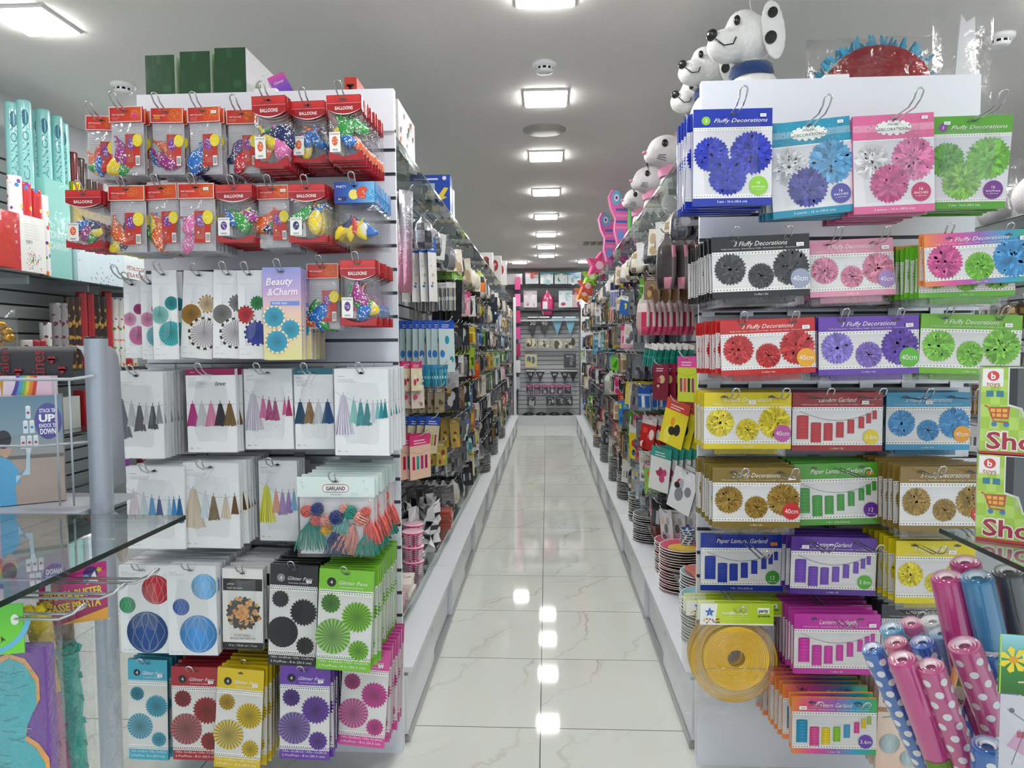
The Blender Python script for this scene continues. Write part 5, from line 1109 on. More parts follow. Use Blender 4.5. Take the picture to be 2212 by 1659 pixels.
# ---------------- plates, cups, napkins and boxes along the shelves ----------------
def mk_plate(rim, mid, motif):
    b = MB(); prof = [(0, .004), (.070, .004), (.088, .012), (.108, .016), (.112, .0165), (.112, .014), (.088, .009), (.070, 0), (0, 0)]
    R = random.Random(int(lin(rim)[0]*999)); T = [lin(mid) for _ in range(28)]
    b.lathe(prof, 28, cols=[lambda j, n: (motif[(j*3) % len(motif)]), rim, rim, 0xf2f2f0, 0xe8e8e6, 0xe8e8e6, rim, rim]); return b
PM = {}
def plates(s, X, Y, z, n, rim, mid, motif, who, where, tilt=0):
    key = (rim,)
    for i in range(n):
        if key not in PM: PM[key] = mk_plate(rim, mid, motif).build('paper_plate', 'ceramic'); o = PM[key]
        else: o = PM[key].copy(); COL.objects.link(o)
        o.location = (s*X+random.uniform(-.003, .003), Y+random.uniform(-.003, .003), z+.0125*i); o.rotation_euler = (random.uniform(-.02, .02), random.uniform(-.02, .02)+tilt, random.uniform(0, 6))
        setp(o, f'{who} paper plate, {"topmost of" if i == n-1 else "inside"} the stack {where}', 'plate', f'{who} plates {where}{" top" if i == n-1 else ""}')
CT = .291
pls = [(.655, 2.80, 14, (0x7fb0bc, 0xdfe0d0, (0xd8b040, 0x4a9a5a, 0xe0e4e0, 0x7fb0bc)), 'pale blue', 'nearest the pompom display'),
 (.70, 3.06, 15, (0x86b6c2, 0xdfe0d0, (0x3a3a3c, 0xe0c860, 0x86b6c2)), 'light blue patterned', 'second from the pompom display'),
 (.66, 3.38, 17, (0xd0506a, 0xe8d070, (0xe0c040, 0xd86a80, 0xf0e0d0)), 'rose red', 'beside the light blue plates'),
 (.68, 3.66, 13, (0xb85468, 0x6a5a70, (0x6a4a6a, 0xb8a0b0)), 'mauve rimmed', 'beside the rose red plates'),
 (.64, 4.25, 13, (0x6a6e70, 0x8a8a88, (0x9a9a90, 0x5a5c60)), 'grey', 'in front of the third cabinet'),
 (.67, 4.75, 14, (0x5a7078, 0x88a0a0, (0x88a0a0, 0xc8d0cc)), 'slate blue', 'behind the grey plates'),
 (.66, 5.45, 15, (0x54565a, 0x7a7a76, (0x8a8478, 0x4a4a4c)), 'charcoal', 'in the middle of the aisle'),
 (.66, 6.2, 16, (0x4a7a68, 0x9ab0a0, (0xb0c0a8, 0x4a7a68)), 'bottle green', 'behind the charcoal plates'),
 (.66, 7.2, 14, (0x5c7076, 0x90a0a0, (0x90a0a0, 0x3c4a50)), 'dull teal', 'far along the aisle'),
 (.66, 8.3, 10, (0xc08a30, 0xd0a050, (0xd0a050, 0x8a5a20)), 'mustard', 'near the end wall')]
for X, Y, n, (ri, mi, mo), who, wh in pls: plates(1, X, Y, CT, n, ri, mi, mo, who, wh)
for X, Y, n, (ri, mi, mo), who, wh in [(.655, 6.6, 14, (0x3f4a4a, 0x7a8a88, (0x8a9a98, 0x3f4a4a)), 'dark green', 'under glass on the balloon side'), (.66, 7.7, 14, (0x5c6a70, 0x98a4a8, (0xa8b4b8, 0x4c5a60)), 'blue grey', 'far along the balloon side'), (.66, 9.1, 12, (0x8a7a70, 0xb0a090, (0xb0a090, 0x5a4a40)), 'taupe', 'farthest on the balloon side')]:
    plates(-1, X, Y, CT, n, ri, mi, mo, who, wh)
def mk_cup(c, c2, lab):
    b = MB(); R = random.Random(3)
    b.lathe([(0, 0), (.026, 0), (.036, .085), (.038, .087), (.0355, .088), (.0345, .084)], 20, cols=[c, lambda j, n: (c2 if (j*5) % 7 < 2 else c), 0xf4f4f2, 0xf4f4f2, mul(c, .7)]); return b
CUPS = {}
def cups(s, X, Y, z, n, c, c2, who, where, dz=.012, name='paper_cup', scale=1):
    for i in range(n):
        if c not in CUPS: CUPS[c] = mk_cup(c, c2, 1).build(name, 'ceramic'); o = CUPS[c]
        else: o = CUPS[c].copy(); COL.objects.link(o)
        o.location = (s*X, Y, z+dz*i); o.scale = (scale,)*3; o.rotation_euler = (0, 0, random.uniform(0, 6))
        setp(o, f'{who} cup, {"topmost" if i == n-1 else "one"} of the column {where}', 'cup', f'{who} cups {where}{" top" if i == n-1 else ""}')
LG, RG = .376, .401
# pink treat tubs on the balloon side
def mk_tub():
    t = empty('treat_tub'); b = MB(); c = 0xeeb6c8
    b.lathe([(0, 0), (.040, 0), (.050, .062), (.054, .064), (.054, .070), (.050, .072), (0, .071)], 26, cols=[c, lambda j, n: (0xe04a8c if (j*5) % 9 < 3 else 0xf0c0cf), 0xd83a7c, 0xd83a7c, 0xf2dce4, 0xf0c0cf]); b.build('tub', 'ceramic', t)
    b = MB(); n = 26
    for j in range(3, 15):
        a0, a1 = 2*PI*j/26, 2*PI*(j+1)/26; p = lambda a, r, z: (r*math.cos(a), r*math.sin(a), z)
        for k in range(5): b.face([p(a0, .0425+.0018*k, .012+.010*k), p(a1, .0425+.0018*k, .012+.010*k), p(a1, .0428+.0018*k, .0155+.010*k), p(a0, .0428+.0018*k, .0155+.010*k)], 0x22222a if j in (4, 5, 6) else 0xfbf4f6)
    o = b.build('label_print', 'paper', t); o.rotation_euler = (0, 0, -2.6); return t
tub = mk_tub(); k = 0
for col, (X, Y) in enumerate(((.655, 3.30), (.77, 3.30), (.68, 3.44))):
    for i in range(3):
        o = tub if k == 0 else dup(tub); k += 1; o.location = (-X, Y, LG+.0725*i)
        setp(o, f'pink spotted treat tub, {("bottom", "middle", "top")[i]} of the {("aisle side", "wall side", "rear")[col]} column', 'tub', 'pink treat tubs')
def napkins(s, X, Y, z, n, cols, who, where, sz=.165, ang=0, th=.016):
    for i in range(n):
        b = MB(); R = random.Random(i+int(Y*9)); q = sz/2
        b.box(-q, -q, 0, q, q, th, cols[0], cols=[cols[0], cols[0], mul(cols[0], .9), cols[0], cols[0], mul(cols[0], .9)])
        for kk in range(9): x, y, l = R.uniform(-q*.7, q*.7), R.uniform(-q*.7, q*.7), R.uniform(.01, .03); b.face([(x, y, th+.0003), (x+l, y+.003, th+.0003), (x+l, y+.008, th+.0003), (x, y+.007, th+.0003)], cols[1+kk % (len(cols)-1)])
        o = b.build('napkin_pack', 'gloss'); o.location = (s*X+R.uniform(-.006, .006), Y+R.uniform(-.01, .01), z+(th+.0015)*i); o.rotation_euler = (0, 0, ang+R.uniform(-.12, .12))
        setp(o, f'{who} napkin pack, {"on top of" if i == n-1 else "within"} the pile {where}', 'napkins', f'{who} napkins {where}{" top" if i == n-1 else ""}')
napkins(-1, .70, 2.83, LG, 4, (0xe8a0b4, 0xc83a6a, 0xd85a84, 0xe8a0b4), 'pink fork-print', 'behind the balloon display')
napkins(-1, .69, 3.03, LG, 4, (0xece4da, 0x4a4438, 0x6a6254), 'cream black-motif', 'beside the pink fork-print napkins')
napkins(-1, .655, 4.22, LG, 6, (0xb8584c, 0xe8a090, 0x9a3c34), 'red brown', 'between damask bag and plant', .13)
napkins(1, .71, 3.02, RG+.0, 6, (0xd8685c, 0xf4f0ee, 0xc8302c, 0xf0e8e4), 'red and white', 'leaning behind the pompom display', .16, .25)
napkins(1, .72, 3.75, RG, 5, (0xe0a8b8, 0x7a9a4a, 0xc8607c, 0xd0b060), 'pink floral', 'beside the blue cup')
napkins(1, .70, 4.05, RG, 7, (0xb04a50, 0xe8d8c8, 0x8a2a34), 'brick red', 'beside the pink floral napkins')
napkins(1, .72, 4.40, RG, 5, (0xc89858, 0x8a3a2a, 0xe0c890), 'ochre', 'beside the brick red napkins')
cups(1, .70, 3.45, RG, 8, 0x2f6ab0, 0xe8eef2, 'blue and white', 'behind the light blue plates')
cups(1, .645, 4.62, RG, 16, 0xa8c8dc, 0x5a7a98, 'pale blue dotted', 'beside the ochre napkins')
cups(1, .64, 4.95, RG, 18, 0xe8d028, 0x2a2a2a, 'yellow', 'behind the pale blue dotted cups')
cups(1, .66, 5.4, RG, 22, 0xe8dcc0, 0xd8c8a0, 'cream', 'in the middle of the low shelf')
cups(1, .66, 5.75, RG, 18, 0xb83038, 0x1c3a2a, 'dark red', 'behind the cream cups')
cups(1, .66, 6.3, RG, 18, 0x2a7a5a, 0x1a4a3a, 'green', 'behind the dark red cups')
cups(1, .66, 6.9, RG, 18, 0x2f5ac0, 0x6a9ae0, 'bright blue', 'behind the green cups')
cups(-1, .66, 5.9, LG, 18, 0xa8c8c0, 0x6a8a84, 'pale green', 'far down the balloon side')
cups(-1, .66, 6.5, LG, 14, 0xd8d0c8, 0x4a4a4c, 'white dotted', 'behind the pale green cups')
cups(-1, .66, 7.1, LG, 16, 0xc8b088, 0x7a5a3a, 'tan', 'behind the white dotted cups')
# small stock standing on both low shelves further along
for s in (-1, 1):
    Y = 5.3 if s < 0 else 4.9; k = 0
    while Y < 11.9:
        k += 1; pn, c = RR.choices(PALS, WEI)[0]; w, d, h = RR.uniform(.07, .14), RR.uniform(.06, .12), RR.uniform(.07, .2); X = .70+RR.uniform(.03, .08)
        t = MB(); t.box(-w/2, -d/2, 0, w/2, d/2, h, c[1]); t.box(-w/2-.001, -d/2-.001, h*.72, w/2+.001, d/2+.001, h+.001, c[0]); R = random.Random(k)
        for q in range(4): x, z, l = R.uniform(-.4, .2)*w, R.uniform(.1, .6)*h, w*.25; t.face([(x, -d/2-.0015, z), (x+l, -d/2-.0015, z), (x+l, -d/2-.0015, z+l*.6), (x, -d/2-.0015, z+l*.6)], c[2][q % len(c[2])])
        o = t.build('party_box', 'gloss'); o.location = (s*X, Y, (LG if s < 0 else RG)); o.rotation_euler = (0, 0, RR.uniform(-.4, .4))
        setp(o, f'small {pn} party box, {ORD[min(k, 20)]} along the low shelf {BR if s < 0 else PRR}', 'box', f'boxes {s} {k} {pn}'); Y += RR.uniform(.17, .27)
        if k >= 20: break
    Y = 5.0; k = 0
    while Y < 11.9 and k < 20:
        k += 1; pn, c = RR.choices(PALS, WEI)[0]; h = RR.uniform(.06, .14); r_ = RR.uniform(.03, .045)
        t = MB(); t.lathe([(0, 0), (r_, 0), (r_, h*.85), (r_*.9, h*.87), (r_*.9, h), (0, h)], 16, cols=[c[1], lambda j, n, c=c: (c[2][j % len(c[2])] if j % 5 == 0 else c[1]), c[0], c[0], c[0]])
        o = t.build('sprinkle_jar', 'ceramic'); o.location = (s*.66, Y+.11, (LG if s < 0 else RG))
        setp(o, f'short {pn} jar, {ORD[k]} along the glass edge {BR if s < 0 else PRR}', 'jar', f'jars {s} {k}'); Y += RR.uniform(.24, .4)
# damask bag, plant
t = empty('damask_gift_bag', (-.70, 3.78, LG), label='crumpled white gift bag with black damask pattern on the low glass shelf', cat='gift bag')
b = MB(); R = random.Random(4); V = []; F = []; cl = []
for j in range(9):
    for i in range(24):
        a = 2*PI*i/24; rr = 1+.25*math.sin(i*2.6+j)+R.uniform(-.08, .08); V.append((.085*math.cos(a)*rr, .20*math.sin(a)*rr, .028*j+(R.uniform(0, .05) if j == 8 else 0)))
for j in range(8):
    for i in range(24): F.append((j*24+i, j*24+(i+1) % 24, (j+1)*24+(i+1) % 24, (j+1)*24+i)); cl.append(lin(0x1b1b1e if (math.sin(i*1.9+j*2.3)+math.sin(j*3.1-i) > .25) else 0xf0f0f0))
b.mesh(V, F, cl, smooth=False); b.build('bag_body', 'gloss', t)
b = MB(); b.box(-.03, -.22, .10, .04, -.17, .17, 0x7a94c4); b.build('blue_ribbon_tag', 'gloss', t)
t = empty('green_plant', (-.655, 4.50, LG), label='small green leafy plant in a dark pot by the glass edge', cat='plant')
b = MB(); b.lathe([(0, 0), (.035, 0), (.045, .05), (.04, .05), (0, .045)], 16, 0x3a4038); b.build('pot', 'ceramic', t)
b = MB(); R = random.Random(6)
for k in range(110):
    a, u = R.uniform(0, 2*PI), R.uniform(.0, 1); r = .015+.05*R.random(); z = .05+.15*u; c = Vector((r*math.cos(a)*(1.2-.5*u), r*math.sin(a)*(1.2-.5*u), z)); l = R.uniform(.012, .022); d = Vector((R.uniform(-1, 1), R.uniform(-1, 1), R.uniform(-.3, 1))).normalized(); e = d.cross(Vector((0, .3, 1))).normalized()*l*.4
    b.face([c-d*l, c+e, c+d*l, c-e], mul(0x4f9a40, R.uniform(.5, 1.3)))
b.build('foliage', 'paper', t)

def gbox(name, x0, y0, z0, x1, y1, z1, cols, lb, cat, arts=(), rot=0, grp=None):
    "a box as a thing: carton body plus printed faces. arts: (face, function(Art, w, h))"
    cx, cyy = (x0+x1)/2, (y0+y1)/2; w, d, h = x1-x0, y1-y0, z1-z0
    t = empty(name, (cx, cyy, z0), (0, 0, rot), label=lb, cat=cat, group=grp)
    b = MB(); b.box(-w/2, -d/2, 0, w/2, d/2, h, cols=cols if isinstance(cols, list) else [cols]*6); b.build('carton', 'gloss', t)
    for fc, fn in arts:
        a = Art(); ww = w if fc in 'FB' else d; fn(a, ww, h); q = a.build({'F': 'front_print', 'L': 'side_print', 'R': 'side_print'}[fc], 'gloss', t)
        if fc == 'F': q.location = (0, -d/2-.0005, 0)
        if fc == 'R': q.location = (w/2+.0005, 0, 0); q.rotation_euler = (0, 0, PI/2)
        if fc == 'L': q.location = (-w/2-.0005, 0, 0); q.rotation_euler = (0, 0, -PI/2)
    return t
# on the overhead glass shelves
def pr_animals(a, w, h):
    R = random.Random(5); a.rect(-w/2, 0, w/2, h, 0xeceaec)
    for k in range(10):
        x, z, q = w*R.uniform(-.4, .4), h*R.uniform(.08, .9), h*.055; c = (0x1f2338, 0x2f7a3a, 0xc8762f, 0x8a5a9a, 0x6a3a28, 0xb04a6a)[k % 6]
        a.disc(x, z, q*1.5, c, 2+k*.2, 10, q); a.disc(x+q*1.4, z+q, q*.7, c, 2+k*.2, 8); a.line([(x-q, z), (x-q*1.2, z-q*1.8)], q*.35, c, 2+k*.2); a.line([(x+q, z), (x+q*1.2, z-q*1.8)], q*.35, c, 2+k*.2)
GZ = 2.331
gbox('toy_animal_box', -.86, 2.98, GZ, -.63, 3.35, 2.545, 0xe0dee2, 'white box printed with animals on the glass shelf behind the balloon display', 'toy box', (('F', pr_animals), ('R', pr_animals)))
def pr_blue(a, w, h):
    a.rect(-w/2, 0, w/2, h, 0x1f48a8); a.rect(-w*.42, h*.88, w*.2, h*.92, 0xd8e0f0, 1); a.disc(w*.36, h*.92, h*.05, 0xe8e0e8, 1)
    a.rect(-w*.5, h*.08, w*.12, h*.80, 0xaac0cc, 1); a.rect(-w*.35, h*.55, w*.02, h*.75, 0x1c4a5c, 2); a.rect(-w*.48, h*.1, w*.08, h*.5, 0x58707c, 2); a.poly([(w*.2, h*.5), (w*.36, h*.7), (w*.46, h*.68), (w*.34, h*.5), (w*.42, h*.46), (w*.2, h*.36)], 0xe8c83a, 3); a.disc(w*.15, h*.2, h*.09, 0xd8b898, 3); a.disc(-w*.2, h*.25, h*.1, 0xc8a080, 3)
gbox('board_game_box', -.88, 4.50, GZ, -.62, 4.60, 2.60, 0x1c3f94, 'blue game box with a yellow arrow on the overhead glass shelf', 'game box', (('F', pr_blue),))
gbox('board_game_box', -.85, 4.64, GZ, -.62, 4.72, 2.54, 0xd8dade, 'pale box standing behind the blue game box', 'game box')
def pr_tv(a, w, h): a.rect(-w/2, 0, w/2, h, 0xeeeeee); a.disc(0, h*.62, w*.28, 0xb0303c, 1, 12, h*.22); a.disc(0, h*.66, w*.12, 0xe8b0b0, 2); a.lines(-w*.3, h*.3, w*.6, 3, h*.06, 0xaaaaaa, 2)
for k, (X0, Y0, z1) in enumerate(((-.80, 8.3, 2.62), (-.74, 8.9, 2.66), (-.70, 9.4, 2.66))):
    gbox('balloon_kit_box', X0, Y0, GZ, X0+.16, Y0+.1, z1, 0xe4e2e4, f'white box with a red balloon picture high on the far shelf, {ORD[k+1]} of three', 'box', (('F', pr_tv), ('R', pr_tv)), grp='balloon kit boxes')
for k in range(5): gbox('brown_carton', -.82, 8.0+k*.75, GZ, -.66, 8.12+k*.75, 2.5+.03*(k % 2), (0x6a4a34, 0xb8a890, 0x7a6a5a, 0x5a6a7a, 0xa89888)[k], f'small {("brown", "beige", "taupe", "slate", "sand")[k]} carton on the overhead shelf of the balloon side', 'box')

# ---------------- pinatas ----------------
def blob(b, c, r, col, n=14, m=10, T=None, jit=0, seed=1, squash=None):
    R = random.Random(seed); V = []; F = []
    for j in range(m+1):
        t = PI*j/m
        for i in range(n):
            a = 2*PI*i/n; q = 1+R.uniform(-jit, jit); V.append(Vector((c[0]+r[0]*math.sin(t)*math.cos(a)*q, c[1]+r[1]*math.sin(t)*math.sin(a)*q, c[2]+r[2]*math.cos(t)*q)))
    for j in range(m):
        for i in range(n): F.append((j*n+i, j*n+(i+1) % n, (j+1)*n+(i+1) % n, (j+1)*n+i))
    b.mesh(V, F, col, T=T)
def remesh(o, vox=.012):
    md = o.modifiers.new('r', 'REMESH'); md.mode = 'VOXEL'; md.voxel_size = vox; md.use_smooth_shade = True
def crepe(col, name):
    m = solid(name, col, .9, 1.0, 55, .10); m.node_tree.nodes['Principled BSDF'].inputs['Sheen Weight'].default_value = .3; return m
M['crepe_white'] = crepe(0xefeeea, 'white_crepe_paper'); M['crepe_cat'] = crepe(0xe6e0e2, 'cream_crepe_paper')
def spot(t, loc_, nrm, r, col=0x1a1a1c, nm='black_spot', st=1.3):
    b = MB(); n = 12; u = Vector(nrm).normalized(); e = u.orthogonal().normalized(); f = u.cross(e); b.mesh([Vector(loc_)+u*.004]+[Vector(loc_)+(e*math.cos(2*PI*i/n)*r*st+f*math.sin(2*PI*i/n)*r) for i in range(n)], [(0, 1+i, 1+(i+1) % n) for i in range(n)], col); return b.build(nm, 'paper', t)
def dog(px, py, Y, sc, lb, yaw=0):
    "papier-mache dog: head on a neck over a sitting body; looks along -x, toward the aisle"
    p = UN(px, py, Y); t = empty('dog_pinata', (p.x, Y, p.z), (0, 0, yaw), label=lb, cat='pinata', group='dog pinatas'); t.scale = (sc,)*3
    b = MB(); blob(b, (0, 0, 0), (.115, .10, .105), 0xffffff); blob(b, (-.10, -.01, -.035), (.085, .075, .068), 0xffffff); blob(b, (-.02, 0, .06), (.07, .07, .06), 0xffffff)
    o = b.build('head', 'crepe_white', t); remesh(o)
    b = MB(); blob(b, (.035, 0, -.30), (.135, .12, .19), 0xffffff); blob(b, (.02, 0, -.15), (.075, .07, .08), 0xffffff)
    o = b.build('body', 'crepe_white', t); remesh(o)
    for q in (-1, 1):
        b = MB(); V = []; pr = [(0, .0), (.35, .02), (.6, .06), (.62, .12), (.5, .17), (.2, .215)]
        blob(b, (.055, q*.108, -.005), (.056, .014, .125), 0xffffff, jit=.03); o = b.build('ear', 'crepe_white', t); remesh(o, .008); o.rotation_euler = (0, -.12, 0)
    for l, nrm, r in (((.042, -.123, .065), (0, -1, 0), .020), ((.035, -.123, -.035), (0, -1, 0), .024), ((-.03, -.120, -.26), (-.2, -1, .1), .024), ((.10, -.105, -.27), (.5, -1, 0), .022), ((-.06, -.112, -.36), (0, -1, 0), .02)): spot(t, l, nrm, r)
    b = MB(); blob(b, (-.178, -.03, -.005), (.022, .028, .024), 0x17171a); b.build('nose', 'rubber', t)
    b = MB(); b.tube([(-.175, -.055, -.03), (-.15, -.082, -.065), (-.115, -.092, -.06), (-.10, -.088, -.03)], .0032, 5, 0x17171a); b.build('smile', 'rubber', t)
    for q in (-1, 1): b = MB(); blob(b, (-.088, q*.072, .045), (.014, .014, .02), 0x17171a); b.build('eye', 'rubber', t)
    b = MB(); b.lathe([(.085, -.02), (.092, 0), (.085, .03), (.075, .03), (.075, -.02), (.085, -.02)], 24, 0x1d3c72, T=Matrix.Translation((.02, 0, -.14))); b.build('blue_collar', 'cloth', t)
    b = MB(); b.tube([(.02, 0, .11), (.01, 0, .16), (.02, 0, .19)], .002, 4, 0xe8e6e0); b.build('paper_tuft', 'paper', t)
    return t
dog(1614, 88, 2.80, .92, 'biggest spotted dog pinata with blue collar on top of the pompom display', .25)
dog(1528, 150, 3.15, .78, 'smaller dog pinata peeking from behind the big one', .35)
dog(1500, 215, 3.3, .72, 'lowest dog pinata, just above the royal blue packs', .5)
def cat(px, py, Y, sc, lb):
    p = UN(px, py, Y); t = empty('cat_pinata', (p.x, Y, p.z), (0, 0, .3), label=lb, cat='pinata', group='cat pinatas'); t.scale = (sc,)*3
    b = MB(); blob(b, (0, 0, 0), (.12, .10, .10), 0xffffff); blob(b, (-.09, -.02, -.03), (.06, .06, .05), 0xffffff); o = b.build('head', 'crepe_cat', t); remesh(o)
    b = MB(); blob(b, (.05, 0, -.22), (.09, .08, .16), 0xffffff); o = b.build('body', 'crepe_cat', t); remesh(o)
    for q in (-1, 1):
        b = MB(); b.mesh([(.02, q*.03, .07), (.11, q*.03, .05), (.09, q*.05, .15), (.06, q*.09, .06)], [(0, 1, 2), (1, 3, 2), (3, 0, 2), (0, 3, 1)], 0xe8a8b8, smooth=False); b.build('ear', 'cloth', t)
        b = MB(); blob(b, (-.055, q*.088, .028), (.02, .012, .022), 0x1a1a1c); b.build('eye', 'rubber', t)
        b = MB()
        for k in range(3): b.tube([(-.10, q*.06, -.035-.008*k), (-.06, q*.11, -.045-.016*k)], .0022, 4, 0x1a1a1c)
        b.build('whisker', 'rubber', t)
    b = MB(); blob(b, (-.148, -.02, -.015), (.014, .016, .011), 0xe088a0); b.build('nose', 'rubber', t)
    b = MB(); b.lathe([(.07, -.03), (.078, 0), (.07, .03), (.06, .03), (.06, -.03), (.07, -.03)], 20, 0xf0a0c0, T=Matrix.Translation((.03, 0, -.11))); b.build('pink_collar', 'cloth', t)
    return t
cat(1440, 330, 4.15, 1.0, 'white cat pinata with pink collar, the one nearest the pompom display')
cat(1402, 390, 4.9, .95, 'white cat pinata behind the nearest one')
cat(1376, 432, 5.6, .9, 'smallest-looking white cat pinata, before the butterflies')
M['pink_c'] = crepe(0xe85aa8, 'pink_crepe'); M['blue_c'] = crepe(0x5a7ab8, 'blue_crepe')
def extr(b, pts, th, col, T=None):
    n = len(pts); V = [(x, -th/2, z) for x, z in pts]+[(x, th/2, z) for x, z in pts]
    b.mesh(V, [tuple(range(n)), tuple(range(2*n-1, n-1, -1))]+[(i, i+n, (i+1) % n+n, (i+1) % n) for i in range(n)], col, smooth=False, T=T)
def butterfly(px, py, Y, sc, lb):
    p = UN(px, py, Y); t = empty('butterfly_pinata', (p.x, Y, p.z), (0, 0, .2), label=lb, cat='pinata', group='butterfly pinatas'); t.scale = (sc,)*3
    for q in (-1, 1):
        b = MB(); pts = [(0, .02), (.03*q, .12), (.10*q, .25), (.15*q, .26), (.18*q, .20), (.16*q, .10), (.12*q, .02), (.13*q, -.08), (.10*q, -.20), (.06*q, -.24), (0, -.1)]
        extr(b, pts if q > 0 else pts[::-1], .05, 0xe66aae); b.build('wing', 'cloth', t)
        a = Art()
        for (x, z, r, c) in ((.115, .19, .045, 0x6fb0d8), (.115, .19, .022, 0xf0e0e8), (.115, .19, .010, 0x7a2f6a), (.08, -.12, .032, 0x7c8cd0)): a.disc(x*q, z, r, c, 1+(.06-r)*60, 12, r*1.4)
        for k in range(4): z = .08-.05*k; a.rect(min(.02*q, .12*q), z, max(.02*q, .12*q), z+.022, (0x4a6ab0, 0xf08ac0)[k % 2], 1)
        o = a.build('wing_print', 'cloth', t); o.location.y = -.0255
    b = MB(); blob(b, (0, -.02, 0), (.018, .03, .14), 0x6ac86a); b.build('body', 'cloth', t)
    for q in (-1, 1): b = MB(); b.tube([(0, -.02, .13), (.02*q, -.02, .18), (.05*q, -.02, .19), (.055*q, -.02, .17)], .004, 5, 0x2a1a2a); b.build('antenna', 'rubber', t)
butterfly(1358, 478, 6.0, 1.0, 'pink and blue butterfly pinata, upper of the two, on the pompom side')
butterfly(1332, 520, 6.7, 1.0, 'pink and blue butterfly pinata standing lower, farther from the cats')
def star(px, py, Y, r, c1, lb):
    p = UN(px, py, Y); t = empty('star_pinata', (p.x, Y, p.z), (0, .2, .3), label=lb, cat='pinata', group='star pinatas')
    b = MB(); extr(b, [((r if i % 2 == 0 else r*.5)*math.sin(i*PI/5), (r if i % 2 == 0 else r*.5)*math.cos(i*PI/5)) for i in range(10)][::-1], .09, c1); b.build('star_body', 'cloth', t)
    a = Art(); a.disc(0, 0, r*.3, mix(c1, 0xffffff, .5), 2, 10)
    for k in range(5): a.line([(0, 0), (r*.8*math.sin(k*2*PI/5), r*.8*math.cos(k*2*PI/5))], r*.1, mul(c1, .7), 1)
    o = a.build('star_print', 'cloth', t); o.location.y = -.046
star(1292, 574, 8.3, .17, 0xe84a8c, 'pink pointed pinata beyond the butterflies'); star(1276, 598, 9.0, .13, 0x9ad030, 'lime pinata beneath the pink pointed one'); star(1268, 618, 9.6, .15, 0xe85a50, 'coral pinata next to the orange one'); star(1260, 634, 10.3, .15, 0xf08a20, 'orange pinata closest to the end wall')
# wrapped red pinata on the pompom display top, tall boxes on the balloon display
for s, disp in ((-1, 'balloon display'), (1, 'pompom display')):
    for k in range(2): glass_shelf(s, 2.50+1.21*k, 3.70+1.21*k, 2.33, 1.42, 1.03, f'outer overhead glass shelf over the side aisle, {ORD[k+1]} pane of the {disp}', 'outer overhead glass shelves')
t = empty('wrapped_pinata', (1.23, 2.72, GZ), label='red and blue fringed pinata wrapped in clear film above the header board', cat='pinata')
b = MB(); V = []; pts = [(.21*math.cos(PI*i/14), .235*math.sin(PI*i/14)**.8+.02) for i in range(15)]; extr(b, pts[::-1], .10, 0x9a1c24); b.build('red_shell', 'foil', t)
b = MB(); R = random.Random(2)
for i in range(90):
    u = i/89*PI*.95; x, z = .215*math.cos(u), .245*math.sin(u)**.8+.02; d = Vector((math.cos(u)+R.uniform(-.5, .5), R.uniform(-.6, .6), math.sin(u)+R.uniform(-.3, .3))).normalized()*.035; c = Vector((x, R.uniform(-.05, .05), z)); e = Vector((d.z, 0, -d.x))*.25; b.face([c-e, c+e, c+d+e*.5, c+d-e*.5], mul(0x2fa4cc, R.uniform(.6, 1.3)))
b.build('blue_fringe', 'paper', t)
b = bag_mesh(-.25, .0, .25, .30, .13, 12, 9, seed=17); b.build('film_wrap', 'film', t)
t = empty('clear_film_bag', (1.60-.02, 2.75, GZ), label='tall empty-looking clear film bag beside the wrapped red pinata', cat='bag')
b = bag_mesh(-.12, .0, .10, .42, .06, 5, 8, seed=19); b.build('film_pouch', 'film', t)
b = MB(); extr(b, [(-.05, .0), (.05, .0), (.03, .38), (.0, .36), (-.02, .39)][::-1], .01, 0xe8e8e8); b.build('white_insert', 'paper', t)
def pr_plant(a, w, h):
    a.rect(-w/2, 0, w/2, h, 0xe6e6e8); R = random.Random(2)
    for k in range(16):
        x = w*R.uniform(-.28, .1); z = h*.28; a.poly([(x*.4-.1*w, z-h*.08), (x-.004, z+h*.2), (x+.006, z+h*R.uniform(.3, .42)), (x+.012, z+h*.18)], mul(0x5a8a30, R.uniform(.6, 1.3)), 2+k*.1)
    a.rect(-w*.16, h*.08, w*.0, h*.26, 0x2a2c2a, 3); a.line([(-w*.1, h*.8), (0, h*.85), (w*.04, h*.75)], .002, 0xb8b8bc, 2)
def pr_front(a, w, h): a.rect(-w/2, 0, w/2, h, 0x1d4a2a); a.rect(w*.1, h*.45, w*.35, h*.55, 0x2a5c38, 1); a.rect(-w*.1, h*.86, w*.05, h*.99, 0x2a5c38, 1)
for k, (xa, xb, yt) in enumerate(((313, 376, 120), (388, 453, 112), (463, 530, 104))):
    a, c = UN(xa, yt, 2.56), UN(xb, yt, 2.56)
    gbox('plant_gift_box', a.x, 2.56, GZ, c.x, 2.90, a.z, [0x1d4a2a, 0xd8d8d8, 0x1d4a2a, 0x1d4a2a, 0x7ab84a, 0xe2e2e4], f'tall dark green and white box on the balloon display, {("first, beside the smoke detector", "middle of three", "with a plant picture")[k]}', 'box', (('F', pr_front), ('R', pr_plant)), grp='dark green boxes')
def pr_purple(a, w, h): a.vgrad(-w/2, 0, w/2, h, [0xa02f90, 0x6a2f9a, 0x7a4ac0, 0xd84aa0]); a.text('Disney', 0, h*.8, w=w*.6, col=0xf0e0f8, L=3, shear=.3); a.line([(-w/2, h*.3), (0, h*.45), (w/2, h*.4)], h*.05, 0xb08ad8, 2)
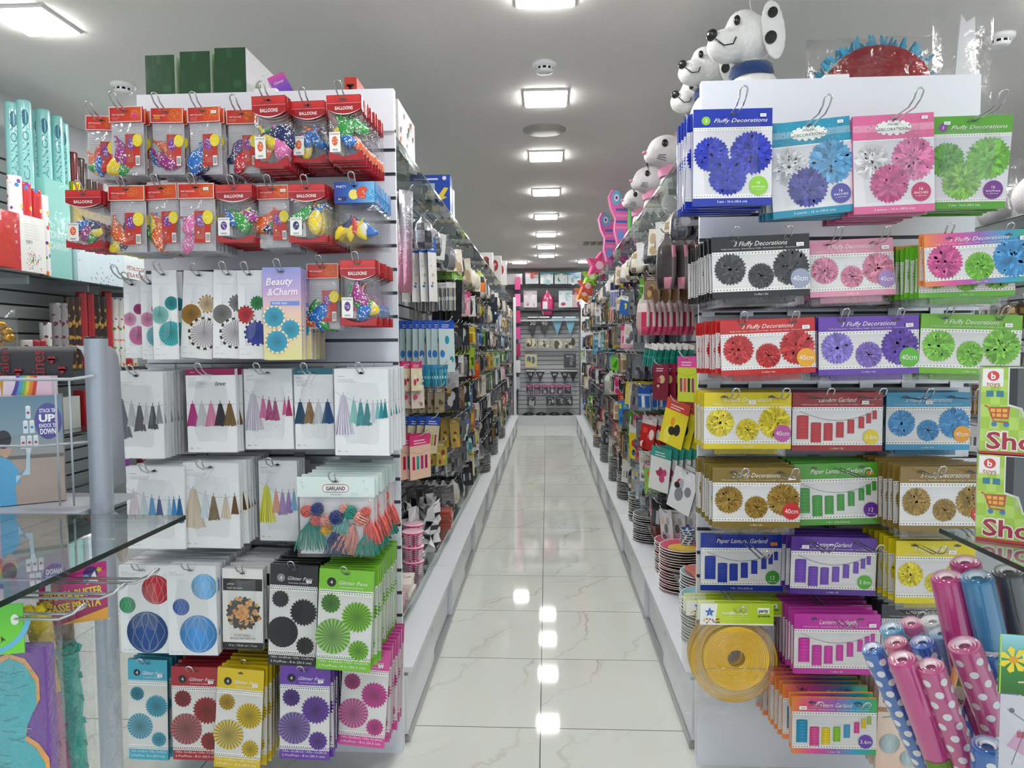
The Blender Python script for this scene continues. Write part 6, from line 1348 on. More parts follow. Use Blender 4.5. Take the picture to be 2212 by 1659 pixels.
a = UN(588, 155, 2.62); t = gbox('doll_box', a.x-.02, 2.62, 0, a.x+.045, 2.68, .14, 0x6a2a86, 'small purple box tilted over behind the green boxes', 'box', (('F', pr_purple),)); t.location.z = 2.385; t.rotation_euler = (0, -.5, .3); t.location.x += .06
def pr_red(a, w, h): a.rect(-w/2, 0, w/2, h, 0xc83a2c); a.text('MUSIC', 0, h*.5, w=h*.7, col=0x2a1414, L=3, bold=.02, ang=-PI/2)
a, c = UN(744, 167, 2.62), UN(770, 167, 2.62); gbox('music_toy_box', a.x, 2.62, GZ, c.x, 2.9, a.z, 0xc83c2e, 'narrow red box peeking over the balloon display header', 'box', (('F', pr_red), ('R', pr_red)))

# ---------------- end wall unit ----------------
t = empty('display_shelving', (0, 0, 0), label='white slatwall unit with black shelf facing down the aisle at the end wall', cat='shelving')
EY = 13.35
b = MB(); slat_mesh(b, (-.56, EY), (.62, EY), .2, 2.35, [.3+.085*k for k in range(24)], (0, -1), 0xc2c4c8, 0x6a6c70); b.build('slat_panel', 'plain', t)
b = MB(); b.box(-.60, 13.05, 0, .60, 13.6, .19, 0xd2d4d8); b.build('plinth', 'plain', t)
for x0, x1 in ((-.62, -.57), (.62, .82)):
    b = MB(); b.box(x0, 12.6 if x0 > 0 else 12.9, 0, x1, 12.62 if x0 > 0 else 12.92, 2.42, 0xd8dade); b.build('side_upright', 'plain', t)
for z in (2.18, 1.98): b = MB(); b.box(-.56, 13.1, z, .62, EY, z+.03, 0x3a3c42 if z > 2 else 0xb8babf); b.build('shelf_board', 'plain', t)
b = MB(); b.box(-2.2, EY+.02, 2.36, 2.2, EY+.10, 2.62, 0x4e5258); b.build('dark_fascia', 'plain', t)
def endpack(px0, py0, px1, py1, kd, c, nm, ct, lb, n=1, shape=None):
    Y = 13.15; a, q = UN(px0, py0, Y), UN(px1, py1, Y); w, h = q.x-a.x, a.z-q.z
    for i in range(n):
        if shape == 'pennant':
            m_ = Art(); m_.rect(-w*.4, -.01, w*.4, .012, 0xe8e8e8, 1); m_.poly([(-w/2, -.01), (0, -h), (w/2, -.01)], c[0], 2); m_.text(c[1], 0, -h*.3, h=h*.22, col=0xf0f0f0, L=4) if c[1] else None
            V0 = len(m_.V); m_.box(-w*.42, .001, -.02, w*.42, .004, .012, 0xe8e8e8); o = m_.build(nm, 'gloss')
        else: o = mini(kd, w, h, c, int(px0)).build(nm, 'gloss')
        o.location = ((a.x+q.x)/2, Y+.03*i, a.z-.012); setp(o, lb if i == 0 else lb+', behind', ct)
    hook(((a.x+q.x)/2, EY-.002, a.z-.013), .2, 0, f'hook carrying {lb}'[:90], 'end wall hooks')
for k, (x, c) in enumerate(((1148, 0xd83a30), (1180, 0x2f9aa0), (1211, 0x1f8a6a), (1240, 0x2f90c8))):
    endpack(x-13, 588, x+15, 613, 'card', (c, 0xd8e0e4, (c, 0xe8e8e8, 0x8ab0b8)), 'balloon_kit_bag', 'balloon kit', f'{("red", "teal", "green", "blue")[k]} kit bag in the highest row of the end wall')
for k, (x, c) in enumerate(((1145, 0xb8a8b0), (1182, 0xc83070), (1221, 0xb0c0c8), (1250, 0x8a3a5a))):
    endpack(x-14, 628, x+15, 664 if k != 1 else 680, 'card' if k != 1 else 'bag', (c, mix(c, 0xffffff, .4) if k != 1 else c, (c, 0xe0e0e8, 0xb03050)), 'costume_pack', 'costume', f'{("grey pink", "crimson pointed", "pale blue", "plum")[k]} costume pack on the end wall')
for k, (x, c, tx) in enumerate(((1151, 0x2a2a2c, '50'), (1176, 0x26262a, '40'), (1204, 0x6aa0b8, ''), (1232, 0x78aec4, ''))):
    endpack(x-13, 684, x+13, 724, None, (c, tx), 'pennant_banner', 'banner', f'{("black fifty", "black forty", "pale blue outer", "pale blue inner")[k]} pennant banner on the end wall', shape='pennant')
for k, x in enumerate((1147, 1175, 1203, 1230)): endpack(x-13, 731, x+13, 752, 'card', (0xb0aca0, 0xa8a498, (0x4a4a3c, 0xd8d0b0)), 'napkin_card', 'napkins', f'khaki dotted card, {ORD[k+1]} along its end wall row')
for k, (x, c) in enumerate(((1147, 0xc8c2a0), (1231, 0x4a4c50))): endpack(x-13, 765, x+13, 794, 'card', (c, c, (0xd8c860 if k == 0 else 0x8a8c90, 0x5a6a7a)), 'number_balloon_pack', 'foil balloon', f'{("cream and gold", "dark grey")[k]} number balloon pack on the end wall')
for k, (x, tx) in enumerate(((1146, '18'), (1167, '30'), (1198, '60'), (1220, '50'), (1238, ''))): endpack(x-10, 800, x+10, 824, None, (0x2a2a2c, tx), 'pennant_banner', 'banner', f'small black pennant pack, {ORD[k+1]} in the low row of the end wall', shape='pennant')
for k in range(6): endpack(1137+k*16.5, 832, 1151+k*16.5, 850, 'card', (0xb8307a, 0x3a343c, (0x8a6a80, 0xd0c0c8)), 'candle_card', 'candles', f'magenta-topped candle card, {ORD[k+1]} in its end wall row')
for k, (x, tx) in enumerate(((1148, 0x3a3c40), (1189, 0x26262a), (1209, 0x2c2c30), (1228, 0x34363a))): endpack(x-9, 857, x+9, 876, 'card', (tx, tx, (0xb0b0b0, 0x6a6a6c)), 'number_candle_card', 'candles', f'black number card, {ORD[k+1]} in the lowest end wall row')
for k in range(4):
    b = MB(); b.lathe([(0, 0), (.12, 0), (.09, .03), (.05, .05), (0, .05)], 20, 0x1c1c20); o = b.build('black_tray', 'ceramic'); o.location = (-.36+.25*k, 13.25, .191); setp(o, f'round black tray on the end wall plinth, {ORD[k+1]} of four', 'tray', 'black trays')
for k in range(7):
    p = UN(1119, 610+k*36, 12.9); gbox('toy_carton', p.x-.06, 12.95, p.z-.13, p.x+.04, 13.1, p.z+.10, (0xd83a8c, 0xe870b0, 0xc82a70, 0xd84a98, 0xb02860, 0xe8e4e8, 0xb8b8c0)[k], f'pink toy carton in the corner column by the end wall, {ORD[k+1]} from its top', 'toy box', grp='corner column cartons')
p = UN(1108, 604, 13.2); gbox('toy_carton', p.x-.2, 13.1, p.z-.10, p.x+.18, 13.3, p.z+.10, 0xe0dce0, 'white toy carton with pink window at the top corner of the end wall', 'toy box')
b = MB(); b.box(-1.1, 12.95, 0, -.64, 13.34, 2.16, 0x8a8c92); b.build('corner_shelf_unit', 'plain', label='grey shelf unit in the corner by the end wall', cat='shelving')

# ---------------- near fixtures: glass shelves, posts and their goods ----------------
def prism(b, quad, z0, z1, col, mat=None):
    n = len(quad); V = [(x, y, z0) for x, y in quad]+[(x, y, z1) for x, y in quad]
    b.mesh(V, [tuple(range(n-1, -1, -1)), tuple(range(n, 2*n))]+[(i, (i+1) % n, (i+1) % n+n, i+n) for i in range(n)], col, mat, smooth=False)
def corner_glass(name, c, xfar, ynear, th, lb):
    s = -1 if xfar < c.x else 1
    t = empty(name, (c.x, c.y, c.z), label=lb, cat='shelf'); W_ = xfar-c.x; D = ynear-c.y
    b = MB(); b.box(min(0, W_), D, -th, max(0, W_), 0, 0); b.build('glass_pane', 'glass', t)
    b = MB(); b.box(-.0012 if s > 0 else -.0002, D, -th, .0002 if s > 0 else .0012, 0, 0, 0x22302b); b.box(min(0, W_), -.001, -th, max(0, W_), .001, 0, 0x4a6258); b.build('polished_edge', 'glass_edge', t)
    return t
cL = UN(400, 1113, 1.43); cR = UN(2030, 1141, 1.41)
tL = corner_glass('glass_shelf', cL, -1.75, .45, .009, 'clear glass shelf jutting in beside the grey round post')
tR = corner_glass('glass_shelf', cR, 1.75, .45, .009, 'clear glass shelf carrying the two shopping toy boxes')
b = MB(); b.tube([(-.36, -.06, -.035), (-.135, -.06, -.035), (-.115, -.06, -.040)], .004, 8, 0xcccccc); b.build('support_wire', 'chrome', tL)
b = MB(); blob(b, (-.105, -.06, -.050), (.012, .012, .034), 0xb8a8a4, 12, 8); b.build('support_pad', 'rubber', tL)
# round grey post with cap and basket wires
p = UN(207, 728, 1.5)
t = empty('display_post', (p.x, p.y, 0), label='round grey metal post with a black cap beside the glass shelf', cat='post')
b = MB(); b.lathe([(.0235, 0), (.0235, p.z-.004)], 32, 0x9aa0ac); b.build('tube', 'grey', t)
b = MB(); b.lathe([(.0235, p.z-.004), (.0225, p.z+.001), (0, p.z+.001)], 32, 0x1a1b1d); b.build('cap', 'black', t)
b = MB(); q = UN(202, 812, 1.47); b.tube([(q.x-p.x+.004, -.035, q.z), (q.x-p.x-.03, -.06, q.z-.006), (-.13, -.10, q.z-.004), (-.7, -.10, q.z-.004)], .0035, 8, 0xb4b8c2); b.build('basket_wire', 'plain', t)
b = MB(); q = UN(130, 960, 1.44); b.tube([(-.012, -.02, q.z), (-.10, -.06, q.z-.004), (-.45, -.06, q.z-.004)], .003, 8, 0xb4b8c2); b.build('basket_wire', 'plain', t)
for dx in (-.03, -.062): b = MB(); b.tube([(dx, -.05, 1.42), (dx, -.05, 1.14)], .0022, 6, 0xb4b8c2); b.build('basket_upright', 'plain', t)
# dark printed sheet draped over an arm
a = UN(0, 748, 1.62); e = UN(157, 748, 1.62); z1 = a.z
t = empty('wrapping_sheet', (e.x, 1.62, z1), label='dark wrapping sheet with red lettering draped over a bar by the grey post', cat='wrapping paper')
b = MB(); V = []; F = []; n = 9; prof = [(0, 0), (.010, -.001), (.022, -.010), (.030, -.028), (.033, -.06), (.036, -.2), (.04, -.36)]
# front skirt: a curved sheet bulging toward the aisle end
sk = [(0, -.001, -.09), (0, -.003, -.05), (0, .003, -.015), (0, .014, 0), (0, .06, .002), (0, .12, -.002)]
for i, (dx) in enumerate((-.42, -.2, 0)):
    for (_, y, z) in sk: V.append((dx, y, z-.002))
m_ = len(sk)
for i in range(2):
    for j in range(m_-1): F.append((i*m_+j, (i+1)*m_+j, (i+1)*m_+j+1, i*m_+j+1))
b.mesh(V, F, 0x36363a); b.build('dark_face', 'paper', t)
b = MB(); V = []; F = []
for y in (-.001, .13):
    for x, z in prof: V.append((x, y, z))
k = len(prof)
for j in range(k-1): F.append((j, j+1, k+j+1, k+j))
b.mesh(V, F, 0xa9aebb); o = b.build('light_underside', 'paper', t); md = o.modifiers.new('s', 'SOLIDIFY'); md.thickness = .0015
a_ = Art(); a_.text('tines', -.085, -.045, w=.07, h=.034, col=0xb02a38, L=2, ang=PI/2); a_.text('Valen', -.17, -.045, w=.08, h=.025, col=0x9a2430, L=2, ang=PI/2)
for x, z in ((-.025, -.055), (-.135, -.06), (-.05, -.03)):
    h_ = .010; a_.disc(x-h_*.45, z, h_*.55, 0xb02a38, 2, 10); a_.disc(x+h_*.45, z, h_*.55, 0xb02a38, 2, 10); a_.poly([(x-h_, z-.001), (x+h_, z-.001), (x, z-h_*1.4)], 0xb02a38, 2)
o = a_.build('red_lettering', 'paper', t); o.location.y = -.006
# rainbow card and the boy's game box
def pr_rainbow(a, w, h):
    a.clip = (-w/2, 0, w/2, h); a.rect(-w/2, 0, w/2, h, 0xf2cfe4)
    for k, c in enumerate((0xd84a34, 0xf0903a, 0xf0d850, 0x7ac870, 0x5aa8e0, 0x5a4ab0, 0xf4e0f0)): a.disc(-w*.1, h*1.02, w*(.46-.035*k), c, 1+k, 40, h*(.50-.04*k))
    a.text('Birthday', w*.05, h*.66, w=w*.3, col=0xe8f0ff, L=10, shear=.3, ang=.5)
    a.poly([(-w*.02, h*.96), (w*.02, h*.96), (w*.0, h*.82)], 0xd0a030, 9); a.poly([(w*.40, h*.8), (w*.43, h*.86), (w*.46, h*.8), (w*.43, h*.74)], 0xe05a8a, 3)
a = UN(-90, 822, 1.60); c = UN(121, 822, 1.60); e = UN(121, 1085, 1.60)
gbox('rainbow_gift_bag', a.x, 1.585, e.z, c.x, 1.605, c.z+.012, 0xe8d0e0, 'pink gift bag with a rainbow print behind the stacking game box', 'gift bag', (('F', pr_rainbow),))
def pr_stack(a, w, h):
    a.vgrad(-w/2, 0, w/2, h, [0xa8988c, 0xb4a498, 0x7f9aa8, 0x5f8298]); a.rect(-w/2, 0, w/2, h*.42, 0xb0a094, .3); a.rect(-w/2, h*.42, w/2, h*.455, 0x6d6a66, .5)
    a.disc(w*.28, h*.76, w*.21, 0x4f4a9c, 1, 28, h*.17)
    a.text("STACK 'EM", w*.28, h*.86, w=w*.26, h=h*.035, col=0xf2f2fa, L=3, bold=.02); a.text('UP!', w*.28, h*.79, w=w*.28, h=h*.065, col=0xffffff, L=3, bold=.04)
    a.text("KNOCK 'EM", w*.28, h*.72, w=w*.28, h=h*.035, col=0xf2f2fa, L=3, bold=.02); a.text('DOWN!', w*.28, h*.665, w=w*.26, h=h*.05, col=0xffffff, L=3, bold=.03)
    for x, z in ((-.02, .845), (-.065, .71), (.03, .71), (-.11, .57), (-.015, .57), (.08, .57)):
        a.rect(w*(x-.038), h*(z-.055), w*(x+.038), h*(z+.055), 0xd8e4ea, 2); a.disc(w*x, h*z, w*.025, (0x3a78a8, 0xb03a5a, 0x3a8ab0)[int(abs(x)*99) % 3], 3, 10); a.disc(w*x, h*(z+.055), w*.038, 0xeef2f4, 3, 10, h*.012)
    # the boy: hair, face, shirt, arm
    a.disc(-w*.38, h*.56, w*.10, 0xc8a48e, 3, 20, h*.12); a.disc(-w*.40, h*.61, w*.115, 0x1c2028, 3.5, 20, h*.085); a.disc(-w*.30, h*.53, w*.02, 0xc8a48e, 4, 10)
    a.poly([(-w*.5, h*.46), (-w*.33, h*.43), (-w*.2, h*.33), (-w*.18, h*.2), (-w*.26, h*.18), (-w*.24, 0), (-w*.5, 0)], 0x58a8d8, 3); a.poly([(-w*.24, h*.27), (-w*.03, h*.27), (-w*.01, h*.48), (-w*.07, h*.48), (-w*.085, h*.33), (-w*.24, h*.2)], 0xb8d4e4, 4); a.disc(-w*.035, h*.51, w*.04, 0xd8e4ea, 5, 12, h*.05)
def sideless(a, w, h): pass
A1, B1 = UN(-4, 860, 1.53), UN(118, 853, 1.57)
zb = UN(118, 1080, 1.57).z
wv = math.hypot(B1.x-A1.x, .07); t = gbox('stacking_game_box', -wv/2, -.03, 0, wv/2, .03, (B1.z-zb), 0x9a8c84, 'game box showing a boy stacking cans, beside the grey post', 'game box', (('F', pr_stack),))
t.location = ((A1.x+B1.x)/2, 1.535+.025, zb); t.rotation_euler = (0, 0, math.atan2(.07, B1.x-A1.x))
b = MB(); b.box(-1.7, 1.45, zb-.014, -1.03, 1.66, zb-.002, 0xb0b4be); b.build('wire_basket_floor', 'plain', label='grey metal basket floor under the stacking game box', cat='basket')
# bent double hooks carrying pinata goods
for k, (px, py, Y, L) in enumerate(((322, 1255, 1.16, .17), (250, 1288, 1.10, .20), (164, 1332, 1.05, .22))):
    p = UN(px, py, Y); t = empty('display_hook', (p.x-L, p.y, p.z), (0, 0, PI/2), label=f'thick chrome double hook under the glass shelf, {("highest and longest reaching", "middle of three", "lowest, by the green tag")[k]}', cat='hook', group='thick hooks under glass')
    b = MB(); g = .011; b.tube([(-g, 0, 0), (-g, -L+.02, 0), (-g*.95, -L-.004, .010), (-g*.9, -L-.012, .018), (0, -L-.014, .020), (g*.9, -L-.012, .018), (g*.95, -L-.004, .010), (g, -L+.02, 0), (g, 0, 0)], .0026, 8, 0xcccccc); b.build('wire_loop', 'chrome', t)
    b = MB(); b.box(-.018, -.004, -.02, .018, .006, .02, 0x8a8c92); b.build('bracket', 'alu', t)
# wire crossbar holding them
b = MB(); a = UN(100, 1262, 1.16); b.tube([(a.x-.09, .95, a.z-.014), (a.x-.09, 1.5, a.z+.04)], .008, 8, 0x9aa0ac); b.build('hook_rail_bar', 'grey', label='grey bar under the glass shelf that carries the thick hooks', cat='rail')
# pinata buster bag
p = UN(158, 1256, 1.18)
t = empty('pinata_stick_bag', (p.x, 1.18, p.z), (0, 0, .45), label='clear bag with a teal crepe pinata stick and a magenta header card', cat='pinata stick')
a = Art(); w, h = .105, .088
b = MB(); b.box(-w/2, .0, -h+.012, w/2, .002, .03, 0xc01a7a); b.build('header_card', 'gloss', t)
a.vgrad(-w/2, -h+.012, w/2, .03, [0x8a1a4a, 0xb01060, 0xd01a80, 0xd83090]); a.poly([(-w*.2, -h+.012), (w/2, -h+.012), (w/2, -h+.034)], 0xf0a828, 1)
a.text('PIÑATA BUSTER', .0, -.022, w=w*.86, h=.014, col=0xf2e02a, L=3, bold=.03, ang=.06); a.text('CASSE PIÑATA', .0, -.044, w=w*.8, h=.014, col=0xf2e02a, L=3, bold=.03, ang=.06)
a.disc(.028, .012, .012, 0x4a2a7a, 2, 14); a.disc(.020, .004, .006, 0x6ac0e8, 3, 8); a.poly([(.02, -.008), (.04, -.008), (.034, .016)], 0xf2f2f4, 3); a.poly([(.041+.006*(1 if i % 2 else .5)*math.cos(i*PI/5), .017+.006*(1 if i % 2 else .5)*math.sin(i*PI/5)) for i in range(10)], 0xf2d82a, 4)
o = a.build('header_print', 'gloss', t); o.location.y = -.0008
def crepe_roll(t, x0, z0, x1, z1, r, cols, nm, y=0, seed=1):
    b = MB(); R = random.Random(seed); n = 12; K = 14; V = []; F = []; cl = []
    for j in range(K+1):
        u = j/K; rr = r*(1.0+.05*math.sin(j*2.1)); cx, cz = x0+(x1-x0)*u, z0+(z1-z0)*u
        for i in range(n): an = 2*PI*i/n; q = rr*(1+R.uniform(-.06, .06)); V.append((cx+q*math.cos(an), y+q*math.sin(an), cz))
    for j in range(K):
        for i in range(n): F.append((j*n+i, j*n+(i+1) % n, (j+1)*n+(i+1) % n, (j+1)*n+i)); cl.append(mul(cols[min(len(cols)-1, int(j/K*len(cols)))], R.uniform(.88, 1.1)))
    b.mesh(V, F, cl)
    for i in range(18):   # ruffled top and loose flaps down one side
        an = R.uniform(0, 2*PI); c = Vector((x0+r*.8*math.cos(an), y+r*.8*math.sin(an), z0)) if i < 11 else Vector((x0+(x1-x0)*(i-10)/8+r*.8, y-r*.4, z0+(z1-z0)*(i-10)/8))
        d = Vector((R.uniform(-1, 1)*.6 if i < 11 else 1, R.uniform(-.6, .2), .8 if i < 11 else .1)).normalized()*r*(.7 if i < 11 else .35); e = Vector((d.z, .2*r, -d.x))*(.45 if i < 11 else 1.3); b.face([c-e, c+e, c+e+d, c-e*.6+d*1.2], mul(cols[0] if i < 11 else cols[min(len(cols)-1, int((i-10)/8*len(cols)))], R.uniform(.8, 1.2)))
    return b.build(nm, 'cloth', t)
crepe_roll(t, -.016, -.125, -.004, -.46, .021, [0x1fa494], 'teal_stick', y=-.004)
bag_mesh(-.052, -.50, .070, -.072, .030, 7, 12, seed=77).build('bag', 'film', t)
# second, yellow stick and the brown one with white label
p = UN(72, 1330, 1.12)
t = empty('pinata_stick_bag', (p.x, 1.15, p.z), (0, 0, .4), label='crepe pinata stick in yellow, magenta and orange sections, in a clear bag', cat='pinata stick')
crepe_roll(t, -.012, -.002, .018, -.34, .019, [0xf0d21c, 0xf0c814, 0xb02a80, 0xa02870, 0xf08a2c], 'striped_stick', seed=5); bag_mesh(-.045, -.38, .045, .02, .026, 6, 10, seed=78).build('bag', 'film', t)
p = UN(112, 1345, 1.24)
t = empty('pinata_stick_bag', (p.x, 1.26, p.z), (0, 0, .4), label='brown stick in clear film with a blank white label', cat='pinata stick')
crepe_roll(t, .0, .0, .014, -.4, .022, [0x5c3230, 0x6c3a34], 'brown_stick', seed=6)
b = MB(); b.box(-.018, -.0275, -.20, .020, -.0265, -.115, 0xe6e4ec); b.build('white_label', 'paper', t); bag_mesh(-.05, -.42, .055, .03, .030, 6, 10, seed=79).build('bag', 'film', t)
# number-shaped pinata in purple film
p = UN(38, 1400, 1.06)
t = empty('number_pinata', (p.x-.004, 1.06, p.z), (0, 0, .12), label='purple pinata with a teal crepe shape outlined in orange, under the green tag', cat='pinata')
b = MB(); b.box(-.09, .0, -.30, .048, .022, .0, 0x7a4aa0); b.build('purple_body', 'cloth', t)
out = [(-.055, -.30), (-.055, -.10), (-.052, -.06), (-.035, -.025), (-.01, -.012), (.015, -.022), (.034, -.055), (.034, -.09), (.015, -.13), (.012, -.15), (.03, -.165), (.044, -.19), (.046, -.24), (.04, -.30)]
a = Art(); a.poly([(x*1.08-.001, z+.004) for x, z in out], 0xf0a860, 1); a.poly([(x*.92-.001, z-.004) for x, z in out], 0x3fb8c0, 3)
R = random.Random(8)
for k in range(46):
    x, z = R.uniform(-.04, .02), R.uniform(-.29, -.03); a.line([(x-.012, z), (x+.012, z+R.uniform(-.008, .008))], .0014, mul(0x3fb8c0, R.choice((.6, 1.25))), 5)
o = a.build('teal_shape', 'cloth', t); o.location.y = -.001
bag_mesh(-.10, -.33, .062, .045, .03, 8, 10, seed=80, y0=.02).build('bag', 'film', t)
p = UN(20, 1350, 1.04)
t = empty('green_tag_card', (p.x, 1.035, p.z), (0, 0, .25), label='lime green pinata buster tag with a curved blue foot, beside the lowest hook', cat='tag')
b = MB(); b.box(-.05, 0, -.045, .024, .0015, .035, 0x5ac820); b.build('tag_board', 'gloss', t)
a = Art(); a.vgrad(-.05, -.045, .024, .035, [0x7ae030, 0x5ac820]); a.ring(-.03, .02, .058, .066, 0x6ac0e8, 2, 24, -1.6, -.1); a.text('BUSTER A', -.02, -.026, w=.036, h=.007, col=0x1a2a10, L=4, bold=.03, ang=.4); a.disc(.012, .010, .006, 0xeaf6e2, 2, 10, .009); a.rect(-.04, -.02, -.015, .0, 0xd83a8a, 3); a.text('K', -.015, -.010, h=.014, col=0xf0902a, L=5, bold=.04)
o = a.build('tag_print', 'gloss', t); o.location.y = -.0006
for k in range(9):
    p = UN(8+k*20, 1262-k*5.5, 1.30+.012*k); b = MB(); q = .036; b.box(-q, 0, -.034, q*.6, .0015, .03, 0xe03a8a if k % 2 == 0 else 0xd06ab0); b.box(-q*.6, -.0008, -.026, 0, -.0002, .0, 0x9a4ab0 if k % 3 else 0xf0c8dc)
    o = b.build('pink_tag_card', 'gloss'); o.location = (p.x, p.y, p.z+.01); o.rotation_euler = (0, .06*(k % 3-1), .55); setp(o, f'pink header card seen through the glass shelf, {ORD[k+1]} from the lime tag side', 'tag', 'pink header cards under the glass')

# toy boxes on the other glass shelf
def pr_shop(a, w, h):
    a.rect(-w/2, 0, w/2, h, 0xa4c840)
    for i in range(14):
        for j in range(7):
            if (i+j) % 2: a.rect(-w/2+w*i/14, h*j/7, -w/2+w*(i+1)/14, h*(j+1)/7, 0xb8d860, .5)
    a.poly([(-w*.30, h), (w*.5, h), (w*.5, h*.30), (-w*.16, h*.34), (-w*.20, h*.52), (-w*.30, h*.56)], 0xe6e4e0, 1); a.poly([(-w*.29, h*.99), (w*.5, h*.99), (w*.5, h*.32), (-w*.15, h*.36), (-w*.19, h*.54), (-w*.29, h*.58)], 0x23262a, 2)
    a.rect(-w*.49, h*.78, -w*.335, h*.985, 0xf2ecec, 2); a.disc(-w*.41, h*.90, w*.045, 0xd83a34, 3, 20); a.text('b', -w*.41, h*.90, h=h*.07, col=0xf6f0f0, L=5, bold=.03); a.text('toys', -w*.41, h*.81, w=w*.1, col=0xc03a34, L=4)
    for x in (-.46, -.385): a.rect(w*x, h*.66, w*(x+.055), h*.73, 0x2f7a90, 2)
    a.line([(-w*.47, h*.56), (-w*.44, h*.54), (-w*.40, h*.38), (-w*.29, h*.37)], w*.012, 0xc8502a, 4); a.poly([(-w*.44, h*.54), (-w*.28, h*.55), (-w*.29, h*.41), (-w*.41, h*.41)], 0xb8502a, 3)
    for i in range(3):
        for j in range(2): a.rect(w*(-.425+.045*i), h*(.43+.055*j), w*(-.39+.045*i), h*(.47+.055*j), 0xf0b040, 4)
    for x in (-.395, -.305): a.disc(w*x, h*.345, w*.022, 0x3a7ab8, 4, 12)
    a.text('Shopping', 0, h*.16, w=w*.92, h=h*.20, col=0xf4f0e4, L=5, bold=.06); a.text('Shopping', 0, h*.16, w=w*.90, h=h*.19, col=0xa81c34, L=8, bold=.02); a.rect(-w/2, 0, w/2, h*.03, 0xc8232c, 6)
def toybox(pxl, yt, yb, Y, lb, rot):
    A, B = UN(pxl, yt, Y), UN(pxl, yb, Y); h = A.z-B.z; w = .205
    t = empty('shopping_toy_box', (A.x, Y, B.z), (0, 0, rot), label=lb, cat='toy box', group='shopping toy boxes')
    b = MB(); b.box(0, 0, 0, w, .12, h, cols=[0xc8232c, 0x2a2c30, 0x9ac83c, 0xdedcd8, 0xe4e8d8, 0x9ac83c]); b.build('carton', 'gloss', t)
    a = Art(); pr_shop(a, w, h); o = a.build('front_print', 'gloss', t); o.location = (w/2, -.0006, 0)
    b = MB(); blob(b, (.135, .03, h*.44), (.045, .02, .018), 0x7ac82c); b.tube([(.14, .0-.003, h*.5), (.15, -.003, h*.85)], .005, 6, 0x4a4f5a); o = b.build('green_toy', 'rubber', t); o.location.y = -.028
    b = MB(); b.box(.055, -.0035, h*.40, .204, -.002, h*.985); b.build('window_film', 'sleeve', t)
    return t
zsh = cR.z
t2 = toybox(2114, 940, 1124, 1.33, 'lower green shopping toy box with a black window, standing on the glass shelf', -.53)
t1 = toybox(2122, 748, 934, 1.335, 'upper green shopping toy box, stacked on the lower one', -.51)
t2.location.z = zsh+.001; h2 = t2.location.z+.19
zz = max((v.co.z for v in KIDS[t2.name][0].data.vertices)); t1.location.z = t2.location.z+zz+.001

# bin of plastic tablecloth rolls
def roll_mesh(c, r, L, dots, lab=None):
    b = MB(); n = 20; sp = 6
    cols = [lambda j, n, k=k: (0xf2f0f2 if dots and ((j*.9+k*2.45) % 5 < 1.05) and k % 2 == 0 else c) for k in range(24)]
    # body with dots as small printed discs instead of facets
    b.lathe([(r, -L), (r, 0), (r*.96, .002)], 24, c)
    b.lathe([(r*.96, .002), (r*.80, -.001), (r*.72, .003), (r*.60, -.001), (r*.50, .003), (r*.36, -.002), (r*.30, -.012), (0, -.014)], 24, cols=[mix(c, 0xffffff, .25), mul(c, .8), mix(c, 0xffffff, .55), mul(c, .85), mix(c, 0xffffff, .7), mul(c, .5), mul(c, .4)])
    return b
def dots_on(t, r, L, dr=.0075):
    b = MB(); k = 0; z = -.02
    while z > -L+.01:
        for i in range(5):
            a = 2*PI*(i+.5*(k % 2))/5; P = [Vector(((r+.0006)*math.cos(a+dr/r*math.cos(q)), (r+.0006)*math.sin(a+dr/r*math.cos(q)), z+dr*math.sin(q))) for q in [2*PI*s/10 for s in range(10)]]; b.face(P, 0xeeeef2)
        z -= .023; k += 1
    return b.build('dot_print', 'gloss', t)
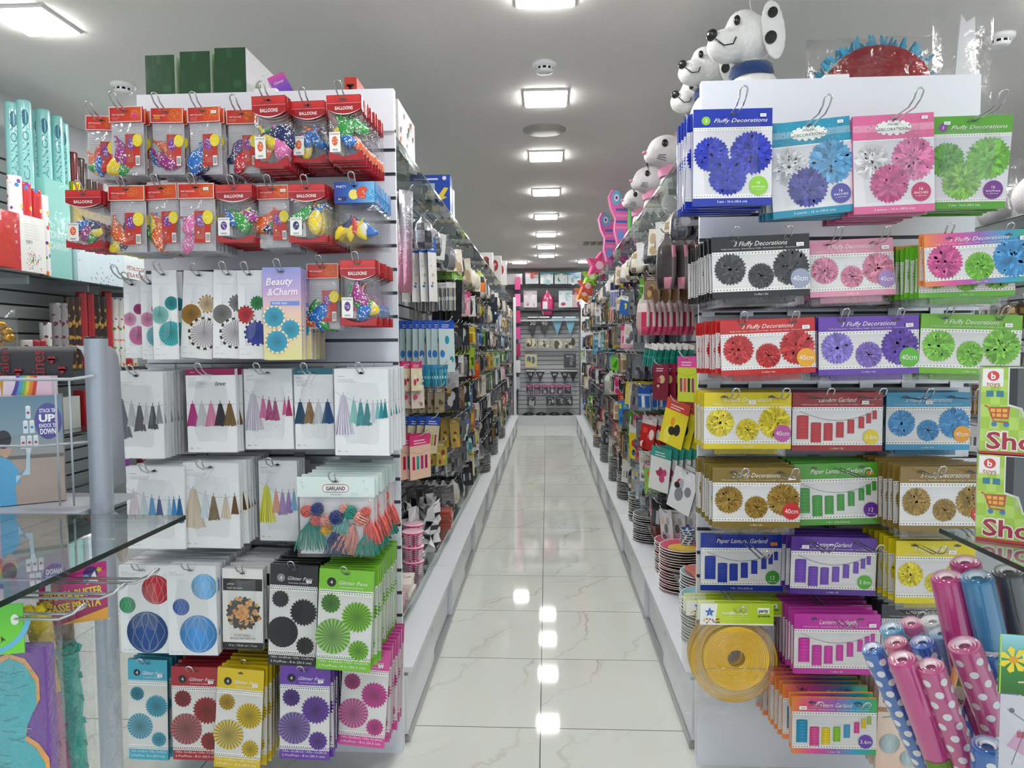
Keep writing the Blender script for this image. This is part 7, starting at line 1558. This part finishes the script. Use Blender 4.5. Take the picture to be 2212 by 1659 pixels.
ROLLS = [
 ('magenta', 0xb8307a, (2085, 1215), (2135, 1420), 1.52, 57, 0, 1, 'plain magenta roll, highest, half under the glass shelf'),
 ('pink', 0xc83a86, (2046, 1248), (2105, 1480), 1.44, 62, 0, 1, 'plain pink roll with a white price label, in front of the highest'),
 ('blue', 0x3a8cc0, (2110, 1248), (2172, 1470), 1.40, 62, 0, 1, 'plain sky blue roll beside the plain pink one'),
 ('grey', 0x4a4c54, (2178, 1235), (2235, 1440), 1.44, 60, 0, 0, 'dark grey roll under the glass shelf'),
 ('blue', 0x2f6ab8, (1884, 1402), (1998, 1640), 1.36, 44, 1, 0, 'blue polka dot roll, the one leaning out furthest'),
 ('pink', 0xc83a86, (1948, 1424), (2050, 1680), 1.30, 56, 0, 2, 'plain pink roll leaning beside the blue polka dot roll'),
 ('pink', 0xc8508a, (2010, 1440), (2108, 1690), 1.28, 56, 1, 2, 'pink polka dot roll in the middle of the front rolls'),
 ('pink', 0xc8508a, (2083, 1395), (2195, 1660), 1.30, 64, 1, 0, 'widest pink polka dot roll'),
 ('blue', 0x2f6ab8, (2142, 1412), (2235, 1640), 1.40, 52, 1, 0, 'blue polka dot roll behind the widest pink one'),
 ('blue', 0x2f6ab8, (2134, 1612), (2150, 1760), 1.22, 64, 1, 0, 'blue polka dot roll standing lowest in the bin'),
 ('sky', 0x6aa8d0, (1925, 1358), (2010, 1560), 1.56, 46, 1, 0, 'pale blue dotted roll at the rear edge'),
 ('pink', 0xe07aa8, (1968, 1346), (2040, 1560), 1.58, 46, 1, 0, 'light pink roll at the rear'),
 ('white', 0xe0dce0, (2015, 1342), (2080, 1560), 1.56, 48, 0, 0, 'white roll at the rear'),
 ('pink', 0xd0608a, (1936, 1388), (2030, 1600), 1.48, 46, 1, 0, 'pink polka dot roll behind the leaning plain pink one'),
 ('blue', 0x2a62c0, (1992, 1388), (2090, 1600), 1.44, 50, 1, 0, 'bright blue polka dot roll between pink ones'),
 ('blue', 0x88b8dc, (2034, 1368), (2120, 1590), 1.50, 48, 0, 0, 'pale blue clear-wrapped roll')]
bin_c = UN(2075, 1700, 1.42)
for k, (cn, c, p0, p1, Y, dpx, dt, lab, lb) in enumerate(ROLLS):
    a, e = UN(*p0, Y), UN(*p1, Y-.0); e.y = Y+.02; r = dpx/2*Y/F_PX; d = (e-a).normalized(); L = .52
    L = min(L, (a.z-.35)/max(.2, -d.z)); L = min(L, .55)
    t = empty('tablecloth_roll', a, label=lb, cat='tablecloth roll', group='plastic tablecloth rolls'); t.rotation_euler = (-d).to_track_quat('Z', 'Y').to_euler()
    roll_mesh(c, r, L, dt).build('rolled_sheet', 'gloss', t)
    if dt: dots_on(t, r, L)
    b = MB(); b.lathe([(r+.0015, -L+.004), (r+.0014, -.004), (r*.8, .008), (r*.35, .004)], 16, 0xffffff); b.build('film_wrap', 'sleeve', t)
    q = t.rotation_euler.to_matrix().inverted() @ (CAM-a); fa = math.atan2(q.y, q.x)
    def wrap(z0, z1, wa, col, nm):
        b = MB(); m2 = 6
        for i in range(m2):
            a0, a1 = fa-wa+2*wa*i/m2, fa-wa+2*wa*(i+1)/m2; rr = r+.002; b.face([(rr*math.cos(a0), rr*math.sin(a0), z0), (rr*math.cos(a1), rr*math.sin(a1), z0), (rr*math.cos(a1), rr*math.sin(a1), z1), (rr*math.cos(a0), rr*math.sin(a0), z1)], col)
        return b.build(nm, 'paper', t)
    if lab == 1: wrap(-.165, -.145, .75, 0xe8e4ee, 'price_label')
    if lab == 2: wrap(-.235, -.205, 1.1, 0x6a8a2c, 'green_label')
b = MB(); cx, cyy = bin_c.x, 1.42
b.lathe([(.13, 0), (.17, .42), (.172, .43), (.165, .43), (.125, .02), (0, .02)], 28, cols=[lambda j, n: (0x6a5a48 if j % 3 else 0x8a7a64), 0x5a4a3a, 0x5a4a3a, 0x4a3c30, 0x4a3c30])
t = empty('roll_bin', (cx+.03, cyy+.02, 0), label='brown woven-look bin holding the tablecloth rolls', cat='bin'); b.build('bin_body', 'cloth', t)
b = MB(); b.lathe([(.172, .42), (.177, .425), (.177, .435), (.170, .438)], 28, 0xd8ccb8); b.build('rim', 'paper', t)
p = UN(2098, 1500, 1.34); t = empty('printed_tube', (p.x, 1.385, p.z), (0, .22, 0), label='brown tube with a printed price between two pink dotted rolls', cat='tube')
b = MB(); b.lathe([(.014, -.2), (.014, .06), (0, .06)], 16, cols=[lambda j, n: 0xb8743a, 0x8a5a2a]); b.build('tube_body', 'gloss', t)
a = Art(); a.rect(-.012, -.05, .012, .05, 0xe0dcc8); a.text('1.20', 0, -.03, w=.02, col=0x2a1a10, L=2, bold=.02); a.rect(-.012, .0, .012, .03, 0x7a9a3a, 1); a.text('FIESTA', 0, .04, w=.02, col=0x2a1a10, L=2, bold=.02); o = a.build('tube_label', 'paper', t); o.location.y = -.0150
# flower-header packet at the picture edge
p = UN(2192, 1386, 1.10); t = empty('straw_flag_packet', (p.x+.012, 1.10, p.z), (0, 0, -.2), label='green packet with yellow flower header hanging beside the rolls', cat='packet')
b = MB(); b.box(-.032, 0, -.085, .05, .002, .01, 0x5a9a30); b.build('header_card', 'gloss', t)
a = Art(); a.vgrad(-.032, -.085, .05, .01, [0x2f6a2a, 0x3a8a3a, 0x9ad8e8]); R = random.Random(9)
for i in range(7): an = 2*PI*i/7; a.poly([(-.012, -.03), (-.012+.018*math.cos(an-.3), -.03+.018*math.sin(an-.3)), (-.012+.022*math.cos(an), -.03+.022*math.sin(an)), (-.012+.018*math.cos(an+.3), -.03+.018*math.sin(an+.3))], 0xf2d83a, 2)
a.disc(-.012, -.03, .006, 0xe8a020, 3); a.disc(.012, -.022, .012, 0xdcead0, 3); a.line([(-.005, -.065), (.04, -.06)], .003, 0xe0d0a8, 3); a.line([(-.03, -.085), (-.03, .008)], .002, 0xbcd84a, 4)
o = a.build('header_print', 'gloss', t); o.location.y = -.0008
a = Art(); a.rect(-.028, -.25, .05, -.087, 0xd8d4dc); a.poly([(-.018, -.17), (.02, -.19), (.0, -.14)], 0xd0a0c0, 1); a.line([(-.018, -.11), (.01, -.13), (-.01, -.2)], .0014, 0x7a7a80, 2); a.disc(-.012, -.112, .004, 0x6a6a70, 2); a.rect(-.004, -.155, .008, -.145, 0xc03a5a, 2); a.build('back_card', 'paper', t)
bag_mesh(-.032, -.27, .05, -.084, .008, 5, 8, seed=90).build('bag', 'film', t)

# ---------------- side aisle with the confetti cannons ----------------
t = empty('display_shelving', (0, 0, 0), label='slatwall shelving with glass shelves along the confetti cannon aisle', cat='shelving')
b = MB(); slat_mesh(b, (-3.13, 2.2), (-3.13, 13.2), .1, 2.7, [.25+.0835*k for k in range(29)], (1, 0), 0xc4c6c8, 0x3a3b3e); b.build('slat_panel', 'plain', t)
for k, z in enumerate((1.895, 1.37, 1.0, .62)):
    b = MB(); b.box(-3.12, 2.3, z-.01, -2.78, 7.0, z); b.build('glass_pane', 'glass', t)
    b = MB(); b.box(-2.7815, 2.3, z-.01, -2.779, 7.0, z, 0x1e2422); b.build('dark_edge', 'glass_edge', t)
    for yy in (3.7, 4.2, 4.7, 5.6): b = MB(); b.box(-3.12, yy, z-.045, -2.86, yy+.012, z-.011, 0x5a5c60); b.build('bracket', 'alu', t)
b = MB(); b.box(-3.12, 2.3, 0, -2.72, 7.0, .30, 0xd8dae0); b.build('base_cabinet', 'plain', t)
def cannon(X, Y, z0, z1, r, cols, lb, text=None, grp='cannons', name='confetti_cannon', conf=0, mat='gloss'):
    t = empty(name, (X, Y, z0), (0, 0, 0), label=lb, cat='confetti cannon', group=grp); h = z1-z0
    b = MB(); K = 12; R = random.Random(int(Y*100)); CF = (0xd8343a, 0xf0c81e, 0x2f7ac8, 0x4aa83a, 0xe87a2a, 0x7a3a9a)
    pf = [(r, h*i/K) for i in range(K)]+[(r, h-.012), (r*.98, h), (0, h+.001)]
    tab = [[R.random() for _ in range(14)] for _ in pf]
    b.lathe(pf, 18, cols=[cols[0]]*(K+1)+[cols[2], cols[2]]); b.build('tube', mat if not conf else ('confetti' if conf < .5 else 'gold_dots' if lin(cols[0])[0] < .1 else 'grey_dots'), t)
    if text:
        a = Art(); a.rect(-r*.4, h*.12, r*.4, h*.96, cols[0], 0); a.text(text, 0, h*.52, w=h*.72, h=r*.8, col=0x3f7f86, L=1, ang=PI/2); a.disc(0, h*.90, r*.5, 0x2a6a84, 1, 10, r*1.2); o = a.build('lettering', 'gloss', t)
        # rolled round the tube
        for v in o.data.vertices: x = v.co.x; v.co.x = (r+.001)*math.sin(x/r); v.co.y = -(r+.001)*math.cos(x/r)
        o.rotation_euler = (0, 0, .75)
    return t
AQ = (0x8fccca, 0x8fccca, 0xc8dce0)
for k, (px, yt) in enumerate(((8, 224), (35, 216), (63, 216), (78, 228), (95, 234), (108, 240), (121, 246))):
    X = -2.9+.055*(k % 2); Y = abs(X)*F_PX/(1181-px); zt = UN(px, yt, Y).z
    cannon(X, Y, 1.90, min(zt, 2.84), .036 if k < 4 else .033, AQ, f'tall aqua confetti cannon, {ORD[k+1]} from the picture edge' if 0 else f'tall aqua confetti cannon with sideways lettering, {ORD[k+1]} along the top shelf', 'CONFETTI CANNON', 'aqua confetti cannons')
def pr_cc(a, w, h): a.rect(-w/2, 0, w/2, h, 0x8fccc4); a.text('CONFETTI', w*.0, h*.44, w=w*.95, h=h*.075, col=0xd4ecea, L=2, bold=.02); a.text('CANNON', w*.0, h*.33, w=w*.75, h=h*.075, col=0xd4ecea, L=2, bold=.02); a.line([(w*.1, h*.95), (w*.3, h*.98)], .004, 0xe8f6f4, 1)
gbox('cannon_display_box', -2.98, 3.78, 1.897, -2.80, 3.98, 2.45, 0x8fccc4, 'aqua display carton lettered for confetti cannons', 'display box', (('R', pr_cc),))
RW = (0xf0eeee, 0xf0eeee, 0xe8e8e8); RD = (0xc8202c, 0xc8202c, 0xe8e0e0)
for k, (px, c) in enumerate(((6, RW), (27, RD), (50, RD), (66, RW))):
    X = -2.80; Y = abs(X)*F_PX/(1181-px); cannon(X, Y, 1.90, 2.40-.02*k, .034, c, f'short {("white", "red")[c is RD]} confetti dotted party popper tube, {ORD[k+1]} in its box', None, 'dotted party tubes', 'party_popper_tube', .30)
def pr_pp(a, w, h): a.rect(-w/2, 0, -w*.1, h, 0xc8202c); a.rect(-w*.1, 0, w/2, h, 0xf0eeec, .5); a.text('party', -w*.32, h*.78, w=w*.28, col=0xf8f0f0, L=3, bold=.03); a.text('products', -w*.32, h*.68, w=w*.3, col=0xf8f0f0, L=3); a.text('Cañón', -w*.3, h*.5, w=w*.26, col=0xf8f0f0, L=3); a.lines(w*.0, h*.85, w*.38, 6, h*.05, 0x8a8a8c, 3); barcode(a, w*.0, h*.5, w*.2, h*.08); R = random.Random(3); [a.disc(w*R.gauss(.2, .09), h*R.gauss(.24, .08), .0035, (0xd8343a, 0xf0c81e, 0x2f7ac8, 0x4aa83a)[k % 4], 3, 5) for k in range(70)]
gbox('popper_display_box', -2.86, 3.36, 1.897, -2.72, 3.66, 2.19, 0xe0dcdc, 'red and white display carton under the dotted tubes', 'display box', (('R', pr_pp),))
gbox('red_carton', -2.80, 3.26, 1.897, -2.66, 3.37, 2.12, 0xc8281c, 'plain red carton at the shelf edge below the dotted tubes', 'carton')
def pr_pet(a, w, h):
    a.rect(-w/2, 0, w/2, h, 0xd3e4ec); R = random.Random(3)
    for k in range(110): u = R.uniform(-.5, .5); a.disc(w*u, h*R.random()**1.8*(1 if u < 0 else .5), .0045, (0x1d2430, 0x2f4a68, 0x3a3a40)[k % 3], 1, 5)
    a.rect(w*.0, h*.1, w*.28, h*.75, 0xe4ecee, 2); a.text('PÉTALOS DE', w*.14, h*.45, w=w*.22, col=0xa03038, L=4, bold=.02); a.text('TELA ROJAS', w*.14, h*.3, w=w*.22, col=0xa03038, L=4, bold=.02); a.rect(w*.34, h*0, w*.38, h*.12, 0xb0202c, 4)
gbox('petal_display_box', -2.98, 4.03, 1.897, -2.80, 4.95, 2.20, 0xd3e4ec, 'long pale blue display carton with dark confetti dots', 'display box', (('R', pr_pet),))
GO = (0xd8b020, 0xd8b020, 0xe8d060); BK = (0x4a1a1e, 0x8a6a3a, 0x2a1a1a)
for k, px in enumerate((143, 158, 173, 188, 203, 217, 230, 243)):
    X = -2.86; Y = abs(X)*F_PX/(1181-px); cannon(X, Y, 1.90, 2.50-.028*k, .032, GO, f'short gold foil confetti tube, {ORD[k+1]} behind the pale blue carton', None, 'gold foil tubes', mat='foil')
for k, px in enumerate((140, 156, 171, 184, 198)):
    X = -3.02; Y = abs(X)*F_PX/(1181-px); cannon(X, Y, 1.90, 2.74-.02*k, .033, (0x6a1a24 if k in (0, 4) else 0x3a2420,)*2+(0x2a1a1a,), f'tall dark {("red", "brown", "brown", "brown", "red")[k]} tube, {ORD[k+1]} behind the gold foil tubes', None, 'dark tubes')
# second shelf: dotted and red tubes, jars of petals
T2 = [(88, 655, 0x9a9496, .66, 0x6a2430), (104, 655, 0x9a9496, .66, 0x6a2430), (120, 640, 0x38201a, .65, 0xb0823a), (134, 640, 0x38201a, .65, 0xb0823a), (149, 632, 0xb0202a, 0, 0), (166, 634, 0xa81c28, 0, 0), (180, 638, 0x2e1c18, .65, 0xc08f3a), (193, 640, 0x241814, .65, 0xc8a040), (207, 630, 0xb8202a, 0, 0), (222, 645, 0xe8e4e0, .3, 0), (235, 645, 0xe8e4e0, .3, 0), (250, 646, 0xb8202a, .3, 0), (262, 646, 0xe4e0dc, .3, 0)]
for k, (px, yt, c, cf, c2) in enumerate(T2):
    X = -2.90; Y = abs(X)*F_PX/(1181-px); zt = UN(px, yt, Y).z; cannon(X, Y, 1.372, zt, .030, (c, c2 or c, mul(c, .6)), f'{"plain red" if c > 0xa00000 and not cf else "patterned"} popper tube, {ORD[k+1]} along the second shelf', None, 'second shelf tubes', 'party_popper_tube', cf)
for k, px in enumerate((18, 34, 50, 64)):
    X = -2.88; Y = abs(X)*F_PX/(1181-px); cannon(X, Y, 1.372, 1.372+(.17 if k < 3 else .27), .030, ((0xc8c0bc, 0xa82430, 0xb8202a, 0xe0dcdc)[k], 0xa82430, 0x8a2a30), f'small red and white popper tube, {ORD[k+1]} at the start of the second shelf', None, 'small popper tubes', 'party_popper_tube', .6)
p = UN(4, 700, 3.1); t = empty('gold_figure_bag', (p.x, 3.1, 1.372), label='gold trinkets in crinkled clear film at the start of the second shelf', cat='bag')
p_x = p.x; b = MB(); R = random.Random(3)
for k in range(8): blob(b, (R.uniform(-.03, .03), R.uniform(-.03, .03), .03+.028*k), (.03, .03, .022), 0xc8962a, 8, 6)
b.build('gold_trinkets', 'foil', t); bag_mesh(-.07, 0, .07, .30, .05, 6, 8, seed=5).build('film_bag', 'film', t)
for k in range(16):
    Y = 4.35+.13*k; z = (1.002, .622)[k % 2]; c = (0xa040a8, 0x8a3a9a, 0x2a2a30, 0x8a2030, 0xb83a4a, 0xc8b8a8, 0x6a3a7a, 0x9a9a9c)[k % 8]
    X = -2.86; b = MB(); b.lathe([(0, 0), (.05, 0), (.05, .13), (.045, .14), (0, .14)], 16, cols=[c, c, 0xd8d0d8, 0x2a2a30, 0x2a2a30]); o = b.build('storage_tin', 'gloss'); o.location = (X, Y, z)
    setp(o, f'{("purple", "plum", "black", "dark red", "red", "beige", "violet", "grey")[k % 8]} tin on the {("third", "lowest")[k % 2]} glass shelf of the cannon aisle, {ORD[k//2+1]} along', 'tin', f'cannon aisle tins {k}')
for k in range(8):
    Y = 4.0+.2*k; gbox('favour_box', -2.98, Y, 1.002, -2.93+.02, Y+.16, 1.20+.03*(k % 3), (0xe8e4e0, 0xb8202a, 0xd8d0c8, 0x7a3a8a, 0xc8c0b8, 0x2a2a2c, 0xe0dcd8, 0x9a2030)[k], f'upright box behind the tins in the cannon aisle, {ORD[k+1]} along', 'box', grp='upright cannon aisle boxes')

# ---------------- side aisle beyond the pompom display ----------------
t = empty('far_gondola', (0, 0, 0), label='white slatwall shelving across the aisle beyond the pompom display', cat='shelving')
b = MB(); slat_mesh(b, (2.98, 2.6), (2.98, 12.2), .1, 2.38, GR, (-1, 0), 0xb8babf, 0x2f3034); b.build('slat_panel', 'plain', t)
b = MB(); b.box(2.56, 2.6, 0, 2.98, 12.2, .29, 0xdcdfe5); b.build('base_cabinet', 'plain', t)
for z in (2.20, .40): b = MB(); b.box(2.62, 2.6, z-.008, 2.97, 12.2, z); b.build('glass_pane', 'glass', t); b = MB(); b.box(2.6185, 2.6, z-.008, 2.62, 12.2, z, 0x303a36); b.build('glass_rim', 'glass_edge', t)
for k, z in enumerate((1.98, 1.72, 1.46, 1.22, .98, .74)):
    Y = 3.7; j = 0
    while Y < 5.6:
        j += 1; nm, kd, ct, w, h = RR.choice(KND); pn, c = RR.choice([PALS[i] for i in (1, 6, 7, 8, 9, 11, 5)]); where = f'{ORD[j]} hook, {RWN[k]} row beyond the pompom display'
        for i in range(3):
            o = mini_obj(nm, kd, w, h, c, 1); o.location = (2.68+.07*i, Y+RR.uniform(-.01, .01), z); o.rotation_euler = (0, RR.uniform(-.06, .06), -math.radians(RR.uniform(40, 58)))
            setp(o, f'{pn} {nm.replace("_", " ")}, {where}', ct, f'{pn} {nm}, {where}')
        hook((2.978, Y, z-.001), .36, -PI/2, f'chrome hook, {where}', 'far aisle hooks'); Y += .24
for k, (Y, c) in enumerate(((3.85, 0xe0d8d8), (4.15, 0xd8d0d2), (4.5, 0xd0c8cc))):
    t = empty('wrapped_plush_bag', (2.78, Y, 2.201), label=f'pale crinkled film bag on the overhead shelf beyond the pompom display, {ORD[k+1]} of three', cat='bag'); b = MB(); blob(b, (0, 0, .12), (.10, .09, .12), c, 12, 8, jit=.06, seed=k); b.build('soft_content', 'cloth', t); bag_mesh(-.13, 0, .13, .34, .11, 6, 8, seed=60+k).build('film_bag', 'film', t)
b = MB(); b.box(4.9, 2.0, 0, 5.18, 12.5, 2.3, 0x9a9ca2); b.build('wall_shelf_block', 'plain', label='grey shelving unit standing along the outer wall beyond the toy aisle', cat='shelving')
